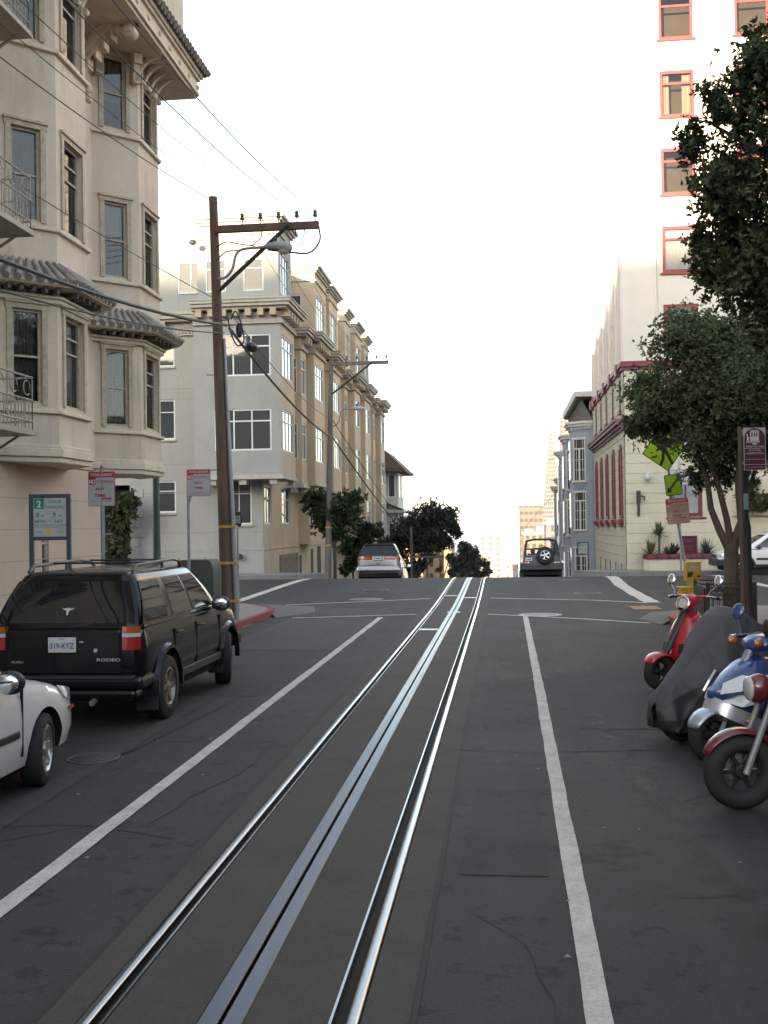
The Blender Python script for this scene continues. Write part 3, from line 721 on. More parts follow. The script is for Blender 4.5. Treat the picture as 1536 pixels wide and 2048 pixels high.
# ------------------------------------------------------------------ beige corner apartment block beyond the cross street
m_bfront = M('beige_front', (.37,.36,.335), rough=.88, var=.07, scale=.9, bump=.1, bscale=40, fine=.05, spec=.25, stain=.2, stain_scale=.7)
m_bbounce = M('beige_warm_bounce', (.54,.43,.31), rough=.88, var=.08, scale=.9, bump=.1, bscale=40, fine=.05, spec=.25, stain=.18, stain_scale=.7)  # same beige paint, with warm bounce from the sunlit facade opposite put in
m_bcorn = M('beige_cornice', (.46,.42,.36), rough=.8, var=.1, scale=3, stain=.2, stain_scale=2)
m_bbrk = M('beige_bracket', (.46,.375,.27), rough=.8, var=.1, scale=3)
m_white = M('white_frame', (.72,.72,.70), rough=.5, var=.06, scale=6)
g_dark = glass_mat('dark_glass', (.055,.06,.062), ior=1.5)
g_side = glass_mat('street_glass', (.03,.035,.04), ior=1.9, rough=.02)
m_stone = M('rubble_base', (.20,.15,.11), rough=.9, var=.35, scale=4, bump=.5, bscale=9)
T = thing('corner_apartment_block', 'long beige apartment block with stepped bays and bracketed cornice across the side street', 'apartment block', (-13,45,.2), world=True)
FY, SX = 45., -10.4
fr_ = MB()
ops = [(-15.35+30,-14.3+30,9.36-.2,10.9-.2),(-15.35+30,-14.3+30,6.13-.2,7.9-.2),(-15.35+30,-14.3+30,2.9-.2,4.3-.2),(-12.05+30,-10.89+30,2.33-.2,4.3-.2),(-19.2+30,-16.4+30,0.0,3.95)]
wall(fr_, (-30,FY,.2), (1,0), 19.6, 11.2, ops, .16)
put('front_wall', fr_, m_bfront, T, smooth=0)
for i,q in enumerate(ops[:4]):
    window(T, (-30,FY,.2), (1,0), *q, .12, m_white, g_dark, 2 if i==3 else 1, (.7,) , fw=.07, sill=.05, sillm=m_bcorn)
# dark entry with iron gate and quoins
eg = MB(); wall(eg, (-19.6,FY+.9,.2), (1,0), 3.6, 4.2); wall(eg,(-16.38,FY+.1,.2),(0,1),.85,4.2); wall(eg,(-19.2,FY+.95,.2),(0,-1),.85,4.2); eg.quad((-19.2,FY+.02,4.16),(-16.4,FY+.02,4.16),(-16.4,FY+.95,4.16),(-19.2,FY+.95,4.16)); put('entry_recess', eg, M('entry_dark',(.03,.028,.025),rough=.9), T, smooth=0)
gt = MB()
for k in range(13): gt.box(-19.1+k*.21,-19.07+k*.21,FY+.1,FY+.13,.25,3.9)
for z in (.4,1.4,2.4,3.4): gt.box(-19.18,-16.42,FY+.095,FY+.135,z,z+.035)
put('gate', gt, m_darkmetal, T, smooth=0)
qn = Each('quoin', m_bfront, T, smooth=0, bevel=.01)
for k in range(7):
    w_ = .62 if k%2==0 else .42; qn.box(-16.4,-16.4+w_,FY-.045,FY+.01,.95+k*.44,1.36+k*.44)
bs = MB(); bs.box(-30,SX+.03,FY-.035,FY+.01,-.2,1.2); bs.box(-30,SX+.04,FY-.055,FY+.012,1.2,1.27); put('plinth', bs, m_bfront, T, smooth=0)
gv = MB()
for z in (1.98,3.75,5.0,7.9,8.35): gv.box(-30,SX,FY-.004,FY+.01,z,z+.03)
put('joint', gv, M('joint_grey',(.3,.28,.25),rough=.9), T, smooth=0)
# street wall
sw = MB(); S0 = -14.
def sop(y0,y1,z0,z1): return (y0-FY, y1-FY, z0-S0, z1-S0)
lowops = [sop(45.35,46.75,2.34,4.06), sop(49.0,50.9,2.35,4.08)]
wall(sw, (SX,FY,S0), (0,1), 38.5, 11.4-S0, lowops, .12); wall(sw, (SX,FY+38.5,S0), (-1,0), 18, 11.4-S0)
put('street_wall', sw, m_bbounce, T, smooth=0)
for q in lowops: window(T, (SX,FY,S0), (0,1), *q, .1, m_white, g_side, 2, (.7,), fw=.06)
bs = MB(); bs.box(SX-.2,SX+.03,FY,FY+38.4,-9,1.2); bs.box(SX-.2,SX+.06,FY-.02,FY+38.4,1.2,1.27); put('plinth', bs, m_bbounce, T, smooth=0)
rb = MB(); rb.box(SX,SX+.07,48.2,52.6,-3,.9); put('stone_base', rb, m_stone, T, smooth=0)
nich = Each('garage_opening', M('opening_dark',(.06,.05,.042),rough=.9), T, smooth=0); nich.box(SX-.1,SX+.034,53.0,53.6,-1.5,.75); nich.box(SX-.1,SX+.034,56.2,57.0,-2,1.0); nich.box(SX-.1,SX+.034,58.2,59.4,-2.2,1.1)
# bays: (y0, y1, front plane X, bottom z, columns)
BB = [(43.8,46.75,-9.27,4.45,3),(50.1,51.45,-9.6,4.3,2),(51.85,54.9,-9.27,4.45,3),(57.6,60.5,-9.27,4.2,3),(64.2,65.6,-9.6,1.2,2),(66.3,69.0,-9.27,1.2,3),(71.4,74.4,-9.27,1.2,3),(78.6,79.9,-9.6,.6,2),(80.6,83.4,-9.27,.6,3)]
RB = SX-.05
for i,(y0,y1,xf,zb,nc) in enumerate(BB):
    H = 11.4-zb; m = MB()
    lv = [(5.48,7.25),(8.67,10.45)] + ([(2.2,4.0)] if zb < 2 else [])
    L = y1-y0; ops = [(.3*L/2.95*1.0, L-.3*L/2.95, a-zb, b-zb) for a,b in lv]
    wall(m, (xf,y0,zb), (0,1), L, H, ops, .1)
    x0 = -13.07 if i == 0 else RB
    fops = [(-12.2+13.07,-9.7+13.07,a-zb,b-zb) for a,b in lv] if i == 0 else ([(.12,xf-x0-.2,a-zb,b-zb) for a,b in lv] if xf-x0 > .7 else [])
    if i in (2,3,5,6,8): fops = []
    wall(m, (x0,y0,zb), (1,0), xf-x0, H, fops, .1)
    wall(m, (xf,y1,zb), (-1,0), xf-RB, H)
    if i == 0: wall(m, (x0,FY,zb), (0,-1), FY-y0, H)
    m.quad((x0,y0,zb),(xf,y0,zb),(xf,y1,zb),(x0,y1,zb))
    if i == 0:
        # split material: plain front faces, street faces with warm bounce light in the colour
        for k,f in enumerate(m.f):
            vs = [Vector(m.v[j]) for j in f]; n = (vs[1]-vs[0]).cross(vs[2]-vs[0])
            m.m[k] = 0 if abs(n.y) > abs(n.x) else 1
        put('bay', m, [m_bfront, m_bbounce], T, smooth=0)
    else: put('bay', m, m_bbounce, T, smooth=0)
    for q in ops: window(T, (xf,y0,zb), (0,1), *q, .09, m_white, g_side, nc, (.73,), fw=.06, mw=.045)
    for q in fops: window(T, (x0,y0,zb), (1,0), *q, .09, m_white, g_dark, 3 if i==0 else 1, (.73,), fw=.07, mw=.06, blind=m_cur3 if False else None)
    # base moulding and little blocks below
    b = MB(); b.box(x0-.02,xf+.05,y0-.05,y1+.05,zb-.12,zb-.004); b.box(x0,xf+.1,y0-.1,y1+.1,zb-.2,zb-.12)
    if zb > 4:
        for t in ((.2,.55,.9) if i==0 else (.5,)): b.box(x0+(xf-x0)*t-.16,x0+(xf-x0)*t+.16,y0+.0,y0+.5,zb-.42,zb-.2)
        b.box(xf-.25,xf+.0,y1-.5,y1-.2,zb-.42,zb-.2)
    put('bay_base', b, m_bcorn, T, smooth=0)
# ground-floor oriel under the second bay
m = MB(); wall(m, (-9.85,53.2,1.5), (0,1), 2.2, 2.75, [(.3,1.9,.75,2.4)], .08); wall(m, (RB,53.2,1.5), (1,0), RB*-1-9.85, 2.75); wall(m,(-9.85,55.4,1.5),(-1,0),.6,2.75)
m.box(RB,-9.8,53.15,55.45,1.3,1.5); put('bay', m, m_bbounce, T, smooth=0); window(T,(-9.85,53.2,1.5),(0,1),.3,1.9,.75,2.4,.07,m_white,g_side,2,(.7,))
# cornice with brackets and dentils following the bays
segs = [(y0,y1,xf,(-13.07 if i==0 else RB)) for i,(y0,y1,xf,zb,nc) in enumerate(BB)]
cn = MB(); bk = Each('cornice_bracket', m_bbrk, T, smooth=0); dn = MB()
def cseg(xa, xb, ya, yb, full):
    """cornice on a projecting box whose front is xb"""
    o = .06*full
    for (e,z0,z1) in ((.12,10.82,10.88),(.08,10.88,11.02),(.30,11.42,11.52),(.45,11.52,11.66),(.53,11.66,11.78),(.57,11.78,11.84)):
        cn.box(xa,xb+e,ya-e,yb+e,z0+o,z1+o)
    n = max(2,int((yb-ya+.2)/.62))
    for i in range(n):
        y = ya-.05+(yb-ya+.1)*(i+.5)/n; bk.box(xb-.01,xb+.36,y-.12,y+.12,11.13+o,11.42+o)
    for i in range(int((yb-ya)/.17)):
        y = ya+.08+i*.17; dn.box(xb-.01,xb+.11,y-.045,y+.045,10.9+o,11.0+o)
for i,(y0,y1,xf,xa) in enumerate(segs): cseg(xa,xf,y0,y1,1 if xf>-9.4 else 0)
for i in range(7): x = -12.75+i*.54; bk.box(x-.13,x+.13,43.8-.36,43.81,11.19,11.48)
for i in range(24): x = -13.0+i*.157; dn.box(x-.045,x+.045,43.8-.11,43.81,10.96,11.06)
# recess cornice along the wall and the set-back front
for e,z0,z1 in ((.12,10.7,10.76),(.3,11.30,11.40),(.44,11.40,11.55),(.5,11.55,11.70)):
    cn.box(SX-.2,SX+e,46.8,83.4,z0,z1); cn.box(-30,-13.1,FY-e,FY+.1,z0,z1)
for i in range(24): x = -29+i*.62; bk.box(x-.12,x+.12,FY-.34,FY+.01,11.02,11.30)
for i in range(100): x = -29+i*.16; dn.box(x-.045,x+.045,FY-.1,FY+.01,10.78,10.88)
for y in [47.4+.62*i for i in range(58)]:
    if not any(a-.5<y<b+.5 for a,b,_,_ in segs): bk.box(SX-.01,SX+.33,y-.12,y+.12,11.02,11.30)
put('cornice', cn, m_bcorn, T, smooth=0); put('dentil_trim', dn, m_bcorn, T, smooth=0)
# penthouse storey
ph = MB(); ph.box(-30,SX-.35,47.2,83,11.5,15.2); ph.box(-30,-12.2,44.6,47.2,11.5,15.1)
put('penthouse_wall', ph, m_bfront, T, smooth=0)
PH = [(43.95,46.7,-9.35,-12.9),(52.8,56.2,-9.35,SX-.4),(57.3,60.3,-9.35,SX-.4),(63.4,65.6,-9.4,SX-.4),(67.5,70.5,-9.35,SX-.4),(72.5,75,-9.4,SX-.4)]
for i,(y0,y1,xf,xa) in enumerate(PH):
    m = MB(); zb = 11.79; H = 3.4; L = y1-y0
    ops = [(.45,L-.45,.5,2.35)]; wall(m, (xf,y0,zb), (0,1), L, H, ops, .1)
    fo = [(.35,1.25,.55,1.95),(2.0,2.9,.55,1.95)] if i==0 else ([(.15,.75,.3,2.3)])
    wall(m, (xa,y0,zb), (1,0), xf-xa, H, fo, .1); wall(m, (xf,y1,zb), (-1,0), xf-xa, H); wall(m,(xa,y1,zb),(0,-1),L,H)
    put('penthouse_bay', m, m_bfront if i==0 else m_bbounce, T, smooth=0)
    for q in ops: window(T, (xf,y0,zb), (0,1), *q, .09, m_white, g_side, 3, (.73,), fw=.06)
    for q in fo: window(T, (xa,y0,zb), (1,0), *q, .09, m_white, g_dark, 1, (.72,), fw=.06)
    c = MB()
    for e,z0,z1 in ((.08,14.75,14.83),(.1,15.19,15.3),(.2,15.3,15.42),(.3,15.42,15.56)): c.box(xa-.05,xf+e,y0-e,y1+e,z0,z1)
    put('penthouse_cornice', c, m_bcorn, T, smooth=0)
window(T, (-30,44.6,11.5), (1,0), 16.05,17.2,.95,2.35,.0,m_white,g_dark,2,(),fw=.06)

# the next house down the hill on the left, with a tiled eave
m_house = M('pale_house', (.50,.49,.45), rough=.85, var=.08, scale=1)
T = thing('hillside_house', 'pale house with brown tiled mansard roof just down the hill on the left', 'house', (-11,92,-8), world=True)
m = MB(); m.box(-22,-9.7,86.5,97,-14,8.3); put('wall', m, m_house, T, smooth=0)
b = MB(); b.box(-9.7,-8.75,88.5,93.5,-6,7.05); put('bay', b, m_house, T, smooth=0)
r_f = MB(); r_f.add([(-9.75,87.5,8.6),(-9.75,95.5,8.6),(-8.1,95.9,7.0),(-8.1,87.1,7.0),(-9.75,87.1,7.0),(-9.75,95.9,7.0)],[(0,1,2,3),(0,3,4),(1,5,2),(2,5,4,3)])
r_f.box(-9.7,-8.0,87.0,96.0,6.75,6.98); put('roof', r_f, M('brown_tile',(.12,.07,.055),rough=.8,var=.3,scale=3), T, smooth=0)
e = MB(); e.box(-9.69,-8.3,87.9,94.2,3.3,3.55); e.add([(-9.7,87.8,4.2),(-9.7,94.3,4.2),(-8.2,94.3,3.56),(-8.2,87.8,3.56)],[(0,1,2,3)]); put('canopy', e, m_house, T, smooth=0)
for z in (4.6,.5,-3):
    for ya,yb in ((89,90),(91.5,92.8)):
        w_ = MB(); w_.box(-8.76,-8.72,ya,yb,z,z+2.0); o = put('window', w_, m_white, T, smooth=0); p_ = MB(); p_.box(-8.73,-8.715,ya+.1,yb-.1,z+.1,z+1.9); put('pane', p_, g_dark, o, smooth=0)
    w_ = MB(); w_.box(-9.6,-8.95,88.46,88.51,z,z+2.0); o = put('window', w_, m_white, T, smooth=0); p_ = MB(); p_.box(-9.5,-9.05,88.44,88.47,z+.1,z+1.9); put('pane', p_, g_dark, o, smooth=0)
# ------------------------------------------------------------------ tall cream block with maroon trim on the far right corner
m_cream = M('cream_render', (.62,.565,.44), rough=.85, var=.05, scale=1.2, bump=.08, bscale=40, fine=.04, spec=.25, stain=.1, stain_scale=.8)
m_upper = M('cream_upper', (.70,.645,.57), rough=.85, var=.05, scale=1.2, spec=.25)
m_maroon = M('maroon_paint', (.165,.03,.048), rough=.5, var=.15, scale=4)
m_maroon2 = M('maroon_weathered', (.16,.075,.085), rough=.6, var=.2, scale=3)
m_redframe = M('red_frame', (.30,.035,.035), rough=.5, var=.12, scale=5)
T = thing('cream_apartment_tower', 'tall cream apartment tower with grooved base and maroon window frames on the right', 'apartment tower', (9,46,.2), world=True)
RX, RY, DEP = 5.17, 45., 14.6
def course_wall(o, u, L, z0, z1, ops, name, mat, hgt=.40, gap=.03, out=.03):
    base = MB(); wall(base, (o[0],o[1],z0), u, L, z1-z0, [(a,b,c-z0,d-z0) for a,b,c,d in ops], .15, 0)
    uu = Vector((u[0],u[1],0)).normalized(); n = Vector((uu.y,-uu.x,0))
    z = z0
    while z < z1-.05:
        t = min(z+hgt, z1)
        oo = (o[0]+n.x*out, o[1]+n.y*out, z+gap)
        lo = [(a-.0,b+.0,max(0,c-z-gap),min(t-z-gap,d-z-gap)) for a,b,c,d in ops if d > z+gap and c < t]
        wall(base, oo, u, L, t-z-gap, lo, out, 0)
        for zz in (z+gap, t):
            base.quad(*[tuple(Vector((o[0],o[1],zz))+uu*s+n*k) for s,k in ((0,0),(L,0),(L,out),(0,out))], 0)
        z = t
    put(name, base, mat, T, smooth=0)
fo = [(6.95-RX,8.3-RX,2.38,4.25),(12.2-RX,13.6-RX,2.38,4.25),(7.46-RX,8.0-RX,.85,1.55)]
course_wall((RX,RY), (1,0), 14.8, -.4, 6.5, fo, 'grooved_front', m_cream, .42)
SY = [46.2,49.15,52.1,54.95,57.75]
so = [(y-.42-RY,y+.42-RY,2.4,4.75) for y in SY]
course_wall((RX,RY+DEP), (0,-1), DEP, -6, 6.2, [(DEP-b,DEP-a,c,d) for a,b,c,d in so], 'grooved_side', m_cream, .42) if False else None
# (the street face looks towards -X)
base_ops = [(RY+DEP-(y+.42), RY+DEP-(y-.42), 2.4, 4.8) for y in SY]
course_wall((RX,RY+DEP), (0,-1), DEP, -6, 6.1, base_ops, 'grooved_side', m_cream, .42)
up_ops = [(RY+DEP-(y+.3), RY+DEP-(y-.3), 7.0, 8.35) for y in SY]
course_wall((RX,RY+DEP), (0,-1), DEP, 6.5, 8.6, up_ops, 'grooved_side', m_cream, .42)
course_wall((RX,RY), (1,0), 14.8, 6.62, 8.6, [(6.85-RX,8.27-RX,6.9,8.3),(9.95-RX,11.37-RX,6.9,8.3)], 'grooved_front', m_cream, .42)
for a in (6.85,9.95): window(T,(RX,RY,0),(1,0),a-RX,a+1.42-RX,6.9,8.3,.1,m_redframe,g_dark,1,(.76,),fw=.12,mw=.09)
# arched maroon windows on the street face
for y in SY:
    n_ = 10; out = [(y-.5,2.35),(y+.5,2.35)] + [(y+.5*math.cos(R(180)*i/n_), 4.8+.75*math.sin(R(180)*i/n_)) for i in range(n_+1)]
    inn = [(y-.36,2.5),(y+.36,2.5)] + [(y+.36*math.cos(R(180)*i/n_), 4.8+.58*math.sin(R(180)*i/n_)) for i in range(n_+1)]
    f = MB(); N_ = len(out)
    rr = [[(RX+.05,a,b) for a,b in out],[(RX-.11,a,b) for a,b in out],[(RX-.11,a,b) for a,b in inn],[(RX+.08,a,b) for a,b in inn]]
    f.rings(rr, True, (False,False)); f.box(RX-.06,RX+.05,y-.025,y+.025,2.5,5.3); f.box(RX-.06,RX+.05,y-.36,y+.36,4.3,4.36)
    w_ = put('window', f, m_maroon, T, smooth=30)
    p_ = MB(); p_.poly([(RX+.03,a,b) for a,b in inn]); put('pane', p_, glass_mat('maroon_glass',(.03,.012,.016)), w_, smooth=0)
    s = MB(); s.box(RX-.26,RX+.02,y-.62,y+.62,2.16,2.32); s.box(RX-.2,RX+.02,y-.52,y+.52,2.02,2.16); put('sill', s, m_maroon, w_, smooth=0, bevel=.01)
    f = MB(); f.box(RX-.05,RX+.05,y-.3,y-.22,7.0,8.35); f.box(RX-.05,RX+.05,y+.22,y+.3,7.0,8.35); w_ = put('window', f, m_maroon2, T, smooth=0)
    p_ = MB(); p_.quad((RX+.06,y-.3,7.0),(RX+.06,y+.3,7.0),(RX+.06,y+.3,8.35),(RX+.06,y-.3,8.35)); put('pane', p_, g_dark, w_, smooth=0)
    s = MB(); s.box(RX-.14,RX+.02,y-.4,y+.4,6.86,7.0); put('sill', s, m_maroon, w_, smooth=0)
# upper walls
m = MB(); Z0 = 8.95; HU = 22.6
fw = []; FZ = []
for k in range(6):
    zc = 9.35+3.285*k; FZ.append(zc)
    for x0 in (6.85,9.95,13.1,16.2): fw.append((x0-RX, x0+1.42-RX, zc-Z0, zc+1.95-Z0))
wall(m, (RX,RY,Z0), (1,0), 14.8, HU, fw, .14); wall(m, (RX+14.8,RY,-2), (0,1), DEP, Z0+HU+2)
su = [(RY+DEP-(y+.28), RY+DEP-(y-.28), zc-Z0+.1, zc+1.9-Z0) for y in SY for zc in FZ]
wall(m, (RX,RY+DEP,Z0), (0,-1), DEP, HU, su, .2); wall(m,(RX+14.8,RY+DEP,-8),(-1,0),14.8,Z0+HU+8); m.quad((RX,RY,Z0+HU),(RX+14.8,RY,Z0+HU),(RX+14.8,RY+DEP,Z0+HU),(RX,RY+DEP,Z0+HU))
put('upper_wall', m, m_upper, T, smooth=0)
ps = MB()
for y in [RY+.35]+[(SY[i]+SY[i+1])/2 for i in range(4)]+[RY+DEP-.4]: ps.box(RX-.1,RX+.0,y-.35,y+.35,Z0,Z0+HU-.6)
put('pilaster', ps, M('pilaster_pink',(.66,.57,.52),rough=.85,var=.05), T, smooth=0)
ds = MB(); ds.tube([(6.55,RY-.06,6.6),(6.55,RY-.06,30)], .05, 8); put('downpipe', ds, m_upper, T)
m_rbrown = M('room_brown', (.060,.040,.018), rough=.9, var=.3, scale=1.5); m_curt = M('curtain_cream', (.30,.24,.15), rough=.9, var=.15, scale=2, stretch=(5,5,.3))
g_tow = glass_mat('tower_glass', through=.8, ior=1.6)
for i,q in enumerate(fw):
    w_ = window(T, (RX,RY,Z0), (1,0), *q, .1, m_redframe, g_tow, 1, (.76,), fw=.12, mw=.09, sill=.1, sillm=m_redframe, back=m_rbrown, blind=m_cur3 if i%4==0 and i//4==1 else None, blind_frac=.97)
    if (i*7)%3 == 0 and not (i%4==0 and i//4==1):
        a,b,c,d = q
        for s0,s1 in ((a+.12,a+.42),(b-.48,b-.12)):
            r = MB(); r.rings([[(RX+s0+(s1-s0)*k/10, RY+.2+.03*math.sin(k*2.2), Z0+c+.1),(RX+s0+(s1-s0)*k/10+.02*math.sin(k), RY+.2+.03*math.sin(k*2.2), Z0+d-.1)] for k in range(11)], False, (False,False)); put('curtain', r, m_curt, w_, smooth=60)
for q in su:
    window(T, (RX,RY+DEP,Z0), (0,-1), *q, .15, m_maroon2, g_dark, 1, (.5,), fw=.05)
# ground floor windows on the front
for k,q in enumerate(fo[:2]):
    window(T, (RX,RY,0), (1,0), *q, .12, m_maroon, glass_mat('pale_glass',(.35,.36,.36)), 2, (), fw=.16, mw=.07, sill=.14, sillm=m_maroon, casing=0)
vg = MB()
for k in range(9): vg.box(7.46,8.0,RY+.02,RY+.05,.87+k*.075,.91+k*.075)
vg.box(7.4,7.46,RY-.05,RY+.05,.8,1.6); vg.box(8.0,8.06,RY-.05,RY+.05,.8,1.6); vg.box(7.46,8.0,RY-.05,RY+.05,1.54,1.6); vg.box(7.46,8.0,RY+.07,RY+.1,.85,1.55)
put('vent_grille', vg, m_maroon, T, smooth=0)
# belts and cornices
c = MB(); c.box(RX-.12,RX+14.9,RY-.12,RY+DEP,8.6,8.72); c.box(RX-.2,RX+14.9,RY-.2,RY+DEP,8.72,8.88); c.box(RX-.12,RX+14.9,RY-.12,RY+DEP,8.88,8.96)
for y in SY+[RY+DEP-.3]: c.box(RX-.24,RX,y-.25,y+.25,8.5,8.99)
put('belt', c, m_maroon, T, smooth=0)
c = MB(); 
for e_,z0,z1 in ((.12,6.1,6.2),(.22,6.2,6.32),(.36,6.32,6.46),(.42,6.46,6.56)): c.box(RX-e_,RX+.3,RY-.05,RY+DEP,z0,z1)
put('cornice', c, m_maroon2, T, smooth=0)
c = MB(); c.box(RX-.06,RX+14.9,RY-.14,RY-.0,6.5,6.62); put('belt', c, m_maroon, T, smooth=0)
bd = MB()
for y in (46.6,49,51.4,53.9,56.5): bd.box(RX-.055,RX-.02,y-.04,y+.04,-5,.4)
put('drain_slot', bd, M('slot_dark',(.1,.09,.08),rough=.9), T, smooth=0)
# fittings on the wall
f = MB(); f.ell((6.06,RY-.22,4.05),(.13,.13,.15),12,8); f.box(5.98,6.14,RY-.25,RY-.03,4.12,4.24); put('camera_dome', f, M('grey_plastic',(.5,.5,.5),rough=.4), T)
f = MB(); f.box(5.6,5.76,RY-.2,RY-.03,3.0,3.5); f.box(5.63,5.73,RY-.12,RY-.03,2.45,3.0); f.tube([(5.76,RY-.12,3.3),(5.92,RY-.16,3.25),(5.9,RY-.16,3.1)],.03,6); put('wall_lamp', f, m_darkmetal, T, smooth=0)

# planter with maroon rim
P_ = thing('planter', 'low cream masonry planter with maroon rim below the corner window', 'planter', (7.5,44.3,.2), world=True)
pl = [(6.6,44.9),(5.95,44.7),(5.78,44.35),(5.95,44.0),(6.6,43.85),(9.6,43.85),(9.6,44.9)]
m = MB(); m.prism(pl, .1, .66); put('wall', m, m_cream, P_, smooth=40)
def off(p, d):
    cx = sum(a for a,_ in p)/len(p); cy = sum(b for _,b in p)/len(p)
    return [(a+(d if a>cx else -d), b+(d if b>cy else -d)) for a,b in p]
m = MB(); m.prism(off(pl,.05), .66, .86)
put('rim', m, m_maroon, P_, smooth=40, bevel=.03)
for k in range(8): 
    pass
m = MB()
for k in range(8): m.box(6.2+k*.45,6.27+k*.45,43.77,43.9,.655,.868)
put('bracket', m, m_darkmetal, P_, smooth=0)

# blue-grey Victorian house
m_blue = M('blue_clapboard', (.30,.335,.39), rough=.75, var=.07, scale=2)
m_blue2 = M('blue_panel', (.21,.26,.34), rough=.7, var=.1, scale=3)
m_btrim = M('white_trim', (.60,.61,.60), rough=.6, var=.08, scale=4)
m_grey = M('grey_siding', (.33,.33,.31), rough=.8, var=.1, scale=3)
def victorian(name, label, y0, y1, zt, X0, bays, eave, loc, grp=None):
    T = thing(name, label, 'house', loc, world=True)
    m = MB(); m.box(X0,X0+9,y0,y1,-14,zt); put('wall', m, m_grey, T, smooth=0)
    f = MB(); f.box(X0-.03,X0+.0,y0+.12,y1,-14,zt-.3); put('facade', f, m_blue, T, smooth=0)
    for (a,b,d,zb,ztop) in bays:
        q = MB(); t = .45
        prof = [(X0,a-t*.0),(X0-d+.0,a+.0),(X0-d,b),(X0,b)]
        prof = [(X0+.02,a),(X0-d*.25,a),(X0-d,a+.75),(X0-d,b-.75),(X0-d*.25,b),(X0+.02,b)]
        q.prism(prof, zb, ztop); put('bay', q, m_blue, T, smooth=0)
        c = MB()
        def po(o): return [(X0+.02,a-o),(X0-d*.25-o*.5,a-o),(X0-d-o,a+.75-o*.5),(X0-d-o,b-.75+o*.5),(X0-d*.25-o*.5,b+o),(X0+.02,b+o)]
        c.prism(po(.08), ztop-.35, ztop-.2); c.prism(po(.22), ztop-.2, ztop-.05); c.prism(po(.32), ztop-.05, ztop+.08)
        for k in range(7): 
            tt = (k+.5)/7; c.obox((X0-d*.25-(d*.75)*tt-.04, a+.75*tt-.06, ztop-.42), (.06,.04,0), (-.05,-.1,0), (0,0,.2))
        put('bay_cornice', c, m_btrim, T, smooth=0)
        # windows on the angled face towards the viewer, and on the street face
        p0 = Vector((X0-d*.25,a,0)); p1 = Vector((X0-d,a+.75,0)); u = (p1-p0); Lf = u.length; u.normalize(); n = Vector((u.y,-u.x,0))
        n = n if n.y < 0 else -n
        for (z0,z1,arch) in ((ztop-3.3,ztop-.95,True),(ztop-6.1,ztop-3.8-.2,False),(ztop-9.2,ztop-7.2,False)):
            w_ = MB(); P = lambda s,z,k: tuple(p0+u*s+n*k+Vector((0,0,z)))
            e0, e1 = Lf*.12, Lf*.88
            w_.obox(P(e0,z0,0),u*.08,n*.06,(0,0,z1-z0)); w_.obox(P(e1-.08,z0,0),u*.08,n*.06,(0,0,z1-z0)); w_.obox(P((e0+e1)/2-.05,z0,0),u*.1,n*.06,(0,0,(z1-z0)*.76))
            w_.obox(P(e0-.06,z1,0),u*(e1-e0+.12),n*.09,(0,0,.12)); w_.obox(P(e0-.06,z0-.12,0),u*(e1-e0+.12),n*.12,(0,0,.12)); w_.obox(P(e0+.08,z0+(z1-z0)*.76,0),u*(e1-e0-.16),n*.055,(0,0,.08))
            for k in (.33,.66): w_.obox(P(e0+.08,z0+(z1-z0)*.76*k,0),u*(e1-e0-.16),n*.035,(0,0,.03))
            for k in (.25,.75): w_.obox(P(e0+(e1-e0)*k-.012,z0,0),u*.024,n*.035,(0,0,z1-z0))
            o = put('window', w_, m_btrim, T, smooth=0)
            g_ = MB(); g_.quad(P(e0+.08,z0,.012),P(e1-.08,z0,.012),P(e1-.08,z1,.012),P(e0+.08,z1,.012)); put('pane', g_, g_dark, o, smooth=0)
            for yy in (a+1.0,b-1.0-.7):
                w_ = MB(); w_.box(X0-d-.06,X0-d,yy,yy+.7,z0,z1+.1); o = put('window', w_, M('bay_trim',(.36,.39,.43),rough=.7,var=.08), T, smooth=0)
                g_ = MB(); g_.box(X0-d-.07,X0-d-.055,yy+.1,yy+.6,z0+.1,z1); put('pane', g_, g_side, o, smooth=0)
        pn = MB(); pn.obox(tuple(p0+u*Lf*.15+Vector((0,0,ztop-3.85+.0))-Vector((0,0,.0))), u*Lf*.7, n*.04, (0,0,.42) if False else (0,0,.3))
        z0 = ztop-3.78
        put('panel', pn, m_blue2, T, smooth=0)
    if eave:
        ex, ez, th_ = eave
        r_ = MB(); r_.add([(X0+9,y0-.2,ez),(X0-ex,y0-.2,ez),(X0-ex,y1,ez),(X0+9,y1,ez),(X0+9,y0-.2,ez+.3),(X0-ex-.06,y0-.26,ez+.3),(X0-ex-.06,y1,ez+.3),(X0+9,y1,ez+.3)],[(0,1,2,3),(4,7,6,5),(0,4,5,1),(1,5,6,2),(2,6,7,3),(3,7,4,0)])
        put('eave', r_, m_btrim, T, smooth=0)
        s_ = MB()
        for k in range(int((y1-y0)/.55)): s_.box(X0-ex+.08,X0,y0+.2+k*.55,y0+.38+k*.55,ez-.12,ez-.002)
        s_.add([(X0-.02,y0+.0,ez-1.3),(X0-.02,y1,ez-1.3),(X0-ex+.35,y1,ez-.13),(X0-ex+.35,y0+.0,ez-.13)],[(0,1,2,3)])
        put('soffit', s_, M('soffit_brown',(.17,.145,.12),rough=.8,var=.2,scale=5), T, smooth=0)
    return T
victorian('victorian_house', 'blue grey Victorian house with bay windows and a wide bracketed eave beside the cream tower', 60.3, 72.5, 9.2, 5.2,
          [(60.9,64.3,1.15,-4,7.95),(65.2,68.6,1.3,-6,7.6),(69.4,72.3,1.4,-6,6.9)], (1.0,9.35,.3), (9,60.3,-3))
victorian('victorian_house', 'lower blue grey house with stacked white cornices down the hill, below the wide eave', 72.8, 84, 5.0, 4.9,
          [(73.4,76.9,.95,-9,5.3),(78,81,1.0,-9,4.9)], (.55,5.25,.3), (9,73,-7))
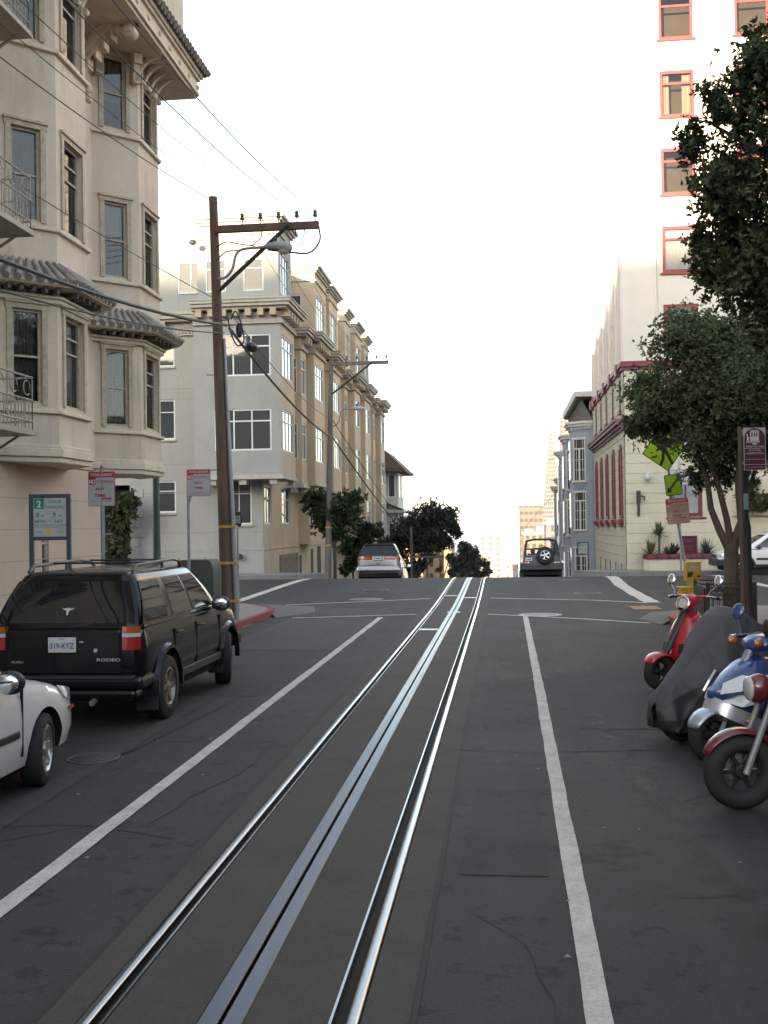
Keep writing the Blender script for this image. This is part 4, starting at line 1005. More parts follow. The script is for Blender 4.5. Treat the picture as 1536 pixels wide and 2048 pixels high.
victorian('victorian_house', 'last grey house low on the right side of the hill before downtown', 86, 99, 1.4, 4.9,
          [(87,90.5,.9,-14,1.0)], None, (9,86,-9))
# ------------------------------------------------------------------ trees and plants
def leafmat(name, a, b, rough=.55, trans=.15):
    m = bpy.data.materials.new(name); m.use_nodes = True; nt = m.node_tree; N = nt.nodes; L = nt.links
    p = N['Principled BSDF']; p.inputs['Roughness'].default_value = rough; p.inputs['Specular IOR Level'].default_value = .4
    g = N.new('ShaderNodeNewGeometry'); tc = N.new('ShaderNodeTexCoord'); nz = N.new('ShaderNodeTexNoise'); nz.inputs['Scale'].default_value = 1.6
    L.new(tc.outputs['Object'], nz.inputs['Vector'])
    ad = N.new('ShaderNodeMath'); ad.operation = 'MULTIPLY_ADD'; ad.inputs[1].default_value = .6; L.new(g.outputs['Random Per Island'], ad.inputs[0])
    m2 = N.new('ShaderNodeMath'); m2.operation = 'MULTIPLY'; m2.inputs[1].default_value = .5; L.new(nz.outputs['Fac'], m2.inputs[0]); L.new(m2.outputs[0], ad.inputs[2])
    mx = N.new('ShaderNodeMix'); mx.data_type = 'RGBA'; mx.inputs['A'].default_value = (*a,1); mx.inputs['B'].default_value = (*b,1)
    L.new(ad.outputs[0], mx.inputs['Factor']); L.new(mx.outputs['Result'], p.inputs['Base Color'])
    tr = N.new('ShaderNodeBsdfTranslucent'); L.new(mx.outputs['Result'], tr.inputs['Color'])
    ms = N.new('ShaderNodeMixShader'); ms.inputs['Fac'].default_value = trans
    L.new(p.outputs[0], ms.inputs[1]); L.new(tr.outputs[0], ms.inputs[2]); L.new(ms.outputs[0], N['Material Output'].inputs['Surface'])
    return m
def leaves(name, blobs, n, size, mat, parent, seed, per=6, clump=.22, asp=.42, shell=.35, yscale=1., droop=0.):
    """a crown of separate leaves: rosettes gathered in clumps around the surfaces of overlapping lobes"""
    rg = np.random.default_rng(seed)
    bl = np.array(blobs, float); wgt = bl[:,3]**2; wgt /= wgt.sum()
    nc = max(8, n//(per*7))
    bi = rg.choice(len(bl), nc, p=wgt)
    d = rg.normal(size=(nc,3)); d[:,2] += .15; d /= np.linalg.norm(d,axis=1)[:,None]
    rad = (1-np.abs(rg.normal(0,shell,nc)).clip(0,.95))*rg.uniform(.86,1.16,nc)
    cc = bl[bi,:3] + d*(rad*bl[bi,3])[:,None]*np.array([1,yscale,1]); cd_ = d; cr_ = bl[bi,3]*clump*rg.uniform(.6,1.3,nc)
    nr = n//per
    ci = rg.integers(0,nc,nr)
    p = cc[ci] + rg.normal(size=(nr,3))*cr_[ci][:,None]*.6
    ax = cd_[ci] + rg.normal(size=(nr,3))*.6; ax[:,2] += .35-droop; ax /= np.linalg.norm(ax,axis=1)[:,None]
    # leaves radiate around the twig axis
    P = np.repeat(p, per, 0); A = np.repeat(ax, per, 0); m = len(P)
    t = rg.normal(size=(m,3)); u = t-(t*A).sum(1)[:,None]*A; u /= np.linalg.norm(u,axis=1)[:,None]
    l = u*.85 + A*rg.uniform(-.1,.9,m)[:,None]; l[:,2] -= droop; l /= np.linalg.norm(l,axis=1)[:,None]
    s = np.cross(l, A + rg.normal(size=(m,3))*.35); s /= np.linalg.norm(s,axis=1)[:,None]+1e-9
    nn = np.cross(s,l)
    L_ = (size*rg.uniform(.65,1.25,m))[:,None]; W_ = L_*asp
    v = np.stack([P, P+l*L_*.45+s*W_*.5+nn*L_*.06, P+l*L_, P+l*L_*.45-s*W_*.5+nn*L_*.06], 1).reshape(-1,3)
    me = bpy.data.meshes.new(name); me.vertices.add(4*m); me.vertices.foreach_set('co', v.astype(np.float32).ravel())
    me.loops.add(4*m); me.loops.foreach_set('vertex_index', np.arange(4*m, dtype=np.int32))
    me.polygons.add(m); me.polygons.foreach_set('loop_start', np.arange(0,4*m,4,dtype=np.int32)); me.polygons.foreach_set('loop_total', np.full(m,4,dtype=np.int32))
    me.materials.append(mat); me.update(calc_edges=True); me.validate()
    return put(name, me, None, parent)
m_bark = M('bark', (.10,.078,.062), rough=.9, var=.3, scale=6, bump=.6, bscale=30, stretch=(1,1,.3))
m_barkp = M('bark_pale', (.2,.17,.14), rough=.9, var=.3, scale=4)
lf_dark = leafmat('leaf_dark', (.016,.026,.010), (.052,.072,.026))
lf_mid = leafmat('leaf_mid', (.034,.052,.024), (.115,.15,.07))
lf_fic = leafmat('leaf_ficus', (.014,.026,.010), (.045,.068,.020))
lf_euc = leafmat('leaf_eucalyptus', (.020,.026,.014), (.055,.062,.034))
lf_vine = leafmat('leaf_vine', (.02,.03,.012), (.07,.09,.03))
def limb(mb, pts, r0, r1, n=9):
    k = len(pts); mb.tube(pts, [r0+(r1-r0)*i/(k-1) for i in range(k)], n)

# dark tree close on the right, its trunk just outside the picture
T = thing('street_tree', 'dense dark tree reaching in at the upper right edge, closest to the viewer', 'tree', (4.35,11.5,.15), world=True, group='trees along the street')
nb = [(2.69,6.8,.41),(2.33,6.58,.27),(2.11,6.27,.21),(2.52,6.01,.47),(2.36,5.53,.33),(2.17,5.11,.23),(2.66,5.14,.49),(2.55,4.62,.36),(2.8,4.29,.33),(2.27,4.79,.25),(2.96,7.15,.38),(3.29,6.07,.82),(3.27,5.01,.71),(3.75,7.5,.8),(3.2,7.6,.5),(2.62,6.35,.3),(2.75,5.6,.4),(2.5,4.95,.35),(3.06,4.28,.44),(3.41,6.86,.66),(4.3,5.2,1.0),(4.4,6.6,1.1),(5.2,5.8,1.0),(4.2,4.4,.7)]
blobs = [(x,11.5+((i*37)%7-3)*.14,z,r) for i,(x,z,r) in enumerate(nb)] + [(4.2,12.8,5.6,1.0),(4.4,10.3,5.6,.9),(3.4,12.5,5.2,.7)]
m = MB(); limb(m, [(4.35,11.5,.1),(4.33,11.5,1.6),(4.2,11.5,2.9),(4.25,11.5,4.4),(4.3,11.55,6.2)], .17, .05)
for q in ([(4.25,11.5,2.6),(3.7,11.4,3.7),(3.1,11.5,4.7),(2.5,11.5,5.2)],[(4.2,11.5,3.2),(3.6,11.6,4.9),(2.9,11.5,6.0),(2.3,11.5,6.4)],[(4.25,11.5,4.0),(3.9,11.4,5.8),(3.4,11.5,6.9),(2.8,11.5,7.1)],[(4.2,11.5,3),(4.8,11.6,4.5),(5.3,11.7,5.8)],[(4.2,11.5,3.1),(4.3,12.3,4.6),(4.2,12.9,5.6)]): limb(m, q, .09, .015, 7)
put('trunk', m, m_bark, T); leaves('crown', blobs, 170000, .070, lf_dark, T, 3, shell=.6, asp=.45, clump=.32)

# clipped tree at the corner behind the railing
T = thing('street_tree', 'bushy round street tree with several bent stems inside the black railing', 'tree', (4.17,20,.15), world=True, group='trees along the street')
bb = [(3.24,5.36,.62),(2.82,4.72,.43),(2.53,3.98,.27),(3.08,4.16,.62),(3.7,5.62,.5),(4.15,5.43,.67),(4.77,5.13,.67),(4.04,4.5,.95),(4.93,4.11,.76),(3.58,3.66,.46),(4.16,3.57,.62),(3.65,2.98,.27),(4.19,3.06,.33),(3.0,3.85,.24),(5.47,4.55,.76),(4.74,3.5,.43),(2.75,4.3,.35)]
blobs = [(x,20+((i*53)%9-4)*.17,z,r) for i,(x,z,r) in enumerate(bb)] + [(4.1,21,4.5,.8),(4.2,19.1,4.4,.75),(3.4,19.4,4.4,.5)]
m = MB(); limb(m, [(4.17,20,.1),(4.18,20,.7),(4.19,20,1.35),(4.2,20,1.75)], .15, .13)
for q,ra,rb in (([(4.17,20,1.6),(3.98,20,2.02),(3.84,20,2.4),(3.80,20.05,2.9),(3.6,20.05,3.6)],.08,.04),([(4.2,20,1.65),(4.12,19.98,2.2),(4.0,20,2.75),(3.85,20,3.3),(3.7,20.1,4.1)],.07,.035),([(4.2,20,1.7),(4.38,20,2.15),(4.34,20,2.75),(4.36,20,3.4),(4.3,20,4.3)],.075,.045),
          ([(4.22,20,1.6),(4.42,20.1,1.95),(4.44,20.1,2.3),(4.62,20.15,2.9),(4.85,20.2,3.7)],.065,.03),([(4.34,20,2.6),(4.6,19.9,3.3),(4.9,19.9,4)],.04,.02)): limb(m, q, ra, rb)
put('trunk', m, m_bark, T); leaves('crown', blobs, 165000, .068, lf_mid, T, 5, shell=.55, asp=.45, clump=.3)

# big-leaved trees by the far pole
def ftree(lab, x, y, z0, zf, bl, seed, n, sz, lf, tr=.09, yo=.4, **k):
    T = thing('street_tree', lab, 'tree', (x,y,z0), world=True, group='trees along the street')
    m = MB(); limb(m, [(x,y,z0),(x+.03,y,z0+(zf-z0)*.6),(x,y,zf)], tr, tr*.75)
    for i,(bx,bz,r) in enumerate(bl[:7]): limb(m, [(x,y,zf-.1*(i%3)),((x+bx)/2,y,(zf+bz)/2-.1),(bx,y,bz)], tr*.5, tr*.15, 6)
    put('trunk', m, m_bark, T)
    rr = random.Random(seed); leaves('crown', [(a,y+rr.uniform(-yo,yo),b,c) for a,b,c in bl], n, sz, lf, T, seed, **k)
ftree('small big-leaved tree partly hidden by the far utility pole', -7.62, 47.2, -.75, 1.35, [(-8.62,3.3,.42),(-8.06,3.1,.62),(-7.09,3.3,.5),(-6.76,2.59,.6),(-7.34,1.91,.5),(-8.2,2.3,.45),(-7.68,2.71,.6),(-6.55,3.6,.3)], 11, 7500, .22, lf_fic, asp=.5, clump=.36, shell=.5)
ftree('low big-leaved tree on a thin stem just above the silver minivan', -7.05, 49, -1.2, .4, [(-6.32,1.75,.5),(-7.0,1.2,.55),(-5.84,2.0,.3),(-6.69,.71,.42),(-5.49,1.35,.25),(-7.3,.3,.3)], 12, 5500, .22, lf_fic, tr=.06, asp=.5, clump=.3)
# eucalyptus down the hill
ftree('big round dark tree down the hill behind the minivan', -7.2, 85, -8.4, -2.2, [(-7.06,2.05,1.3),(-5.91,3.0,1.15),(-4.61,2.75,1.0),(-8.1,1.0,1.05),(-3.85,1.75,.6),(-6.27,.9,1.3),(-8.8,-.2,.85),(-4.84,1.2,.75),(-7.9,-1.6,1.0),(-8.4,-2.4,1.0),(-6.7,-1.0,.5),(-8.9,-4,1.1),(-7.7,-3.6,.7)], 13, 42000, .30, lf_euc, tr=.22, yo=1.1, asp=.38, clump=.34, droop=.25, shell=.6)
ftree('smaller ragged tree further down the hill, right of the big round tree', -7.6, 120, -13, -6.5, [(x*.706,2.15+(z-2.15)*.706,r*.706) for x,z,r in [(-6.07,-1.5,1.1),(-4.89,-2.9,1.5),(-7.32,-3.9,1.4),(-3.54,-4.4,1.2),(-8.6,-2.9,.6),(-10.1,-5.0,.6),(-5.32,-5.2,1.5),(-8.15,-5.6,.9),(-2.76,-5.4,.7),(-4.2,-6.6,1.2)]], 14, 14000, .32, lf_euc, tr=.3, yo=1., asp=.4, clump=.26, droop=.2)
# climbing plant beside the dark entry
T = thing('climbing_plant', 'tall leafy climbing plant against the dark entry left of the corner block', 'climbing plant', (-16.35,43.9,.2), world=True)
m = MB(); limb(m, [(-16.4,43.9,.2),(-16.5,43.9,1.4),(-16.3,43.9,2.4),(-16.2,43.9,3.3)], .07, .03); limb(m, [(-16.3,43.9,.2),(-16.7,43.9,1.2),(-16.6,43.9,2.2)], .05, .02); put('stem', m, m_bark, T)
leaves('foliage', [(-16.3,43.8,3.24,.52),(-16.45,43.9,2.45,.45),(-16.07,43.8,3.4,.37),(-16.7,43.8,1.6,.3),(-15.97,43.8,2.8,.33),(-16.4,43.8,1.3,.3),(-16.9,43.9,.9,.35),(-16.5,43.9,.6,.35),(-16.8,43.9,2.9,.45),(-16.3,43.9,2.0,.3)], 6500, .2, lf_vine, T, 21, asp=.5, clump=.3)

# plants in the planter and on the wall
def spiky(lab, x, y, z, n, L, seed, mat, stem=0., name='yucca', up=.15, w=.035):
    T = thing(name, lab, 'plant', (x,y,z), 0, 'plants along the cream wall'); rg = random.Random(seed); m = MB()
    if stem: s = MB(); s.tube([(0,0,-.1),(.02,0,stem)], [.05,.04], 7); put('stem', s, m_bark, T)
    for i in range(n):
        a = rg.uniform(0,6.283); e = rg.uniform(up-.35,1.45); l = L*rg.uniform(.7,1.1); c,s_ = math.cos(e),math.sin(e)
        d = Vector((math.cos(a)*c, math.sin(a)*c, s_)); sd = Vector((-math.sin(a),math.cos(a),0))*w
        b0 = Vector((0,0,stem)); p1 = b0+d*l*.55; p2 = b0+d*l+Vector((0,0,-l*.12*c))
        m.add([b0-sd*.6,b0+sd*.6,p1+sd,p1-sd,p2],[(0,1,2,3),(3,2,4)])
    put('leaves', m, mat, T, smooth=0); return T
ly = leafmat('leaf_yucca', (.05,.075,.03), (.16,.18,.08)); la = leafmat('leaf_agave', (.03,.05,.04), (.07,.10,.075))
spiky('tall spiky yucca on a stem at the left end of the maroon-rimmed planter', 6.41, 44.4, .8, 90, .62, 1, ly, .85)
spiky('low spiky yucca at the left end of the maroon-rimmed planter', 6.05, 44.35, .8, 70, .75, 2, ly)
spiky('broad-leaved agave in the middle of the maroon-rimmed planter', 7.0, 44.35, .8, 26, .62, 3, la, 0, 'agave', .5, .08)
spiky('fine grassy clump at the right end of the maroon-rimmed planter', 8.3, 44.35, .8, 110, .8, 4, la, 0, 'grass_clump', .3, .02)
spiky('second yucca between the agave and the tall yucca, low in the planter', 6.72, 44.4, .8, 50, .45, 5, ly)
T = thing('hanging_plant', 'hanging fern-like greenery on the cream wall behind the stop pole', 'plant', (10.2,44.8,2.5), world=True, group='plants along the cream wall')
leaves('foliage', [(9.9,44.7,3.15,.45),(10.5,44.7,2.9,.5),(11.2,44.7,2.9,.55),(12,44.7,3.1,.5),(10.3,44.7,3.6,.3)], 3800, .25, lf_vine, T, 23, asp=.2, droop=.35)
m = MB(); m.box(9.5,12.4,44.75,44.99,2.4,2.62); put('wall_box', m, m_cream, T, smooth=0)
# ------------------------------------------------------------------ utility poles, lamps and wires
m_pole = M('pole_wood', (.135,.085,.060), rough=.88, var=.3, scale=5, bump=.6, bscale=22, stretch=(1,1,.12), stain=.5, stain_scale=1.2)
m_poleg = M('pole_wood_grey', (.15,.135,.12), rough=.88, var=.25, scale=5, bump=.4, bscale=22, stretch=(1,1,.12))
m_band = M('yellow_band', (.55,.30,.03), rough=.5, var=.15)
m_galv = M('galvanised', (.27,.28,.30), rough=.5, metal=.5, var=.15, scale=5)
m_lamp = M('lamp_housing', (.33,.34,.33), rough=.45, var=.1)
m_ins = M('insulator_glaze', (.10,.09,.085), rough=.25, var=.1)
m_wire = M('wire_black', (.025,.025,.028), rough=.6, var=0)
m_lens = M('lamp_lens', (.5,.5,.47), rough=.15, var=0)
def pole(lab, x, y, z0, ztop, lean, wood, arm_z, arm_l, detail):
    T = thing('utility_pole', lab, 'utility pole', (x,y,z0), 0, 'utility poles on the left side of the street'); H = ztop-z0
    m = MB(); n = 9; m.tube([(lean*H*i/n,0,H*i/n-.2) for i in range(n+1)], [.152-.058*i/n for i in range(n+1)], 16); put('shaft', m, wood, T, smooth=50)
    za = arm_z-z0; lx = lambda z: lean*z
    m = MB(); m.box(lx(za)+.05,lx(za)+arm_l,-.17,-.06,za-.08,za+.08); put('crossarm', m, wood, T, smooth=0, bevel=.01)
    m = MB(); m.tube([(lx(za-1.35)+.1,-.14,za-1.35),(lx(za)+arm_l*.72,-.19,za+.0)], .045, 6); put('brace', m, m_darkmetal, T)
    xs = [lx(za)+arm_l*(.28+.172*k) for k in range(5)]
    for xx in xs:
        m = MB(); m.lathe([(.012,-.02),(.012,.1),(.05,.11),(.055,.15),(.03,.17),(.045,.19),(.04,.24),(.0001,.26)], 10, (xx,-.115,za+.08)); put('insulator', m, m_ins, T)
    for z in detail.get('bands',()):
        m = MB(); r = .152-.058*z/H+.006; m.lathe([(r,z-.03),(r,z+.03)], 16, (lean*z,0,0)); 
        if detail.get('conduit'): m.box(lean*z+r*.75, lean*z+r+.125, -.085,.05, z-.03,z+.03)
        put('band', m, m_band, T)
    if detail.get('conduit'):
        m = MB(); m.tube([(.2,-.02,-.1),(lean*2.6+.185,-.02,2.6),(lean*4.6+.16,-.02,4.6),(lean*6.2+.14,-.02,6.2)], [.06,.052,.04,.03], 10); put('conduit', m, m_galv, T)
    m = MB()
    for k,z in enumerate(detail.get('steps',())): 
        m = MB(); sx = -1 if k%2==0 else 1; r = .152-.058*z/H; m.tube([(lean*z+sx*r*.8,-.03,z),(lean*z+sx*(r+.16),-.05,z),(lean*z+sx*(r+.16),-.05,z+.04)], .011, 5); put('step', m, m_darkmetal, T)
    if 'lamp' in detail:
        zl, lx_, zh = detail['lamp']; zl -= z0; zh -= z0
        m = MB(); m.tube(curve([(lx(zl)+.08,-.12,zl),(lx(zl)+.25,-.16,zl+.02),(lx(zl)+.42,-.2,zl+.18),(lx(zl)+.58,-.22,zh-.06),(lx_-.05,-.22,zh)]), .03, 8); put('lamp_arm', m, m_galv, T)
        m = MB(); rr = []
        for t,hw,hu,hd in ((0,.05,.035,.035),(.12,.09,.07,.05),(.3,.13,.11,.07),(.5,.155,.12,.11),(.68,.14,.09,.15),(.8,.09,.05,.12),(.84,.03,.02,.06)):
            rr.append([(lx_-.05+t*.75, -.22+hw*math.cos(a), zh+(hu if math.sin(a)>0 else hd)*math.sin(a)) for a in [2*math.pi*k/14 for k in range(14)]])
        m.rings(rr); lh = put('lamp_head', m, m_lamp, T, smooth=60)
        m = MB(); m.lathe([(.045,0),(.045,.1),(.0001,.11)],10,(lx_+.22,-.22,zh+.1)); put('photocell', m, m_darkmetal, lh)
        m = MB(); m.ell((lx_+.4,-.22,zh-.09),(.14,.11,.09),12,6); put('lens', m, m_lens, lh)
    if detail.get('gear'):
        m = Each('cable_loop', m_wire, T)   # loose service cables and clamps on the pole
        zc = detail['gear']-z0
        m.tube(curve([(.12,-.15,zc),(.2,-.2,zc-.35),(.34,-.22,zc-.6),(.48,-.2,zc-.5),(.42,-.2,zc-.1),(.3,-.2,zc+.15),(.18,-.15,zc)]), .018, 6)
        m.tube(curve([(lx(za)+arm_l,-.11,za-.02),(lx(za)+arm_l+.02,-.13,za-.35),(lx(za)+arm_l-.2,-.2,za-.62),(lx(za)+arm_l-.6,-.22,za-.6),(lx(za)+1.25,-.22,za-.52)]), .02, 6)
        m.tube(curve([(lx(za)+.95,-.2,za-.42),(lx(za)+.6,-.2,za-.36),(lx(za)+.3,-.18,za-.3),(lx(za)+.08,-.15,za-.4)]), .013, 6)
        m.tube(curve([(lx(za)+.95,-.2,za-.45),(lx(za)+.55,-.2,za-.5),(lx(za)+.3,-.18,za-.52),(lx(za)+.06,-.15,za-.7)]), .013, 6)
        m.tube(curve([(lx(za)+.9,-.2,za-.4),(lx(za)+1.08,-.18,za-.25),(lx(za)+1.1,-.15,za-.08)]), .012, 6)
        m.tube(curve([(lx(za)+1.85,-.15,za-.08),(lx(za)+1.9,-.15,za-.4),(lx(za)+2.0,-.15,za-.38),(lx(za)+2.05,-.13,za-.08)]), .01, 6)
        m = MB(); m.ell((.52,.35,zc-.55),(.14,.3,.11),10,6); put('splice_case', m, m_wire, T); m = MB(); m.ell((.36,-.12,zc-.25),(.08,.08,.17),8,6); put('splice_case', m, m_wire, T)
    return T
A1 = pole('tall brown wooden utility pole with yellow bands, nearest on the left', -6.03, 22.6, .15, 9.7, -.024, m_pole, 8.74, 2.36, dict(bands=(.42,1.25,2.05), conduit=True, steps=(3.3,4.6,5.4,6.6), lamp=(7.65,1.0,8.28), gear=6.75))
A2 = pole('grey wooden utility pole with lamp across the side street, middle one of three', -7.86, 46.7, -.55, 9.92, .029, m_poleg, 9.5, 2.62, dict(bands=(1.9,2.7), lamp=(6.7,1.25,7.45)))
A3 = pole('distant utility pole half hidden by the big round tree', -6.95, 80, -7.4, 2.3, .0, m_poleg, -.2, 2.5, dict(lamp=(-2.8,.9,-2.3)))
def wire(lab, pts, r, grp='overhead wires along the street', sag=0., n=26, name='overhead_wire'):
    P = []
    for (a,b) in zip(pts[:-1],pts[1:]):
        a,b = Vector(a),Vector(b); L_ = (b-a).length
        for i in range(n): 
            t = i/n; P.append(a+(b-a)*t - Vector((0,0,sag*4*t*(1-t)*(L_/40)**1.0)))
    P.append(Vector(pts[-1])); m = MB(); m.tube(P, r, 5); return solo(name, m, m_wire, lab, 'wire', grp, smooth=60)
ix = [-6.03-.21+2.36*(.28+.172*k) for k in range(5)]; ix2 = [-7.86+.29+2.62*(.28+.172*k) for k in range(5)]
names = ['innermost','second innermost','middle','second outermost','outermost']
for k in range(5):
    q = (ix[k], 22.48, 9.03); e_ = (-6.6+.6*k+.35, -16, 9.2)
    wire(f'thin wire from the {names[k]} insulator of the near pole up towards the viewer', [e_, q], .0085 if k in (0,3,4) else .006, sag=1.75)
    wire(f'thin wire from the {names[k]} insulator of the near pole to the far pole', [q, (ix2[k],46.6,9.85)], .006, sag=.9)
# heavy bundle at mid height
wire('thick black cable bundle from the left edge to the near pole', [(-5.9,-16,7.1),(-5.95,22.45,6.62)], .032, sag=1.75)
wire('second black cable just under the thick bundle at the left edge', [(-6.1,-16,6.3),(-6.0,22.45,6.45)], .014, sag=1.75)
wire('thick black cable bundle running down from the near pole to the far pole', [(-5.95,22.7,6.6),(-7.5,46.6,6.15)], .034, sag=.5)
wire('black cable bundle from the far pole down behind the round tree', [(-7.55,46.8,6.2),(-6.8,80,.9)], .036, sag=.3)
wire('second cable from the far pole down the hill', [(-7.55,46.8,7.0),(-6.8,80,1.3)], .02, sag=.2)
wire('service wire from the near pole across the corner block facade', [(-5.9,22.7,6.9),(-7.6,46.6,7.0)], .011, sag=.5)
wire('service wire from the left house over to the near pole', [(-7.05,15.0,7.3),(-6.1,22.5,7.15)], .008, sag=.2)
wire('guy wire from the crossarm tip to the far pole', [(-4.1,22.5,8.7),(-5.3,46.5,9.6)], .007, sag=.3)
for lab,a,b,s in (('upper span wire over the hill road, rising right to the grey house',(-8,84,4.6),(5,66,6.7),.3),('lower span wire over the hill road, rising right to the grey house',(-8,84,4.4),(5.2,64,5.2),.6),('span wire falling right across the bay view',(-6.5,90,5.6),(7,78,3.6),.8),('steep thin wire from downtown up to the right',(-3,150,-3.5),(3.9,75,4.6),.3),('faint low span wire across the bay view, above the road crest',(-2.0,110,-2.6),(4.9,95,-1.2),.5)):
    wire(lab, [a,b], .013, 'span wires over the hill road', sag=s)
# small pulley-like connector hanging in the wires
m = MB(); m.ell((-12.9,43.3,14.35),(.16,.1,.13),10,6); m.tube([(-13.6,43.3,14.5),(-12.9,43.3,14.38),(-11,43.3,14.0)], .012, 5); solo('wire_connector', m, m_wire, 'small dark connector on a wire before the pale penthouse', 'wire fitting')
# ------------------------------------------------------------------ downtown and the bay shore
def wmat(name, wallc, winc, sx, sz, fx=.55, fz=.5, rough=.8, gap=0.):
    """far facade: rows of windows on a grid as a pattern of the wall"""
    m = bpy.data.materials.new(name); m.use_nodes = True; nt = m.node_tree; N = nt.nodes; L = nt.links; p = N['Principled BSDF']
    p.inputs['Roughness'].default_value = rough; tc = N.new('ShaderNodeTexCoord'); sp = N.new('ShaderNodeSeparateXYZ'); L.new(tc.outputs['Object'], sp.inputs[0])
    def band(out, s, f):
        a = N.new('ShaderNodeMath'); a.operation='MULTIPLY'; a.inputs[1].default_value=1/s; L.new(out, a.inputs[0])
        b = N.new('ShaderNodeMath'); b.operation='FRACT'; L.new(a.outputs[0], b.inputs[0])
        c = N.new('ShaderNodeMath'); c.operation='LESS_THAN'; c.inputs[1].default_value=f; L.new(b.outputs[0], c.inputs[0]); return c.outputs[0]
    ad = N.new('ShaderNodeMath'); ad.operation='ADD'; L.new(sp.outputs['X'], ad.inputs[0]); L.new(sp.outputs['Y'], ad.inputs[1])
    mu = N.new('ShaderNodeMath'); mu.operation='MULTIPLY'; L.new(band(ad.outputs[0],sx,fx), mu.inputs[0]); L.new(band(sp.outputs['Z'],sz,fz), mu.inputs[1])
    mx = N.new('ShaderNodeMix'); mx.data_type='RGBA'; mx.inputs['A'].default_value=(*wallc,1); mx.inputs['B'].default_value=(*winc,1); L.new(mu.outputs[0], mx.inputs['Factor']); L.new(mx.outputs['Result'], p.inputs['Base Color'])
    return m
G = 'downtown buildings at the foot of the hill'
def tower(name, lab, x0, x1, y0, y1, z0, z1, mat, extra=(), roof=None):
    T = thing(name, lab, 'building', ((x0+x1)/2,y0,z0), world=True, group=G)
    m = MB(); m.box(x0,x1,y0,y1,z0,z1); put('wall', m, mat, T, smooth=0)
    m = MB(); m.box(x0-.3,x1+.3,y0-.3,y1+.3,z1,z1+1.0)
    for (a,b,c,d,e) in extra: m.box(a,b,y0+c,y0+d,z1+1.0,z1+e)
    put('roof', m, roof or M('roof_pale',(.4,.37,.33),rough=.9), T, smooth=0)
    return T
# slender white pyramid skyscraper
T = thing('pyramid_skyscraper', 'slender white pyramid skyscraper far downtown', 'skyscraper', (87.5,1860,-70), world=True, group=G)
m = MB(); cx, cy = 87.5, 1880.; zb, zt, hw = -72., 189., 25.5
def pr(z): return hw*(zt-z)/(zt-zb)
NS = 1
m.add([(cx-hw,cy-hw,zb),(cx+hw,cy-hw,zb),(cx+hw,cy+hw,zb),(cx-hw,cy+hw,zb),(cx,cy,zt)],[(0,1,4),(1,2,4),(2,3,4),(3,0,4)])
pw = wmat('pyramid_white', (.115,.107,.098), (.012,.010,.008), 3.4, 7.2, .6, .5); put('shaft', m, pw, T, smooth=0)
m = MB()
for s in (-1,1): m.add([(cx+s*4,cy-12,40),(cx+s*13,cy-8,-30),(cx+s*13,cy+8,-30),(cx+s*4,cy+4,40),(cx+s*7.4,cy-4,60),(cx+s*7.4,cy+4,60)],[(0,1,2,3),(0,1,4),(3,2,5),(1,2,5,4)])
put('wing', m, pw, T, smooth=0)
tower('office_tower', 'tall slab tower with pale vertical strips, just right of the pyramid', 89.5, 112, 1600, 1640, -70, 163, wmat('strip_tower',(.13,.105,.09),(.03,.022,.02),5,7,.5,.55), ((92,110,5,30,9),))
tower('office_block', 'tan mid-rise office block with a stepped roof, left of the pyramid', 8.4, 19, 500, 530, -60, 11, wmat('tan_block',(.125,.10,.085),(.06,.048,.042),2.2,3.4,.8,.45), ((13,19,2,20,5.5),))
tower('office_block', 'cream stepped block in front of the tan office block, right of the hill road', 8.2, 17.5, 420, 450, -55, -2, wmat('cream_block',(.17,.13,.095),(.06,.045,.035),2.6,3.6,.55,.5), ((9,12,2,9,2.4),(13.4,17,2,9,3.4)))
tower('office_block', 'pink grey block with twin dark bays beside the jeep roof', 13.5, 20.5, 330, 350, -45, 2, wmat('pink_block',(.15,.12,.11),(.055,.045,.04),3.0,3.2,.45,.6), ((14,16.5,1,8,1.8),))
tower('office_block', 'pale yellow block low behind the jeep', 10.5, 22, 300, 320, -42, -6.5, wmat('yellow_block',(.24,.18,.12),(.1,.07,.05),3.4,3.4,.5,.45), ())
tower('apartment_tower', 'white balconied apartment tower by the water, right of the small ragged tree', -15.9, -1.2, 700, 715, -72, -5, wmat('white_tower',(.3,.28,.24),(.11,.09,.075),4.9,3.6,.42,.5), ((-13,-10,1,6,2.2),(-8,-4,1,6,3.0)))
tower('apartment_tower', 'lower white block before the balconied tower', -18, -4.5, 560, 575, -68, -13, wmat('white_low',(.3,.26,.2),(.12,.095,.08),4,4,.4,.45), ())
tower('warehouse', 'low dark shed by the water, left of the jeep', 1.5, 9, 640, 660, -72, -21.5, wmat('shed',(.2,.19,.19),(.1,.1,.1),6,6,.3,.3), ())
for i,(x0,x1,y,zt_) in enumerate(((-22,-15.6,205,-.6),(-15.4,-10.4,215,-1.9),(-30,-22.5,205,.5),(-13,-8.2,250,-6.4))):
    lab = ['sunlit cream house behind the big round tree trunk','sunlit golden house between the two trees on the hill','sunlit cream house hidden left of the big round tree','sunlit low house under the small ragged tree'][i]
    T = thing('hillside_house', lab, 'house', ((x0+x1)/2,y,-25), world=True, group='sunlit houses down the hill')
    m = MB(); m.box(x0,x1,y,y+14,-30,zt_); put('wall', m, wmat('gold_house%d'%i,((.27,.2,.13),(.3,.21,.12),(.26,.22,.16),(.28,.2,.12))[i],(.07,.04,.025),1.7+.3*i,3.1,.4,.55), T, smooth=0)
    m = MB(); m.box(x0-.25,x1+.25,y-.35,y+14.2,zt_,zt_+.35); m.box(x0+.6,x0+1.5,y+2,y+3,zt_+.35,zt_+1.5); put('roof', m, M('roof_pale',(.4,.37,.33)), T, smooth=0)
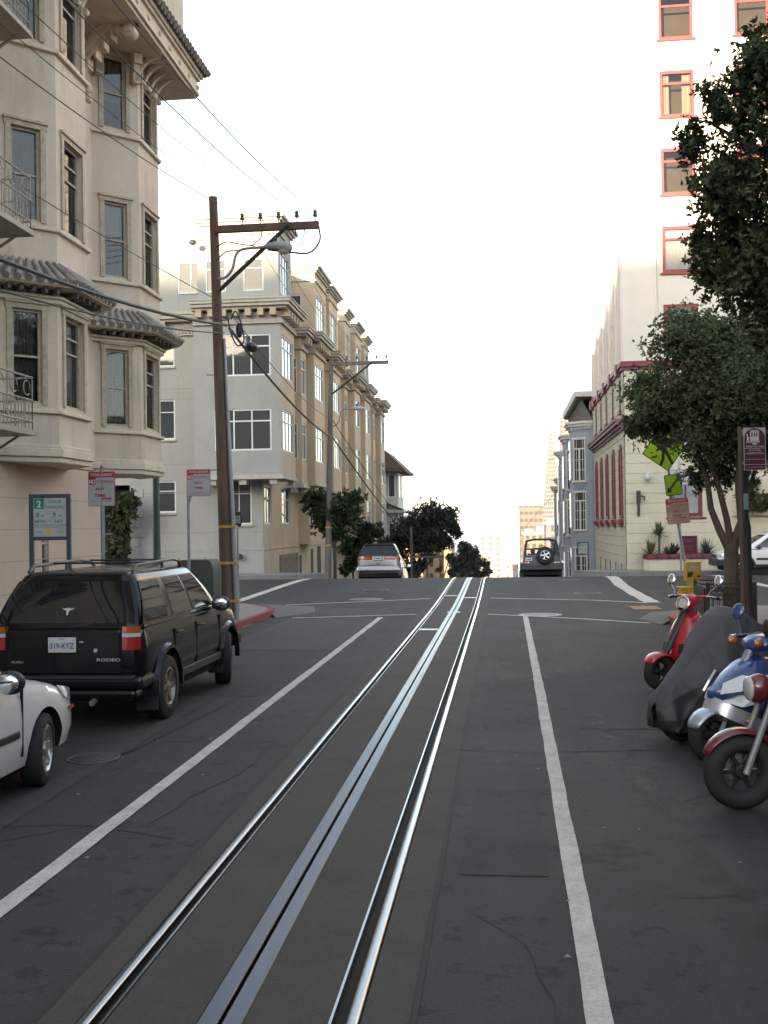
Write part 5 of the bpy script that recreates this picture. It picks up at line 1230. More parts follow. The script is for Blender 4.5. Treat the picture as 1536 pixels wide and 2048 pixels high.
# ------------------------------------------------------------------ vehicles
def paint(name, col, coat=1., rough=.35, metal=0.): return M(name, col, rough=rough, metal=metal, var=.03, scale=1.5, coat=coat, spec=.5)
m_black = M('paint_black', (.006,.0065,.008), rough=.16, var=0, spec=.42); m_wht = paint('paint_white', (.76,.74,.71)); m_silver = paint('paint_silver', (.42,.43,.45), 1., .3, .75)
m_slate = M('paint_slate', (.022,.027,.036), rough=.3, var=.03, spec=.4); m_plastic = M('black_plastic', (.022,.022,.023), rough=.5, var=.15, scale=6)
m_tyre = M('tyre_rubber', (.018,.018,.018), rough=.8, var=.2, scale=12); m_alloy = M('alloy', (.5,.49,.47), rough=.3, metal=.9, var=.1, scale=8)
m_red_l = M('lamp_red', (.32,.012,.012), rough=.15, var=.1, scale=30, coat=1); m_amb_l = M('lamp_amber', (.36,.075,.008), rough=.15, var=.1, scale=30, coat=1); m_clr_l = M('lamp_clear', (.5,.51,.52), rough=.12, var=.03, scale=30, coat=1)
m_chrome = M('chrome', (.75,.75,.76), rough=.08, metal=1, var=0); m_plate_w = M('plate_white', (.52,.54,.56), rough=.4, var=.05); m_ink_blue = M('ink_blue', (.03,.05,.12), rough=.5, var=0); m_ink_blk = M('ink_black', (.01,.01,.01), rough=.5, var=0)
m_well = M('wheel_well', (.008,.008,.008), rough=.9, var=0); g_car = glass_mat('car_glass', (.012,.013,.014), ior=1.55, rough=.03); g_cart = glass_mat('car_glass_through', through=.72, ior=1.5)
m_badge = M('badge_silver', (.6,.6,.6), rough=.3, metal=.6, var=0); m_seat = M('seat_fabric', (.04,.04,.042), rough=.9, var=.1)

def smooth_lerp(xs, cols, n):
    """sample station table with softened corners"""
    xs = np.array(xs, float); q = np.linspace(xs[0], xs[-1], n*8); out = []
    for c in cols:
        v = np.interp(q, xs, c); k = np.ones(9)/9
        v2 = np.convolve(np.pad(v,4,mode='edge'),k,'valid'); v2[0],v2[-1] = v[0],v[-1]; out.append(v2)
    idx = np.unique(np.linspace(0,len(q)-1,n).astype(int)); return q[idx], [o[idx] for o in out]

def lower_body(st, n=44, crown=.03, shoulder=.94, tuck=.9):
    """st: rows (y, z_bottom, z_top, half_width)"""
    ys,(zb,zt,w) = smooth_lerp([s[0] for s in st], [[s[i] for s in st] for i in (1,2,3)], n)
    mb = MB(); rr = []
    for y,a,b,h in zip(ys,zb,zt,w):
        H = b-a
        half = [(h*tuck,a),(h*.975,a+.07),(h,a+H*.30),(h*1.0,a+H*.58),(h*.985,a+H*.80),(h*shoulder+.012,b-.035),(h*shoulder-.05,b)]
        ring = [(0,y,a)] + [(x,y,z) for x,z in half] + [(h*.5,y,b+crown*.8),(0,y,b+crown),(-h*.5,y,b+crown*.8)] + [(-x,y,z) for x,z in reversed(half)]
        rr.append(ring)
    mb.rings(rr); return mb

class House:
    """greenhouse: outline at the belt and at the roof, sides bulging slightly"""
    def __init__(s, z0, z1, r0, f0, w0, r1, f1, w1, rad=.16, bulge=.025): s.__dict__.update(locals())
    def prm(s, t):
        b = math.sin(math.pi*t)*s.bulge
        L = lambda a,c: a+(c-a)*t
        return L(s.r0,s.r1)-b*.6, L(s.f0,s.f1)+b*.6, L(s.w0,s.w1)+b, L(s.z0,s.z1)
    def ring(s, t, shrink=0.):
        r,f,w,z = s.prm(t); r += shrink; f -= shrink; w -= shrink*.9; rd = max(.04, s.rad - shrink*.3); P = []
        for cx,cy,a0 in ((w-rd,f-rd,0),(-w+rd,f-rd,90),(-w+rd,r+rd,180),(w-rd,r+rd,270)):
            for k in range(5): a = R(a0+90*k/4); P.append((cx+rd*math.cos(a), cy+rd*math.sin(a), z))
        return P
    def mesh(s):
        mb = MB(); rr = [s.ring(i/8) for i in range(9)]
        for k,(sh,dz) in enumerate(((.03,.022),(.09,.040),(.2,.055),(.36,.064))): rr.append([(x,y,z+dz) for x,y,z in s.ring(1, sh)])
        mb.rings(rr, True, (True,True)); return mb
    def side(s, sg, bot, top, t0=.1, t1=.9, off=.005, n=8):
        mb = MB(); rr = []
        for i in range(n+1):
            t = t0+(t1-t0)*i/n; k = i/n; r,f,w,z = s.prm(t)
            a = bot[0]+(top[0]-bot[0])*k; b = bot[1]+(top[1]-bot[1])*k
            rr.append([(sg*(w+off), a, z),(sg*(w+off), b, z)])
        mb.rings(rr, False, (False,False)); return mb
    def end(s, front, k0, k1, t0=.08, t1=.92, off=.006, n=8):
        mb = MB(); rr = []
        for i in range(n+1):
            t = t0+(t1-t0)*i/n; r,f,w,z = s.prm(t); kk = k0+(k1-k0)*i/n; y = f+off if front else r-off; h = w*kk
            rr.append([(-h+2*h*j/6, y-(0.0 if 0<j<6 else (.012 if front else -.012)), z) for j in range(7)])
        mb.rings(rr, False, (False,False)); return mb

def cut_arches(o, arches, R_, W, mats):
    c = MB()
    for y in arches:
        for sg in (-1,1): c.lathe([(R_,W-.30),(R_,W+.3)] if sg>0 else [(R_,-W-.3),(R_,-W+.30)], 36, (0,y,R_*.92), 'x', 1)
    cm = c.mesh('cut', mats, 0); co = bpy.data.objects.new('cut', cm); COL.objects.link(co); co.parent = o.parent; co.location = o.location
    md = o.modifiers.new('b','BOOLEAN'); md.object = co; md.operation = 'DIFFERENCE'; md.solver = 'EXACT'
    bpy.context.view_layer.update(); dg = bpy.context.evaluated_depsgraph_get(); me = bpy.data.meshes.new_from_object(o.evaluated_get(dg))
    o.modifiers.clear(); o.data = me; bpy.data.objects.remove(co)
    me.polygons.foreach_set('use_smooth',[True]*len(me.polygons)); me.set_sharp_from_angle(angle=R(38))

def wheel(T, x, y, r, w, rr, sg, steer=0., spokes=6, rim=None, hub=.3, name='wheel', dirt=None):
    m = MB(); n = 40
    prof = [(rr,-w*.42),(rr+.02,-w*.5),(r-.05,-w*.5),(r-.012,-w*.42),(r,-w*.25),(r,w*.25),(r-.012,w*.42),(r-.05,w*.5),(rr+.02,w*.5),(rr,w*.42)]
    m.lathe(prof, n, (0,0,0), 'x', 0, False); o = put(name, m, m_tyre, T, smooth=35); o.location = (x,y,r); o.rotation_euler = (0,0,steer)
    m = MB(); q = sg
    m.lathe([(rr+.012,q*w*.44),(rr-.012,q*w*.47),(rr-.03,q*w*.34),(rr-.04,q*w*.1)], n, (0,0,0), 'x', 0, False)
    for k in range(spokes):
        a = 2*math.pi*k/spokes; c,s_ = math.cos(a),math.sin(a)
        m.obox((q*w*.20, c*.03-s_*.028, s_*.03+c*.025), (q*w*.16,0,0), (s_*.056,-c*.056,0+0) if False else (0,s_*.05,-c*.05), (q*w*.06,c*(rr-.045),s_*(rr-.045)))
    m.lathe([(.065,q*w*.2),(.06,q*w*.42),(.03,q*w*.46),(.0001,q*w*.46)], 14, (0,0,0), 'x')
    m.lathe([(rr-.03,-q*w*.06),(.0001,-q*w*.06)], 24, (0,0,0), 'x', 1)
    put('rim', m, [rim or m_alloy, m_well], o, smooth=35); return o
def mirror(T, sg, x, y, z, mat, s=1.):
    m = MB(); m.ell((sg*(x+.11*s),y,z),(.115*s,.075*s,.085*s),12,8); m.tube([(sg*x,y+.02,z-.05),(sg*(x+.06),y,z-.03)],.022,6); o = put('mirror', m, mat, T, smooth=60)
    g = MB(); g.ell((sg*(x+.11*s),y-.062*s,z),(.095*s,.018*s,.068*s),12,8); put('mirror_glass', g, m_chrome, o, smooth=60)
def flare(T, y, R_, W, mat, w=.06, thick=.03, zc=None):
    for sg in (-1,1):
        m = MB(); rr = []
        for k in range(17):
            a = R(-8+196*k/16); c,s_ = math.cos(a),math.sin(a); zc_ = R_*.92
            rr.append([(sg*(W-.03),y+(R_-.01)*c,zc_+(R_-.01)*s_),(sg*(W+thick),y+(R_-.005)*c,zc_+(R_-.005)*s_),(sg*(W+thick),y+(R_+w*.5)*c,zc_+(R_+w*.5)*s_),(sg*(W-.03),y+(R_+w)*c,zc_+(R_+w)*s_)])
        m.rings(rr); put('wheel_arch', m, mat, T, smooth=50)
def sedge(T, hs, sg, pts, mat, name='door_seam'): pass

# --- black sport utility vehicle
T = thing('sport_utility_vehicle', 'black sport utility vehicle with roof rack parked along the left kerb', 'car', (-4.70,11.67+1.35,0))
m = lower_body([(-2.18,.62,1.06,.78),(-2.13,.48,1.10,.85),(-1.9,.42,1.125,.875),(-.5,.40,1.125,.885),(.9,.40,1.11,.885),(1.3,.42,1.08,.88),(1.75,.44,1.02,.86),(2.02,.46,.94,.80),(2.1,.55,.84,.70)], tuck=.93)
o = put('body', m, [m_black,m_well], T, smooth=40, weld=True); cut_arches(o, (-1.35,1.33), .415, .885, [m_black,m_well])
hs = House(1.10,1.645,-2.14,1.02,.835,-1.84,.28,.655,.15,.03)
put('cabin', hs.mesh(), m_black, T, smooth=45)
for sg in (-1,1):
    for nm,b,t in (('quarter_window',(-2.03,-1.22),(-1.76,-1.17)),('rear_door_window',(-1.02,-.28),(-.98,-.40)),('front_door_window',(-.18,.68),(-.32,.16))):
        put(nm, hs.side(sg,b,t,.10,.88), g_car, T, smooth=60)
        fr = MB(); 
        for (A,B) in ((b,t),):
            P0 = hs.side(sg,(b[0]-.025,b[1]+.025),(t[0]-.02,t[1]+.02),.075,.91,.003).v
        fr.add(P0,[(2*i,2*i+1,2*i+3,2*i+2) for i in range(8)]); put('window_seal', fr, m_plastic, T, smooth=60)
    # door shut lines, handle, side moulding
    dl = MB()
    for y in (-1.08,-.22,.84): dl.box(sg*.86,sg*.8905,y-.006,y+.006,.5,1.0) if sg>0 else dl.box(-.8905,-.86,y-.006,y+.006,.5,1.0)
    put('shut_line', dl, m_well, T, smooth=0)
    for y in (-.98,-.08): h = MB(); h.box(min(sg*.87,sg*.905),max(sg*.87,sg*.905),y,y+.17,.93,.96); put('handle', h, m_plastic, T, smooth=0, bevel=.008)
    tr = MB(); tr.box(min(sg*.87,sg*.898),max(sg*.87,sg*.898),-.85,.85,.40,.50); put('sill_trim', tr, m_plastic, T, smooth=0, bevel=.01)
    mirror(T, sg, .84, .62, 1.16, m_plastic, 1.15)
    rk_ = MB(); rk_.tube([(sg*.60,-1.72,1.69),(sg*.60,-1.6,1.755),(sg*.60,-.3,1.785),(sg*.58,.0,1.755),(sg*.57,.12,1.69)], .020, 8)
    for y in (-.7,): rk_.tube([(sg*.6,y,1.69),(sg*.6,y,1.775)], .018, 6)
    put('roof_rail', rk_, M('rail_grey',(.09,.09,.09),rough=.4,metal=.5), T)
    for y,nm in ((-1.35,'r'),(1.33,'f')): wheel(T, sg*.79, y, .36, .23, .215, sg, (.0 if y<0 else .27), 6, M('alloy_dusty',(.30,.26,.22),rough=.4,metal=.7,var=.25,scale=10))
    mf = MB(); mf.box(min(sg*.66,sg*.9),max(sg*.66,sg*.9),-1.80,-1.78,.17,.56); put('mud_flap', mf, m_plastic, T, smooth=0)
    mf = MB(); mf.box(min(sg*.70,sg*.9),max(sg*.70,sg*.9),.90,.92,.2,.5); put('mud_flap', mf, m_plastic, T, smooth=0)
    # tail lamp wrapping the corner
    for z0,z1,mt in ((1.055,1.125,m_amb_l),(1.012,1.052,m_clr_l),(.875,1.009,m_red_l)):
        L_ = MB(); rr = []
        for z in (z0,(z0+z1)/2,z1): rr.append([(sg*.655,-2.205,z),(sg*.74,-2.197,z),(sg*.80,-2.17,z),(sg*.835,-2.13,z),(sg*.82,-2.10,z),(sg*.78,-2.09,z),(sg*.65,-2.10,z)])
        L_.rings(rr); put('tail_lamp', L_, mt, T, smooth=50)
for y in (-1.35,1.33): flare(T, y, .42, .885, m_black, .075, .035)
for y_ in (-1.1,.0):
    q = MB(); q.tube([(-.6,y_,1.77),(.6,y_,1.77)], .013, 6); put('rack_bar', q, m_plastic, T)
put('rear_window', hs.end(False,.93,.90,.1,.9), g_car, T, smooth=60); put('windscreen', hs.end(True,.93,.9,.05,.92), g_car, T, smooth=60)
q = MB(); q.box(-.64,.64,-2.195,-2.10,.60,1.09); put('tailgate', q, m_black, T, smooth=0, bevel=.03)
q = MB(); q.box(-.9,.9,-2.30,-1.85,.46,.60); q.box(-.82,.82,-2.27,-1.9,.34,.46); put('rear_bumper', q, m_black, T, smooth=0, bevel=.045)
q = MB(); q.box(-.80,.80,-2.31,-2.18,.575,.606); put('bumper_step', q, m_plastic, T, smooth=0, bevel=.008)
pl_ = MB(); pl_.box(-.165,.145,-2.215,-2.196,.85,1.01); P0 = put('licence_plate', pl_, m_plate_w, T, smooth=0, bevel=.004)
put('plate_text', text_mb('319-KYZ', .085, (-.01,-2.217,.892), (1,0,0), (0,0,1), width=.27, bold=.012), m_ink_blue, P0, smooth=0)
q = text_mb('TEXAS', .022, (-.01,-2.217,.985), (1,0,0), (0,0,1), bold=.01); put('plate_text', q, m_ink_blue, P0, smooth=0)
put('badge', text_mb('RODEO', .045, (.5,-2.198,.755), (1,0,0), (0,0,1), width=.26, bold=.015), m_badge, T, smooth=0)
put('badge', text_mb('ISUZU', .03, (-.52,-2.198,.735), (1,0,0), (0,0,1), width=.13, bold=.015), m_badge, T, smooth=0)
q = MB(); q.lathe([(.022,0),(.022,.012),(.0001,.014)],12,(.36,-2.21,.87),'y'); q.ell((.20,-2.2,.96),(.03,.02,.012),8,5); put('tailgate_lock', q, m_badge, T)
# pale steer-head sticker on the rear glass
r_,f_1,w_1,z_1 = hs.prm(.36); zz = z_1; yy = r_-.012
st_ = [(-.075,.02),(-.04,.012),(-.018,.02),(.018,.02),(.04,.012),(.075,.02),(.04,-.006),(.018,-.004),(.010,-.05),(0,-.06),(-.010,-.05),(-.018,-.004),(-.04,-.006)]
sl_ = (hs.r1-hs.r0)/(hs.z1-hs.z0); q = MB(); q.poly([(x, yy+z*sl_*1.0-.004, zz+z) for x,z in st_]); put('sticker', q, m_badge, T, smooth=0)
q = MB(); q.tube([(.05,-2.13,1.11),(.28,-2.12,1.15),(.45,-2.07,1.2)], .008, 5); put('wiper', q, m_plastic, T)
q = MB(); q.tube([(.35,-2.1,.36),(.37,-2.35,.33)], .03, 8); put('exhaust', q, m_galv, T)
q = MB(); q.box(-.5,.5,1.99,2.12,.68,.83); put('grille', q, m_plastic, T, smooth=0); q = MB(); q.box(-.84,.84,1.9,2.2,.45,.64); put('front_bumper', q, m_black, T, smooth=0, bevel=.04)
for sg in (-1,1): q = MB(); q.ell((sg*.68,1.98,.8),(.13,.1,.08),12,8); put('headlight', q, m_clr_l, T)
q = MB(); q.box(-.8,.8,-1.9,1.8,.28,.42); put('underbody', q, m_well, T, smooth=0)

# --- white sedan at the left edge
T = thing('sedan', 'white sedan parked behind the black vehicle, only its front end in view', 'car', (-4.72,8.55-1.3,0))
m = lower_body([(-2.2,.5,.9,.7),(-2.1,.36,.98,.80),(-1.6,.27,1.0,.85),(-.4,.24,.96,.858),(.55,.24,.955,.858),(.95,.24,.935,.858),(1.3,.25,.885,.858),(1.7,.26,.79,.845),(1.95,.26,.70,.80),(2.1,.28,.63,.70),(2.17,.34,.55,.56)], tuck=.95, crown=.05, shoulder=.93)
o = put('body', m, [m_wht,m_well], T, smooth=45, weld=True); cut_arches(o, (-1.3,1.3), .345, .858, [m_wht,m_well])
hs = House(.94,1.40,-1.75,.98,.80,-1.0,.10,.60,.2,.03); put('cabin', hs.mesh(), m_wht, T, smooth=45)
for sg in (-1,1):
    for nm,b,t in (('rear_door_window',(-1.1,-.45),(-.85,-.42)),('front_door_window',(-.36,.62),(-.34,.08))): put(nm, hs.side(sg,b,t,.06,.88), g_car, T, smooth=60)
    mirror(T, sg, .80, .50, .985, m_plastic, 1.1)
    for y in (-1.3,1.3): wheel(T, sg*.765, y, .305, .19, .20, sg, .2 if y>0 else 0, 7)
    q = MB(); q.box(min(sg*.84,sg*.872),max(sg*.84,sg*.872),-.9,.78,.50,.56); put('side_moulding', q, m_plastic, T, smooth=0, bevel=.01)
    dl = MB()
    for y in (.84,-.40): dl.box(min(sg*.84,sg*.8635),max(sg*.84,sg*.8635),y-.005,y+.005,.34,.90)
    put('shut_line', dl, m_well, T, smooth=0)
    h = MB(); h.box(min(sg*.85,sg*.88),max(sg*.85,sg*.88),-.32,-.14,.80,.83); put('handle', h, m_wht, T, smooth=0, bevel=.008)
    L_ = MB(); L_.add([(sg*.80,1.62,.80),(sg*.79,1.92,.735),(sg*.60,2.07,.70),(sg*.58,2.09,.60),(sg*.78,1.96,.615),(sg*.845,1.70,.68)],[(0,1,5),(1,4,5),(1,2,3,4)]); put('headlight', L_, m_clr_l, T, smooth=30)
    L_ = MB(); L_.box(min(sg*.80,sg*.838),max(sg*.80,sg*.838),1.80,1.90,.56,.585); put('side_marker', L_, m_amb_l, T, smooth=0)
put('windscreen', hs.end(True,.92,.88), g_car, T, smooth=60); put('rear_window', hs.end(False,.9,.86), g_car, T, smooth=60)
q = MB(); q.box(-.7,.7,-1.8,1.75,.16,.26); put('underbody', q, m_well, T, smooth=0)
q = MB(); q.box(-.45,.45,2.08,2.15,.50,.56); put('grille', q, m_plastic, T, smooth=0)

def slope_place(T, y): T.rotation_euler[0] = math.atan((gz(y+3.3)-gz(y+.8))/2.5)
# --- silver minivan on the far side of the crest
T = thing('minivan', 'silver minivan seen from behind, parked just over the crest on the left', 'car', (-5.30,44.35+2.5,gz(44.35+2.5)+.02)); T.rotation_euler[0] = math.atan((gz(48.3)-gz(45.3))/3.0)
m = lower_body([(-2.5,.5,1.0,.80),(-2.42,.34,1.03,.90),(-2.0,.28,1.05,.94),(1.0,.26,1.03,.95),(1.7,.28,.98,.93),(2.3,.32,.8,.85),(2.5,.4,.66,.7)], tuck=.94)
o = put('body', m, [m_silver,m_well], T, smooth=45, weld=True); cut_arches(o, (-1.55,1.4), .38, .95, [m_silver,m_well])
hs = House(1.03,1.66,-2.44,1.35,.90,-2.12,.35,.68,.2,.04); put('cabin', hs.mesh(), m_silver, T, smooth=45)
for sg in (-1,1):
    for nm,b,t in (('quarter_window',(-2.1,-1.0),(-1.9,-1.0)),('slide_door_window',(-.9,-.05),(-.9,-.1)),('front_door_window',(.05,.95),(.0,.3))): put(nm, hs.side(sg,b,t,.08,.86), g_car, T, smooth=60)
    for y in (-1.55,1.4): wheel(T, sg*.84, y, .33, .21, .2, sg, 0, 6)
    mirror(T, sg, .9, .75, 1.12, m_silver, 1.1)
    L_ = MB(); rr = []
    for z in (.90,.99,1.06): rr.append([(sg*.24,-2.515,z),(sg*.7,-2.50,z),(sg*.86,-2.44,z),(sg*.935,-2.25,z),(sg*.90,-2.22,z),(sg*.7,-2.4,z),(sg*.25,-2.4,z)])
    L_.rings(rr); o = put('tail_lamp', L_, m_red_l, T, smooth=50)
    q = MB(); q.box(min(sg*.42,sg*.82),max(sg*.42,sg*.82),-2.522,-2.47,.93,.962); put('tail_lamp_insert', q, m_amb_l, o, smooth=0)
put('rear_window', hs.end(False,.95,.9,.06,.93), g_car, T, smooth=60); put('windscreen', hs.end(True,.93,.9), g_car, T, smooth=60)
q = MB(); q.box(-.235,.235,-2.53,-2.44,.86,1.07); put('plate_panel', q, m_silver, T, smooth=0, bevel=.02)
q = MB(); q.box(-.16,.16,-2.545,-2.528,.885,1.035); p0 = put('licence_plate', q, m_plate_w, T, smooth=0); q = MB(); q.box(-.19,.19,-2.54,-2.526,.865,1.055); put('plate_frame', q, m_plastic, T, smooth=0)
q = MB(); q.box(-.12,.12,-2.549,-2.544,.93,.985); put('plate_text', q, m_ink_blue, p0, smooth=0)
q = MB(); q.box(-.91,.91,-2.60,-2.3,.40,.62); put('rear_bumper', q, m_silver, T, smooth=0, bevel=.06); q = MB(); q.box(-.78,.78,-2.52,-2.45,.665,.675); q.box(-.1,.1,-2.535,-2.46,.72,.745); put('hatch_seam', q, m_plastic, T, smooth=0)
q = MB(); q.box(-.85,.85,-2.3,2,.2,.3); put('underbody', q, m_well, T, smooth=0)
q = MB(); q.add([(-.62,-2.14,1.68),(.62,-2.14,1.68),(.6,-1.9,1.72),(-.6,-1.9,1.72),(-.62,-2.22,1.66),(.62,-2.22,1.66)],[(0,1,2,3),(4,5,1,0)]); put('spoiler', q, m_silver, T)

# --- open jeep-like off-roader
T = thing('off_road_car', 'dark open-topped off-road car with spare wheel, parked over the crest on the right', 'car', (1.62,44.5+1.8,gz(46.3)+.02)); T.rotation_euler[0] = math.atan((gz(47.6)-gz(44.9))/2.7)
q = MB(); q.box(-.76,.76,-1.75,.55,.50,1.08); q.box(-.62,.62,.55,1.75,.55,1.05); put('body', q, m_slate, T, smooth=0, bevel=.04)
q = MB(); q.box(-.52,.52,-1.785,-1.74,.58,1.06); put('tailgate', q, m_slate, T, smooth=0, bevel=.02)
for sg in (-1,1):
    for y in (-1.1,1.25): wheel(T, sg*.72, y, .375, .24, .2, sg, 0, 5)
    for y in (-1.1,1.25):
        q = MB(); rr = []
        for k in range(9): a = R(15+150*k/8); rr.append([(sg*.70,y+.46*math.cos(a),.36+.46*math.sin(a)),(sg*.90,y+.46*math.cos(a),.36+.45*math.sin(a)),(sg*.90,y+.5*math.cos(a),.36+.49*math.sin(a)),(sg*.70,y+.5*math.cos(a),.36+.5*math.sin(a))])
        q.rings(rr); put('fender', q, m_plastic, T, smooth=50)
    q = MB(); q.tube([(sg*.70,-1.66,1.05),(sg*.66,-1.6,1.5),(sg*.6,-1.45,1.74),(sg*.5,-1.2,1.79)], [.06,.055,.05,.04], 8); q.tube([(sg*.6,-1.45,1.74),(sg*.62,-.3,1.77),(sg*.62,.35,1.70),(sg*.66,.62,1.1)], .032, 8); q.tube([(sg*.62,-.35,1.77),(sg*.66,-.32,1.05)],.032,8); put('roll_bar', q, m_plastic, T)
    q = MB(); q.box(min(sg*.50,sg*.75),max(sg*.50,sg*.75),-1.80,-1.74,.70,.80); o = put('tail_lamp', q, m_plastic, T, smooth=0, bevel=.008)
    for k,mt in enumerate((m_red_l,m_red_l,m_clr_l)):
        q = MB(); x = sg*(.715-.08*k); q.box(x-.033,x+.033,-1.812,-1.8,.715,.785); put('lamp_lens', q, mt, o, smooth=0)
    q = MB(); q.box(min(sg*.36,sg*.46),max(sg*.36,sg*.46),-1.90,-1.88,.555,.585); put('reflector', q, m_red_l, T, smooth=0)
    q = MB(); q.box(sg*.33-.2,sg*.33+.2,-.5,-.38,.9,1.35); q.ell((sg*.33,-.44,1.44),(.12,.06,.1),8,6); put('seat', q, m_seat, T, smooth=0, bevel=.03)
q = MB(); q.tube([(.95,.45,1.02),(.78,.5,1.0)],.015,6); q.ell((.98,.44,1.08),(.07,.04,.09),10,6); o = put('mirror', q, m_chrome, T)
q = MB(); q.tube([(-.6,-1.45,1.74),(-.3,-1.47,1.79),(.3,-1.47,1.79),(.6,-1.45,1.74)], .045, 8); q.tube([(-.6,-.35,1.55),(0,-.35,1.60),(.6,-.35,1.55)], .03, 8); q.tube([(-.64,-1.5,1.36),(.64,-1.5,1.36)],.02,6); q.tube([(-.62,.36,1.68),(.62,.36,1.68)],.03,8); q.tube([(-.66,.6,1.12),(.66,.6,1.12)],.03,8); put('top_frame', q, m_plastic, T)
q = MB(); q.tube([(-.13,-1.5,1.5),(.0,-1.5,1.515),(.13,-1.5,1.5)],.02,6); put('brake_lamp', q, m_red_l, T)
o = wheel(T, 0,0,.37,.22,.2,-1,0,5,name='spare_wheel'); o.location = (.14,-1.93,1.03); o.rotation_euler = (0,0,R(90))
q = MB(); q.box(-.85,.85,-1.93,-1.78,.42,.62); put('rear_bumper', q, m_plastic, T, smooth=0, bevel=.03); q = MB(); q.box(-.7,.7,-1.7,1.6,.25,.5); put('underbody', q, m_well, T, smooth=0)
q = MB(); q.box(-.68,-.40,-1.815,-1.795,.82,.96); o = put('licence_plate', q, m_plate_w, T, smooth=0); q = MB(); q.box(-.64,-.44,-1.819,-1.814,.86,.90); put('plate_text', q, m_ink_blue, o, smooth=0)
q = MB(); q.box(-.36,-.2,-1.9,-1.86,.55,.59); put('sticker', q, m_plate_w, T, smooth=0)

# --- white compact off-roader on the side street
T = thing('compact_suv', 'white compact SUV with black lower trim parked on the side street at right', 'car', (10.25,41.6,gz(41.6)), R(90))
m = lower_body([(-2.2,.55,1.0,.78),(-2.1,.42,1.04,.85),(-1.6,.40,1.06,.875),(.6,.38,1.05,.875),(1.2,.40,1.03,.87),(1.8,.42,.97,.84),(2.05,.45,.88,.78),(2.15,.55,.75,.68)], tuck=.95)
o = put('body', m, [m_wht,m_well], T, smooth=45, weld=True); cut_arches(o, (-1.35,1.3), .40, .875, [m_wht,m_well])
hs = House(1.04,1.60,-2.15,1.25,.83,-2.0,.35,.66,.17,.03); put('cabin', hs.mesh(), m_wht, T, smooth=45)
for sg in (-1,1):
    for nm,b,t in (('quarter_window',(-2.0,-1.2),(-1.9,-1.2)),('rear_door_window',(-1.1,-.25),(-1.08,-.3)),('front_door_window',(-.15,.85),(-.2,.25))): put(nm, hs.side(sg,b,t,.08,.88), g_car, T, smooth=60)
    for y in (-1.35,1.3): wheel(T, sg*.77, y, .335, .2, .2, sg, 0, 6)
    mirror(T, sg, .84, .72, 1.12, M('mirror_blue',(.05,.06,.10),rough=.3), 1.1)
    q = MB(); q.box(min(sg*.86,sg*.895),max(sg*.86,sg*.895),-.85,.8,.62,.70); put('side_moulding', q, m_plastic, T, smooth=0, bevel=.01)
    q = MB(); q.add([(sg*.80,1.85,.93),(sg*.78,2.08,.84),(sg*.45,2.17,.82),(sg*.45,2.19,.70),(sg*.78,2.1,.72),(sg*.83,1.88,.80)],[(0,1,5),(1,4,5),(1,2,3,4)]); put('headlight', q, m_clr_l, T, smooth=30)
for y in (-1.35,1.3): flare(T, y, .405, .875, m_plastic, .1, .03)
q = MB(); q.box(-.87,.87,1.85,2.24,.38,.66); put('front_bumper', q, m_plastic, T, smooth=0, bevel=.06); q = MB(); q.box(-.42,.42,2.1,2.2,.7,.82); put('grille', q, m_plastic, T, smooth=0)
q = MB(); q.box(-.87,.87,-2.28,-1.9,.4,.62); put('rear_bumper', q, m_plastic, T, smooth=0, bevel=.05); q = MB(); q.box(-.88,.88,-.9,.85,.36,.46); put('sill_trim', q, m_plastic, T, smooth=0)
put('windscreen', hs.end(True,.93,.9), g_car, T, smooth=60); put('rear_window', hs.end(False,.93,.9), g_car, T, smooth=60)
q = MB(); q.box(-.8,.8,-1.9,1.9,.22,.38); put('underbody', q, m_well, T, smooth=0)
# ------------------------------------------------------------------ signs and street furniture
m_sw = M('sign_white', (.40,.40,.41), rough=.45, var=.08, scale=5); m_sr = M('sign_red', (.33,.03,.045), rough=.45, var=.1, scale=6); m_sgrn = M('sign_green', (.01,.20,.17), rough=.5, var=.05)
m_frame = M('sign_frame', (.035,.045,.055), rough=.5, var=.1); m_lime = M('sign_lime', (.30,.50,.01), rough=.4, var=.06, scale=4); m_sblk = M('sign_black', (.012,.012,.012), rough=.5, var=0)
m_sf = M('sign_faded', (.48,.34,.29), rough=.6, var=.25, scale=7); m_srf = M('sign_red_faded', (.42,.07,.06), rough=.6, var=.3, scale=8); m_yel = M('sign_sun', (.55,.42,.05), rough=.5, var=0)
m_wtxt = M('sign_text_white', (.6,.58,.58), rough=.5, var=0); m_mar = M('stop_maroon', (.075,.018,.040), rough=.45, var=.06)
X_, Z_ = (1,0,0), (0,0,1)
def rrect(w, h, r, x0=0., z0=0., y=0.):
    P = []
    for cx,cz,a0 in ((w/2-r,h-r,0),(-w/2+r,h-r,90),(-w/2+r,r,180),(w/2-r,r,270)):
        for k in range(5): a = R(a0+22.5*k); P.append((x0+cx+r*math.cos(a), y, z0+cz+r*math.sin(a)))
    return P
def flat(name, pts, mat, parent): m = MB(); m.poly(pts); return put(name, m, mat, parent, smooth=0)
def plate(T, name, pts, mat, th=.006):
    m = MB(); m.slab(pts, (0,th,0)); return put(name, m, mat, T, smooth=0)
def txt(P, s, size, x, z, mat, width=None, bold=.0, y=-.004, nm='lettering'): put(nm, text_mb(s, size, (x,y,z), X_, Z_, width=width, bold=bold, depth=0), mat, P, smooth=0)
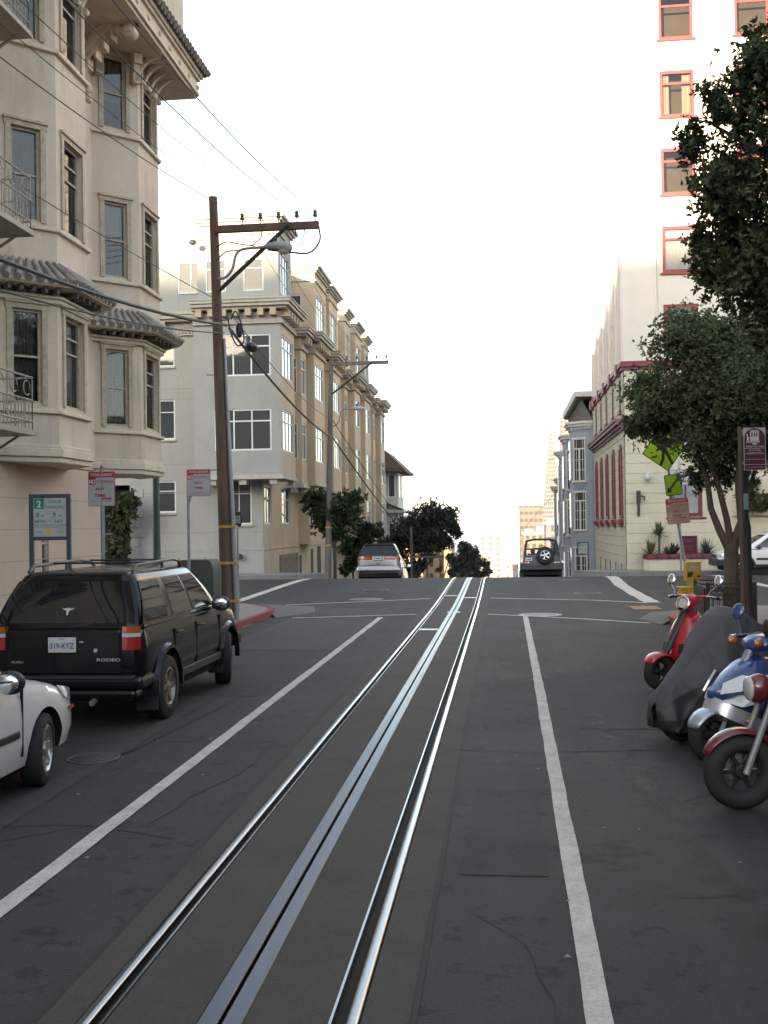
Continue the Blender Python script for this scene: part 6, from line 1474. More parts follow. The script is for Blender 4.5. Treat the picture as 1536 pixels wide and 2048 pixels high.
def towaway(T, w, h, z0, x0, white, red, small, arrow):
    """red and white no stopping plate, facing -Y, in the local frame of T"""
    S = plate(T, 'sign_plate', rrect(w,h,.025,x0,z0,-.03), red)
    q = flat('sign_face', rrect(w-.02,h-.02,.02,x0,z0+.01,-.0325), white, S)
    flat('red_band', [(x0-w/2+.012,-.034,z0+h-.012-h*.15),(x0+w/2-.012,-.034,z0+h-.012-h*.15),(x0+w/2-.012,-.034,z0+h-.012),(x0-w/2+.012,-.034,z0+h-.012)], red, S)
    flat('red_panel', [(x0-w/2+.012,-.034,z0+h*.62),(x0-w*.22,-.034,z0+h*.62),(x0-w*.22,-.034,z0+h*.84),(x0-w/2+.012,-.034,z0+h*.84)], red, S)
    txt(S,'TOW-AWAY',h*.105,x0,z0+h*.868,m_wtxt,w*.82,.02,-.036); txt(S,'NO',h*.17,x0-w*.35,z0+h*.655,m_wtxt,w*.23,.03,-.036)
    txt(S,'STOPPING',h*.125,x0+w*.135,z0+h*.665,red,w*.64,.0,-.036); txt(S,'ANY',h*.12,x0-(w*.06 if arrow else 0),z0+h*.46,red,w*.36,.03,-.036); txt(S,'TIME',h*.12,x0-(w*.06 if arrow else 0),z0+h*.27,red,w*.42,.03,-.036)
    if arrow: 
        az = z0+h*.22; flat('arrow', [(x0+w*.02,-.0365,az-.012),(x0+w*.28,-.0365,az-.012),(x0+w*.28,-.0365,az-.03),(x0+w*.40,-.0365,az),(x0+w*.28,-.0365,az+.03),(x0+w*.28,-.0365,az+.012),(x0+w*.02,-.0365,az+.012)], red, S)
    for k,t in enumerate(small): txt(S,t,h*.042,x0,z0+h*(.13-.06*k),red,w*.78,.0,-.036)
    return S
def post(T, H, r=.03, x=0., y=0., top=None, mat=None):
    m = MB(); m.tube([(x,y,-.02),(x+(top[0] if top else 0),y+(top[1] if top else 0),H)], r, 10); put('post', m, mat or m_galv, T)
T = thing('no_stopping_sign', 'red and white tow-away sign with arrow, close to the left house beside the parking board', 'sign', (-6.87,17.5,.15), 0, 'tow-away no stopping signs')
post(T, 3.08, .035); towaway(T,.48,.6,2.42,0,m_sw,m_sr,('7AM TO 9AM',),True); m = MB(); m.ell((0,0,3.1),(.04,.04,.045),8,6); put('post_cap', m, m_galv, T)
T = thing('no_stopping_sign', 'tow-away sign hung off one side of its post, beside the wooden utility pole', 'sign', (-6.26,20.5,.15), R(4), 'tow-away no stopping signs')
post(T, 2.75, .03); towaway(T,.48,.54,2.66,.22,m_sw,m_sr,('CAR, TRUCK, BUS','EXCEPT CITY VEHICLES'),False)
m = MB(); m.box(-.03,.36,-.02,.0,2.72,2.75); m.obox((-.03,-.02,2.4),(.03,0,0),(0,.02,0),(.12,0,.42)); put('bracket', m, m_galv, T, smooth=0)
def parking(lab, x, y, z, H, rz=0):
    T = thing('parking_board', lab, 'parking sign', (x,y,z), rz, 'two-post parking boards'); w = .50
    for sx in (-1,1): m = MB(); m.box(sx*w/2-.028,sx*w/2+.028,-.03,.03,-.02,H); put('post', m, m_frame, T, smooth=0, bevel=.006)
    m = MB(); m.box(-w/2,w/2,-.026,.026,H-.05,H-.001); m.box(-w/2,w/2,-.026,.026,H-.62,H-.57); put('crossbar', m, m_frame, T, smooth=0, bevel=.004)
    S = plate(T,'sign_face',[(-.22,-.012,H-.568),(.22,-.012,H-.568),(.22,-.012,H-.052),(-.22,-.012,H-.052)], m_sw); y_ = -.0135
    flat('green_panel', [(-.215,y_,H-.20),(-.075,y_,H-.20),(-.075,y_,H-.06),(-.215,y_,H-.06)], m_sgrn, S)
    txt(S,'2',.12,-.145,H-.175,m_wtxt,None,.02,-.015); txt(S,'HOUR',.058,.07,H-.125,m_sgrn,.17,.02,-.015); txt(S,'PARKING',.058,.07,H-.195,m_sgrn,.255,.02,-.015)
    txt(S,'8',.085,-.165,H-.305,m_sgrn,None,.03,-.015); txt(S,'AM',.04,-.105,H-.305,m_sgrn,None,.01,-.015); txt(S,'TO',.03,-.02,H-.275,m_sgrn,None,.01,-.015); txt(S,'9',.085,.06,H-.305,m_sgrn,None,.03,-.015); txt(S,'PM',.04,.135,H-.305,m_sgrn,None,.01,-.015)
    txt(S,'MON',.055,-.13,H-.385,m_sgrn,.14,.03,-.015); txt(S,'TO',.03,-.01,H-.365,m_sgrn,None,.01,-.015); txt(S,'SAT',.055,.12,H-.385,m_sgrn,.12,.03,-.015)
    flat('rule', [(-.215,y_,H-.42),(.215,y_,H-.42),(.215,y_,H-.412),(-.215,y_,H-.412)], m_sgrn, S)
    txt(S,'VEHICLES WITH AREA PERMITS',.022,0,H-.45,m_sgrn,.38,.0,-.015); txt(S,'AREA',.03,-.14,H-.52,m_sgrn,None,0,-.015); txt(S,'EXEMPT',.03,.14,H-.52,m_sgrn,None,0,-.015)
    m = MB(); m.poly([(-.02+.045*math.cos(R(18*k)), y_-.001, H-.505+.045*math.sin(R(18*k))) for k in range(20)]); put('yellow_disc', m, m_yel, S, smooth=0)
    return T
parking('dark framed two hour parking board before the peach wall at left', -6.03, 13.5, .15, 2.5, R(6))
parking('distant two hour parking board in front of the blue grey Victorian house', 3.88, 52, fwz(52), 1.24-fwz(52)+.03, 0)
# small arrow plate
T = thing('one_way_sign', 'small black and white arrow-shaped plate on a thin post beside the wooden utility pole', 'sign', (-6.28,24.5,.15), R(-25), 'one way signs')
post(T, 2.42, .025); S = plate(T,'sign_plate',[(-.11,-.03,2.05),(.12,-.03,2.05),(.18,-.03,2.22),(.12,-.03,2.40),(-.11,-.03,2.40)], m_sblk)
flat('sign_face', [(-.095,-.0325,2.13),(.115,-.0325,2.13),(.115,-.0325,2.31),(-.095,-.0325,2.31)], m_sw, S); txt(S,'ONE',.075,.01,2.225,m_sblk,.16,.02,-.035); txt(S,'WAY',.075,.01,2.14,m_sblk,.16,.02,-.035)
m = MB(); m.lathe([(.035,0),(.035,.05),(.0001,.06)],8,(0,0,2.42)); put('post_cap', m, m_darkmetal, T)
# dark green lamp column on the side street
T = thing('lamp_column', 'dark green street lamp column half hidden behind the left house', 'street lamp', (-8.78,26,.15))
m = MB(); m.lathe([(.14,0),(.14,.5),(.10,.6),(.095,2.0),(.085,3.2),(.06,5.2)],14); put('column', m, M('green_paint',(.035,.07,.05),rough=.5,var=.2,scale=4), T)
m = MB(); m.tube([(0,0,5.1),(-.5,0,5.5),(-1.4,0,5.6)],.035,8); put('lamp_arm', m, m_galv, T); m = MB(); m.ell((-1.6,0,5.57),(.35,.14,.09),12,6); put('lamp_head', m, m_lamp, T)
# relay mailbox
T = thing('relay_mailbox', 'big grey green round-topped relay mailbox behind the black vehicle', 'mailbox', (-6.38,21.6,.15))
m_mail = M('mail_green', (.055,.065,.055), rough=.55, var=.15, scale=4); m = MB(); pr_ = [(-.40,0),(-.40,1.05)]+[(-.40+.8*.5*(1-math.cos(R(180*k/12))),1.05+.30*math.sin(R(180*k/12))) for k in range(13)]+[(.40,0)]
pr_ = [(-.40,.06),(.40,.06),(.40,1.10)]+[(.40-.12+.12*math.cos(R(90*k/6)),1.10+.26*math.sin(R(90*k/6))) for k in range(1,7)]+[(-.28-.12*math.sin(R(90*k/6)),1.10+.26*math.cos(R(90*k/6))) for k in range(7)]
m.slab([(a,-.33,b) for a,b in pr_], (0,.66,0)); put('body', m, m_mail, T, smooth=40, bevel=.01)
m = MB(); m.box(-.30,.30,-.345,-.33,.2,1.0); put('door', m, m_mail, T, smooth=0, bevel=.006); m = MB()
for sx in (-.33,.33):
    for sy in (-.26,.26): m.box(sx-.04,sx+.04,sy-.04,sy+.04,-.01,.06)
put('feet', m, m_darkmetal, T, smooth=0)
# fire hydrant and standpipe
T = thing('fire_hydrant', 'white fire hydrant with red cap showing just above the relay mailbox', 'fire hydrant', (-12.55,43.4,.2))
m = MB(); m.lathe([(.15,0),(.15,.05),(.09,.07),(.085,.5),(.12,.52)],14); put('body', m, m_white, T); m = MB(); m.lathe([(.125,.52),(.12,.6),(.07,.68),(.025,.7),(.025,.76),(.0001,.76)],12); put('cap', m, M('hydrant_red',(.35,.03,.03),rough=.5), T)
m = MB(); m.tube([(-.18,0,.4),(.18,0,.4)],.05,8); put('outlet', m, m_white, T)
T = thing('standpipe', 'black fire department pipe fitting on the white wall beside the pole', 'pipe fitting', (-11.38,44.9,.93))
m = MB(); m.lathe([(.09,.0),(.09,-.12),(.13,-.14),(.13,-.2),(.0001,-.21)],14,(0,0,0),'y'); put('cap', m, m_plastic, T); m = MB(); m.tube([(-.02,-.1,0),(-.16,-.18,-.02),(-.24,-.24,-.03)],[.09,.08,.06],10); m.ell((-.26,-.26,-.03),(.07,.07,.07),8,6); put('elbow', m, m_plastic, T)
# lit lantern at the dark entry
T = thing('entry_lantern', 'small lit amber lantern beside the dark entry on the left', 'lantern', (-17.3,44.5,2.7))
m = MB(); m.lathe([(.10,.22),(.14,.62),(.15,.64)],6); put('glass', m, M('lantern_glow',(1,.45,.1),emit=.35,var=0), T, smooth=0); m = MB(); m.lathe([(.17,.64),(.10,.74),(.02,.8),(.0001,.82)],6); m.lathe([(.06,.1),(.11,.22),(.05,.2)],6); m.box(-.02,.02,0,.55,.05,.1); m.box(-.09,-.07,-.12,-.1,.2,.65); m.box(.07,.09,-.12,-.1,.2,.65); put('cage', m, m_darkmetal, T, smooth=0)
# pedestrian crossing post group on the far right corner
T = thing('crossing_sign', 'lime diamond pedestrian sign with arrow plate and faded tow-away plate on a leaning post', 'sign', (4.28,24.5,.15))
post(T, 4.1, .032, 0,0,(-.64,0))
tl = R(-9.5)
def tilt(p, c): x,y,z = p; return (c[0]+x*math.cos(tl)+z*math.sin(tl), y, c[1]-x*math.sin(tl)+z*math.cos(tl))
c1 = (-.60,3.66); h = .50
D = plate(T,'diamond_plate',[tilt(p,c1) for p in ((0,-.06,-h),(h,-.06,0),(0,-.06,h),(-h,-.06,0))], m_sblk)
flat('sign_face',[tilt(p,c1) for p in ((0,-.063,-h+.028),(h-.028,-.063,0),(0,-.063,h-.028),(-h+.028,-.063,0))], m_lime, D)
wk = [[(-.05,.16),(.05,.17),(.07,-.02),(.0,-.05),(-.07,-.03)],[(-.06,-.02),(.0,-.05),(-.03,-.25),(-.13,-.42),(-.19,-.39),(-.10,-.22)],[(.0,-.05),(.07,-.02),(.11,-.2),(.16,-.40),(.10,-.42),(.04,-.2)],[(-.05,.15),(-.02,.09),(-.16,-.02),(-.20,.02)],[(.05,.16),(.03,.09),(.15,.02),(.19,-.05),(.22,-.02),(.18,.07)]]
m = MB()
for pl_ in wk: m.poly([tilt((a*.95,-.066,b*.85),c1) for a,b in pl_])
m.poly([tilt((.01+.05*math.cos(R(30*k)),-.066,.23+.05*math.sin(R(30*k))),c1) for k in range(12)]); put('walking_figure', m, m_sblk, D, smooth=0)
c2 = (-.41,2.86); tl = R(-6)
D = plate(T,'arrow_plate',[tilt((x,-.06,z),c2) for x,_,z in rrect(.37,.48,.04,0,-.24)], m_sblk); flat('sign_face',[tilt((x,-.063,z),c2) for x,_,z in rrect(.34,.45,.03,0,-.225)], m_lime, D)
flat('arrow',[tilt((x*.66,-.066,z*.72),c2) for x,z in ((.20,.24),(.24,.20),(-.11,-.15),(-.06,-.21),(-.23,-.25),(-.20,-.07),(-.15,-.11))], m_sblk, D)
q = towaway(T,.50,.58,2.04,-.32,m_sf,m_srf,('EXCEPT VEHICLES','LOADING ONLY'),True); q.rotation_euler = (0,R(-5),0); q.location = (.20,-.03,-.03)
T = thing('one_way_sign', 'white one way plate on a straight far post behind the lime signs', 'sign', (7.12,43.4,.2), 0, 'one way signs')
post(T, 4.15, .04); S = plate(T,'sign_plate',rrect(.95,.36,.02,-.0,3.45,-.05), m_sblk); flat('sign_face', rrect(.91,.32,.02,-.0,3.47,-.053), m_sw, S); txt(S,'ONE WAY',.17,.0,3.55,m_sblk,.72,.03,-.056)
S = plate(T,'name_plate',rrect(.8,.22,.02,0,3.86,-.05), m_sblk); flat('sign_face', rrect(.76,.18,.02,0,3.88,-.053), m_sw, S); txt(S,'CLAY',.12,.0,3.915,m_sblk,.4,.03,-.056)
m = MB(); m.box(-.05,.05,-.05,.05,4.15,4.5); put('post_cap', m, m_sw, T, smooth=0)
# cable car stop pole
T = thing('stop_pole', 'brown pole carrying the maroon cable car stop sign at the right edge', 'transit stop', (3.86,17.6,.15))
m = MB(); m.tube([(0,0,-.02),(0,0,3.54)],.034,12); put('post', m, M('pole_brown',(.10,.065,.05),rough=.6,var=.15), T)
m = MB(); m.box(.02,.10,-.02,.0,3.40,3.44); m.box(.02,.10,-.02,.0,2.93,2.97); put('bracket', m, m_galv, T, smooth=0)
S = plate(T,'sign_plate',[(.09,-.03,2.93),(.50,-.03,2.93),(.50,-.03,3.76),(.09,-.03,3.76)], m_sw)
cx = .295; A = [(.105,-.0325,3.36),(.485,-.0325,3.36)]+[(cx+.19*math.cos(R(180*k/14)),-.0325,3.56+.19*math.sin(R(180*k/14))) for k in range(15)]
flat('maroon_arch', A, m_mar, S)
for a,b in ((3.255,3.35),(3.145,3.245),(3.045,3.135),(2.94,3.035)): flat('maroon_row', [(.105,-.0325,a),(.485,-.0325,a),(.485,-.0325,b),(.105,-.0325,b)], m_mar, S)
m = MB()
def fb(x0,x1,z0,z1): m.quad((cx+x0,-.035,z0),(cx+x1,-.035,z0),(cx+x1,-.035,z1),(cx+x0,-.035,z1))
fb(-.07,.07,3.69,3.71); fb(-.085,.085,3.665,3.685); fb(-.08,.08,3.5,3.585); fb(-.09,.09,3.47,3.49); fb(-.045,.045,3.43,3.455)
for x in (-.08,-.035,.01,.055): fb(x,x+.02 if x<.05 else x+.025,3.585,3.665)
m.poly([(cx-.14,-.035,3.60),(cx-.125,-.035,3.60),(cx-.105,-.035,3.57),(cx-.085,-.035,3.565),(cx-.085,-.035,3.555),(cx-.115,-.035,3.55),(cx-.095,-.035,3.47),(cx-.11,-.035,3.47),(cx-.13,-.035,3.53),(cx-.135,-.035,3.46),(cx-.15,-.035,3.46)])
m.poly([(cx-.135+.016*math.cos(R(36*k)),-.035,3.62+.016*math.sin(R(36*k))) for k in range(10)]); put('cable_car_emblem', m, m_wtxt, S, smooth=0)
txt(S,'Cable Car Stop',.042,cx,3.38,m_wtxt,.33,.02,-.036); txt(S,'Powell-Hyde',.034,cx,3.31,m_wtxt,.22,.01,-.036); txt(S,'To Fishermans Wharf',.028,cx,3.268,m_wtxt,.29,.01,-.036); txt(S,'Information 673-6864',.02,cx,2.98,m_wtxt,.28,0,-.036); S.scale = (.85,1,.83); S.location = (-.03,0,.40)
T = thing('lamp_column', 'black lamp column directly behind the cable car stop pole at the right edge', 'street lamp', (3.98,17.9,.15))
m = MB(); m.lathe([(.13,0),(.13,.6),(.10,.7),(.095,1.9),(.06,2.1),(.05,3.45)],14); put('column', m, m_plastic, T); m = MB(); m.lathe([(.066,2.2),(.064,2.46)],14); put('sticker', m, M('pale_blue',(.25,.35,.42),rough=.5), T); m = MB(); m.ell((0,0,3.47),(.07,.07,.05),10,6); put('lamp_head', m, m_lamp, T)
T = thing('wall_post', 'tan square post against the cream wall behind the black lamp column', 'post', (9.9,44.4,.2)); m = MB(); m.box(-.09,.09,-.09,.09,0,5.3); put('shaft', m, M('tan_post',(.32,.24,.18),rough=.8,var=.15), T, smooth=0); m = MB(); m.box(-.12,.12,-.12,.12,5.3,5.4); put('cap', m, M('tan_post',(.32,.24,.18)), T, smooth=0)
# newspaper rack
m_ny = M('rack_yellow', (.52,.34,.015), rough=.5, var=.1, scale=4)
T = thing('newspaper_rack', 'yellow newspaper vending rack with a smaller head unit on the right corner', 'newspaper rack', (3.92,22.5,.15), R(3))
m = MB(); m.box(-.27,-.21,-.22,.22,.0,.62); m.box(.21,.27,-.22,.22,.0,.62); m.box(-.21,.21,-.22,.22,.54,.62); m.box(-.21,.21,-.22,.22,.0,.14); m.box(-.21,.21,.18,.22,.14,.54); m.box(-.29,.29,-.24,.24,.62,.66); put('cabinet', m, m_ny, T, smooth=0, bevel=.008)
m = MB(); m.box(-.21,.21,-.20,-.17,.14,.54); put('window', m, g_dark, T, smooth=0)
m = MB(); m.box(-.15,.15,-.14,.14,.78,1.18); m.box(-.05,.05,-.17,.1,.66,.9); put('head', m, m_ny, T, smooth=0, bevel=.008); m = MB(); m.box(-.10,.10,-.145,-.138,1.0,1.12); put('display_card', m, m_sw, T, smooth=0); m = MB(); m.box(-.13,-.02,-.147,-.139,.86,.97); m.box(.07,.12,-.147,-.139,.86,.9); put('coin_panel', m, m_darkmetal, T, smooth=0)
# tree railing
T = thing('tree_railing', 'black iron railing around the corner street tree', 'railing', (4.0,20,.15), world=True)
x0,x1,y0,y1,zb,zt = 3.64,4.46,19.4,20.6,.15,1.04
m = MB()
for x in (x0,x1):
    for y in (y0,y1): m.box(x-.03,x+.03,y-.03,y+.03,zb,zt+.03)
put('corner_post', m, m_plastic, T, smooth=0)
for (a,b) in (((x0,y0),(x1,y0)),((x0,y1),(x1,y1)),((x0,y0),(x0,y1)),((x1,y0),(x1,y1))):
    m = MB(); L_ = math.hypot(b[0]-a[0],b[1]-a[1]); n_ = int(L_/.095)
    for z in (zt,zt-.07,zt-.2,zb+.12): m.tube([(*a,z),(*b,z)],.014,6)
    for i in range(1,n_):
        t = i/n_; x,y = a[0]+(b[0]-a[0])*t, a[1]+(b[1]-a[1])*t; m.tube([(x,y,zb+.12),(x,y,zt-.2)],.008,5)
        d = Vector((b[0]-a[0],b[1]-a[1],0)).normalized(); m.tube([Vector((x,y,zt-.135))+d*(.045*math.cos(k*.7854))+Vector((0,0,.055*math.sin(k*.7854))) for k in range(9)],.007,4)
    put('rail_panel', m, m_plastic, T)
m = MB(); m.box(x0-.05,x0-.03,y0+.1,y1-.1,.3,.95); put('notice_panel', m, m_plastic, T, smooth=0)

# ------------------------------------------------------------------ scooters and motorcycles on the right
m_sred = paint('scooter_red', (.36,.008,.02)); m_sblue = paint('scooter_blue', (.014,.042,.165)); m_ssil = paint('scooter_silver', (.42,.45,.50), 1, .3, .6); m_smar = paint('scooter_maroon', (.115,.010,.017)); m_swht = paint('scooter_white', (.55,.56,.58))
def shell(mb, secs, n=14, mi=0):
    """loft of elliptic half-sections: (y, z, half width, half height)"""
    rr = []
    for (y,z,w,h) in secs: rr.append([(w*math.cos(2*math.pi*k/n), y, z+h*math.sin(2*math.pi*k/n)) for k in range(n)])
    mb.rings(rr)
def cyc_wheel(T, y, r, rt, steer_o=None, spokes=5, name='wheel'):
    m = MB(); m.torus((0,0,0),(1,0,0),r-rt,rt,40,12,0,1.05); o = put(name, m, m_tyre, T, smooth=60); o.location = (0,y,r)
    m = MB(); q = r-rt*1.7
    m.lathe([(q+rt*.9,-.035),(q+rt*.9,.035),(q+.0,.03),(q,-.03),(q+rt*.9,-.035)],32,(0,0,0),'x',0,False)
    for k in range(spokes):
        a = 2*math.pi*k/spokes; c,s_ = math.cos(a),math.sin(a); m.obox((-.02,c*.02-s_*.014,s_*.02+c*.014),(.04,0,0),(0,s_*.028,-c*.028),(0,c*q,s_*q))
    m.lathe([(.05,-.06),(.05,.06),(.0001,.065)],12,(0,0,0),'x'); m.lathe([(.0001,-.065),(.05,-.06)],12,(0,0,0),'x'); put('rim', m, M('cycle_rim',(.05,.05,.05),rough=.4,metal=.7), o)
    m = MB(); m.lathe([(.05,.07),(.09,.07),(.09,.075),(.05,.075)],20,(0,0,0),'x',0,False); put('brake_disc', m, m_galv, o); return o
def fender(T, y, r, w, a0, a1, mat, droop=0.):
    m = MB(); n = 14; rr = []
    for i in range(n+1):
        a = R(a0+(a1-a0)*i/n); k = math.sin(math.pi*min(1,max(0,i/n))); ww = w*(.55+.45*k**.5); ring = []
        for j in range(9):
            b = R(-80+160*j/8); ring.append((ww*math.sin(b), y+(r+.035*math.cos(b)-.02)*math.cos(a), r*.985+(r+.05*math.cos(b)-.03)*math.sin(a)))
        rr.append(ring)
    m.rings(rr, False, (False,False)); o = put('front_fender', m, mat, T, smooth=60); md = o.modifiers.new('t','SOLIDIFY'); md.thickness = .006; return o
def scooter_mirror(T, sg, y, z, mat, dz=.22, dx=.16):
    m = MB(); m.tube([(sg*.22,y,z),(sg*(.22+dx*.3),y-.02,z+dz*.5),(sg*(.22+dx),y-.04,z+dz)],.008,6); m.ell((sg*(.22+dx),y-.04,z+dz+.05),(.06,.022,.075),12,8); o = put('mirror', m, mat, T, smooth=60)
    m = MB(); m.ell((sg*(.22+dx),y-.06,z+dz+.05),(.05,.008,.064),12,8); put('mirror_glass', m, m_chrome, o, smooth=60)
def bars(T, y, z, mat):
    m = MB(); m.tube([(-.34,y-.08,z-.0),(-.2,y-.01,z+.03),(0,y,z+.02),(.2,y-.01,z+.03),(.34,y-.08,z)],.014,8); o = put('handlebar', m, mat, T)
    m = MB()
    for sg in (-1,1): m.tube([(sg*.24,y-.03,z+.02),(sg*.36,y-.085,z)],.021,8); 
    put('grip', m, m_plastic, o); m = MB()
    for sg in (-1,1): m.tube([(sg*.2,y+.03,z+.03),(sg*.28,y+.03,z+.03),(sg*.37,y-.03,z+.01)],.007,6); m.ell((sg*.37,y-.03,z+.01),(.012,.012,.012),6,5)
    put('brake_lever', m, m_chrome, o)
def steer(objs, ang, piv):
    Q = Matrix.Rotation(ang,4,'Z'); P_ = Vector(piv)
    for o in objs:
        if o.parent and o.parent in objs: continue
        o.location = P_ + Q @ (o.location-P_); o.rotation_euler[2] += ang
def desc(o): return [o]+[d for c in o.children for d in desc(c)]
def rake(T, k, skip=('wheel','front_fender','rear_body','seat','floorboard','tail_lamp','engine','exhaust','fuel_tank','tail_unit')):
    for c in T.children:
        if any(c.name.startswith(q) for q in skip): continue
        for o in desc(c):
            for v in o.data.vertices:
                if v.co.z > .3: v.co.y -= k*(v.co.z-.3)
def turn(T, ang, names, piv): steer([c for c in T.children if any(c.name.startswith(q) for q in names)], ang, piv)
HD = lambda rz: Vector((-math.sin(rz), math.cos(rz), 0))
def cyc(name, lab, cat, fx, fy, rz, wb, grp): 
    h = HD(rz); p = Vector((fx,fy,0))-h*wb/2; return thing(name, lab, cat, tuple(p), rz, grp)
GR = 'scooters and motorcycles parked along the right kerb'
# red retro scooter
T = cyc('motor_scooter','red retro scooter with round headlight and chrome trim, farthest of the parked two-wheelers','scooter',1.99,13.84,R(122),1.3,GR)
cyc_wheel(T,.63,.225,.06); cyc_wheel(T,-.63,.225,.06); fender(T,.63,.225,.125,30,165,m_sred)
m = MB(); m.tube([(0,.60,.36),(0,.45,.75),(0,.38,.98)],[.045,.05,.05],10); m.tube([(.07,.63,.225),(.07,.58,.42)],.02,8); put('fork', m, m_plastic, T)
m = MB(); rr = []
for t,z,hw,yc in ((0,.24,.17,.33),(.15,.34,.215,.42),(.35,.48,.235,.475),(.6,.64,.235,.465),(.8,.80,.20,.43),(1,.93,.11,.39)):
    rr.append([(hw*math.sin(R(-90+180*k/12)), yc-.15+.17*math.cos(R(-90+180*k/12)), z) for k in range(13)]+[(hw*.97*math.sin(R(90-180*k/12)), yc-.17+.15*math.cos(R(90-180*k/12)), z) for k in range(13)])
m.rings(rr); put('leg_shield', m, m_sred, T, smooth=60)
m = MB()
for sg in (-1,1): m.tube([(sg*q[0][0]*1.01 if False else sg*a,b,z) for a,b,z in ((.17,.20,.24),(.218,.27,.34),(.238,.325,.48),(.238,.315,.64),(.203,.28,.80),(.112,.245,.93))],.011,6)
put('edge_trim', m, m_chrome, T)
m = MB(); m.add([(-.04,.505,.42),(.04,.505,.42),(.045,.495,.68),(-.045,.495,.68),(-.03,.53,.43),(.03,.53,.43),(.032,.515,.66),(-.032,.515,.66)],[(0,3,2,1),(4,5,6,7),(0,1,5,4),(1,2,6,5),(2,3,7,6),(3,0,4,7)]); put('horn_cover', m, m_sred, T, smooth=0, bevel=.01)
m = Each('grille', m_darkmetal, T, smooth=0); m.box(.10,.17,.455,.475,.45,.56); m.box(-.17,-.10,.455,.475,.45,.56)
m = MB(); shell(m,[(.50,1.04,.02,.02),(.49,1.04,.085,.08),(.42,1.05,.125,.10),(.32,1.07,.13,.085),(.24,1.07,.10,.06),(.20,1.07,.03,.03)],16); put('headset', m, m_sred, T, smooth=60)
m = MB(); m.lathe([(.088,0),(.092,.02),(.078,.028)],24,(0,.485,1.04),'y'); put('headlight_ring', m, m_chrome, T); m = MB(); m.ell((0,.492,1.04),(.078,.03,.078),20,10); put('headlight', m, m_clr_l, T)
bars(T,.30,1.09,m_sred); scooter_mirror(T,1,.34,1.11,m_chrome,.15,.11); scooter_mirror(T,-1,.34,1.11,m_chrome,.15,.11)
m = MB(); m.box(-.16,.16,-.15,.32,.22,.27); put('floorboard', m, m_plastic, T, smooth=0, bevel=.02)
m = MB(); shell(m,[(-.05,.42,.05,.1),(-.12,.45,.15,.18),(-.35,.47,.22,.21),(-.62,.47,.23,.2),(-.85,.48,.16,.15),(-.95,.5,.05,.06)],16); put('rear_body', m, m_sred, T, smooth=60)
m = MB(); shell(m,[(.0,.70,.05,.03),(-.08,.73,.13,.06),(-.4,.76,.15,.07),(-.7,.76,.13,.06),(-.82,.75,.04,.03)],12); put('seat', m, m_seat, T, smooth=60); m = MB(); m.ell((0,-.94,.55),(.06,.04,.05),10,6); put('tail_lamp', m, m_red_l, T)
rake(T,.27); turn(T,R(16),('headset','headlight','handlebar','mirror'),(0,.12,0)); T.scale = (1.06,1.06,1.06)
# blue and silver sport scooter
T = cyc('motor_scooter','blue and silver sport scooter between the covered motorcycle and the maroon motorcycle','scooter',1.85,9.68,R(120),1.3,GR)
cyc_wheel(T,.65,.235,.06); cyc_wheel(T,-.65,.235,.065); fender(T,.65,.235,.11,22,150,m_ssil)
m = MB(); m.tube([(0,.6,.42),(0,.42,.95)],.04,10)
for sg in (-1,1): m.tube([(sg*.085,.65,.235),(sg*.085,.56,.52)],.022,8)
put('fork', m, m_galv, T)
m = MB(); rr = []
for y,z0,z1,w in ((.78,.56,.60,.02),(.70,.52,.68,.12),(.58,.46,.80,.20),(.45,.40,.90,.235),(.32,.34,.93,.22),(.24,.30,.86,.18)):
    rr.append([(-w,y,z0+.08),(-w*.6,y,z0),(w*.6,y,z0),(w,y,z0+.08),(w*.95,y,(z0+z1)/2+.05),(w*.6,y,z1),(-w*.6,y,z1),(-w*.95,y,(z0+z1)/2+.05)])
m.rings(rr); put('front_cowl', m, m_sblue, T, smooth=50, subsurf=1)
m = MB(); rr = []
for y,z,w in ((.74,.50,.06),(.60,.42,.205),(.44,.36,.245),(.28,.28,.22)): rr.append([(-w,y,z+.07),(-w*.9,y+.02,z-.03),(0,y+.05,z-.06),(w*.9,y+.02,z-.03),(w,y,z+.07),(0,y+.02,z+.08)])
m.rings(rr); put('lower_cowl', m, m_ssil, T, smooth=50)
for sg in (-1,1):
    m = MB(); m.add([(sg*.10,.735,.60),(sg*.205,.60,.63),(sg*.225,.50,.74),(sg*.16,.60,.76),(sg*.08,.715,.69)],[(0,1,2,3,4)]); o = put('headlight', m, m_clr_l, T, smooth=0); md = o.modifiers.new('t','SOLIDIFY'); md.thickness = .02
    m = MB(); m.add([(sg*.245,.44,.52),(sg*.225,.58,.50),(sg*.10,.72,.545),(sg*.20,.62,.60),(sg*.25,.48,.60)],[(0,1,2,3,4)]); o = put('side_panel', m, m_swht, T, smooth=0); md = o.modifiers.new('t','SOLIDIFY'); md.thickness = .015
    m = MB(); m.ell((sg*.235,.47,.38),(.03,.04,.03),10,6); m.ell((sg*.16,.50,1.02),(.035,.05,.04),10,6); put('turn_signal', m, m_amb_l, T)
m = MB(); shell(m,[(.46,.98,.02,.03),(.42,.99,.14,.07),(.34,1.01,.19,.085),(.26,1.0,.14,.06),(.2,.99,.04,.03)],14); put('headset', m, m_sblue, T, smooth=60); bars(T,.28,1.02,m_plastic); scooter_mirror(T,1,.32,1.04,m_sblue,.16,.1); scooter_mirror(T,-1,.32,1.04,m_sblue,.16,.1)
m = MB(); m.box(-.17,.17,-.15,.3,.24,.30); put('floorboard', m, m_plastic, T, smooth=0, bevel=.02)
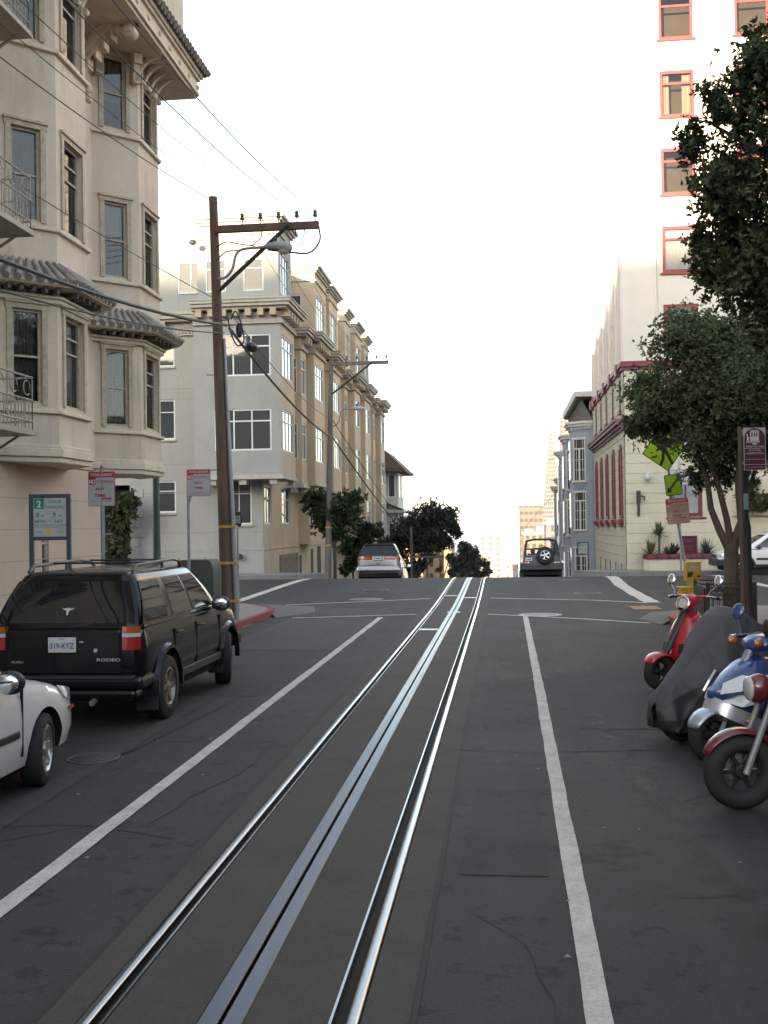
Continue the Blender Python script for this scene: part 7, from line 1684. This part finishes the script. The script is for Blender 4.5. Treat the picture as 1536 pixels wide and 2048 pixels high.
m = MB(); shell(m,[(-.05,.5,.06,.14),(-.15,.52,.17,.2),(-.5,.55,.2,.2),(-.8,.62,.15,.14),(-1.0,.7,.04,.05)],14); put('rear_body', m, m_sblue, T, smooth=60); m = MB(); shell(m,[(.02,.74,.05,.03),(-.1,.77,.14,.06),(-.5,.82,.15,.07),(-.85,.86,.08,.04)],12); put('seat', m, m_seat, T, smooth=60); m = MB(); m.ell((0,-1.0,.72),(.08,.03,.04),10,6); put('tail_lamp', m, m_red_l, T)
rake(T,.33); turn(T,R(12),('handlebar','mirror'),(0,.08,0)); T.scale = (1.04,1.04,1.04)
# maroon motorcycle at the right edge
T = cyc('motorcycle','maroon motorcycle nearest the viewer, cut off by the right edge','motorcycle',1.74,8.13,R(100),1.42,GR)
cyc_wheel(T,.71,.285,.075,None,6); cyc_wheel(T,-.71,.285,.08,None,6); fender(T,.71,.30,.085,25,140,m_smar)
m = MB()
for sg in (-1,1): m.tube([(sg*.105,.71,.285),(sg*.10,.56,.66),(sg*.095,.44,.98)],[.026,.024,.022],10)
m.box(-.13,.13,.46,.52,.86,.90); put('fork', m, m_galv, T)
m = MB(); m.ell((0,.56,.90),(.10,.10,.11),16,10); put('headlight_shell', m, m_smar, T); m = MB(); m.ell((0,.635,.90),(.088,.03,.092),16,8); put('headlight', m, m_clr_l, T); bars(T,.36,1.06,m_plastic); scooter_mirror(T,1,.38,1.06,m_plastic,.2,.12); scooter_mirror(T,-1,.38,1.06,m_plastic,.2,.12)
m = MB(); shell(m,[(.36,.80,.05,.06),(.28,.83,.15,.12),(.05,.83,.17,.13),(-.18,.79,.12,.09),(-.25,.77,.04,.04)],16); put('fuel_tank', m, m_smar, T, smooth=60)
m = MB(); shell(m,[(-.2,.76,.08,.04),(-.3,.77,.14,.06),(-.6,.79,.15,.07),(-.9,.83,.08,.05)],12); put('seat', m, m_seat, T, smooth=60)
m = MB(); m.box(-.16,.16,-.2,.25,.28,.62); m.tube([(0,.42,.92),(0,.28,.5),(0,.2,.28)],.03,8); m.lathe([(.11,-.2),(.12,-.17),(.12,.17),(.11,.2)],16,(0,.02,.40),'x'); put('engine', m, M('engine_metal',(.10,.10,.10),rough=.45,metal=.7,var=.3,scale=14), T, smooth=30, bevel=.015)
for sg in (-1,1): m = MB(); m.ell((sg*.17,.5,.78),(.035,.04,.03),10,6); put('turn_signal', m, m_amb_l, T)
m = MB(); m.tube([(.14,.2,.3),(.18,-.3,.28),(.19,-.9,.36)],[.03,.045,.05],10); put('exhaust', m, m_chrome, T); m = MB(); m.box(-.12,.12,-1.0,-.5,.6,.74); put('tail_unit', m, m_smar, T, smooth=0, bevel=.03); m = MB(); m.box(-.16,.16,.30,.34,.40,.72); put('radiator', m, m_plastic, T, smooth=0, bevel=.02)
# motorcycle under a grey cover
T = cyc('covered_motorcycle','motorcycle hidden under a loose dark grey cover between the red and the blue scooter','covered motorcycle',1.72,10.59,R(120),1.4,GR)
cyc_wheel(T,.70,.27,.07,None,5); cyc_wheel(T,-.70,.27,.08,None,5)
rgc = random.Random(5); ny, na = 130, 110
def ipl(y, tab): return float(np.interp(y, [t[0] for t in tab], [t[1] for t in tab]))
top = [(-1.15,.58),(-1.05,.80),(-.8,.98),(-.45,1.06),(-.15,1.15),(.05,1.27),(.16,1.31),(.28,1.22),(.5,.98),(.74,.73),(.92,.57),(1.02,.40)]
wid = [(-1.15,.08),(-1.0,.24),(-.5,.34),(0,.46),(.2,.50),(.4,.42),(.6,.28),(.8,.18),(.95,.12),(1.02,.03)]
hem = [(-1.12,.34),(-.6,.22),(0,.17),(.5,.16),(.9,.12),(1.02,.16)]
hw = [(-1.12,.08),(-1.0,.22),(-.5,.33),(0,.38),(.4,.34),(.7,.24),(.92,.17),(1.02,.05)]
ph = [(rgc.uniform(8,22),rgc.uniform(0,6),rgc.uniform(-6,6)) for _ in range(6)]
rr = []
for i in range(ny+1):
    y = -1.12+2.14*i/ny; t_,w_,h_,b_ = ipl(y,top),ipl(y,wid),ipl(y,hem),ipl(y,hw); ring = []
    for j in range(na+1):
        s = -1+2*j/na; a = abs(s); sg = 1 if s>0 else -1
        if a < .30: q = a/.30; x = w_*.42*math.sin(q*math.pi/2); z = t_-.05*q*q*(t_-h_)
        else:
            q = (a-.30)/.70; z0 = t_-.05*(t_-h_); x = w_*.42+(b_-w_*.42)*(1-(1-q)**2.2)+.03*math.sin(q*3.1)*(w_>.3); z = z0+(h_-z0)*q
        q2 = min(1,max(0,(a-.12)/.5)); f = 0
        for (k,p,m_) in ph: f += math.sin(y*k+p+z*m_)*.011
        for (k,p,m_) in ph[:4]: f += .027*(1-abs(math.sin(y*k*.42+p*1.7+z*m_*.8+.5*math.sin(z*6+p))))**4
        f += .022*math.sin(y*9+z*7+1.3)*math.sin(z*4.2+y*2)+ .022*math.sin((y-.2)*15-(t_-z)*9*sg)
        ring.append((sg*(x+f*q2*(1.2 if x>.05 else .3)), y+f*q2*.5, z+f*.35*q2))
    rr.append(ring)
m = MB(); m.rings(rr, False, (False,False))
for k,f in enumerate(m.f):
    c = sum((Vector(m.v[i]) for i in f), Vector())/len(f); j = k % na; a = abs(-1+2*(j+.5)/na); i = k//na; m.m[k] = 1 if (a > .80 and i > 53) else (2 if (68 <= i < 83 and .66 < a <= .80) else 0)
o = put('cover', m, [M('cover_grey',(.050,.053,.055),rough=.62,var=.12,scale=5,bump=.3,bscale=120), M('cover_black',(.016,.016,.017),rough=.6,var=.15,scale=6), M('cover_patch',(.085,.09,.09),rough=.6,var=.1)], T, smooth=80)
md = o.modifiers.new('t','SOLIDIFY'); md.thickness = .004
m = MB(); m.box(-.12,.12,-.6,.4,.3,.62); put('engine', m, m_well, T, smooth=0)
# ------------------------------------------------------------------ sea haze over the whole scene
hz = MB(); hz.box(-70000,70000,-800,72000,-90,260)
hm = bpy.data.materials.new('haze'); hm.use_nodes = True; nt = hm.node_tree; nt.nodes.remove(nt.nodes['Principled BSDF'])
pv_ = nt.nodes.new('ShaderNodeVolumePrincipled'); pv_.inputs['Color'].default_value = (.92,.93,.95,1); pv_.inputs['Density'].default_value = .00008
nt.links.new(pv_.outputs[0], nt.nodes['Material Output'].inputs['Volume'])
o = put('haze', hz, hm, smooth=0); o['kind'] = 'stuff'; o['label'] = 'thin pale sea haze'
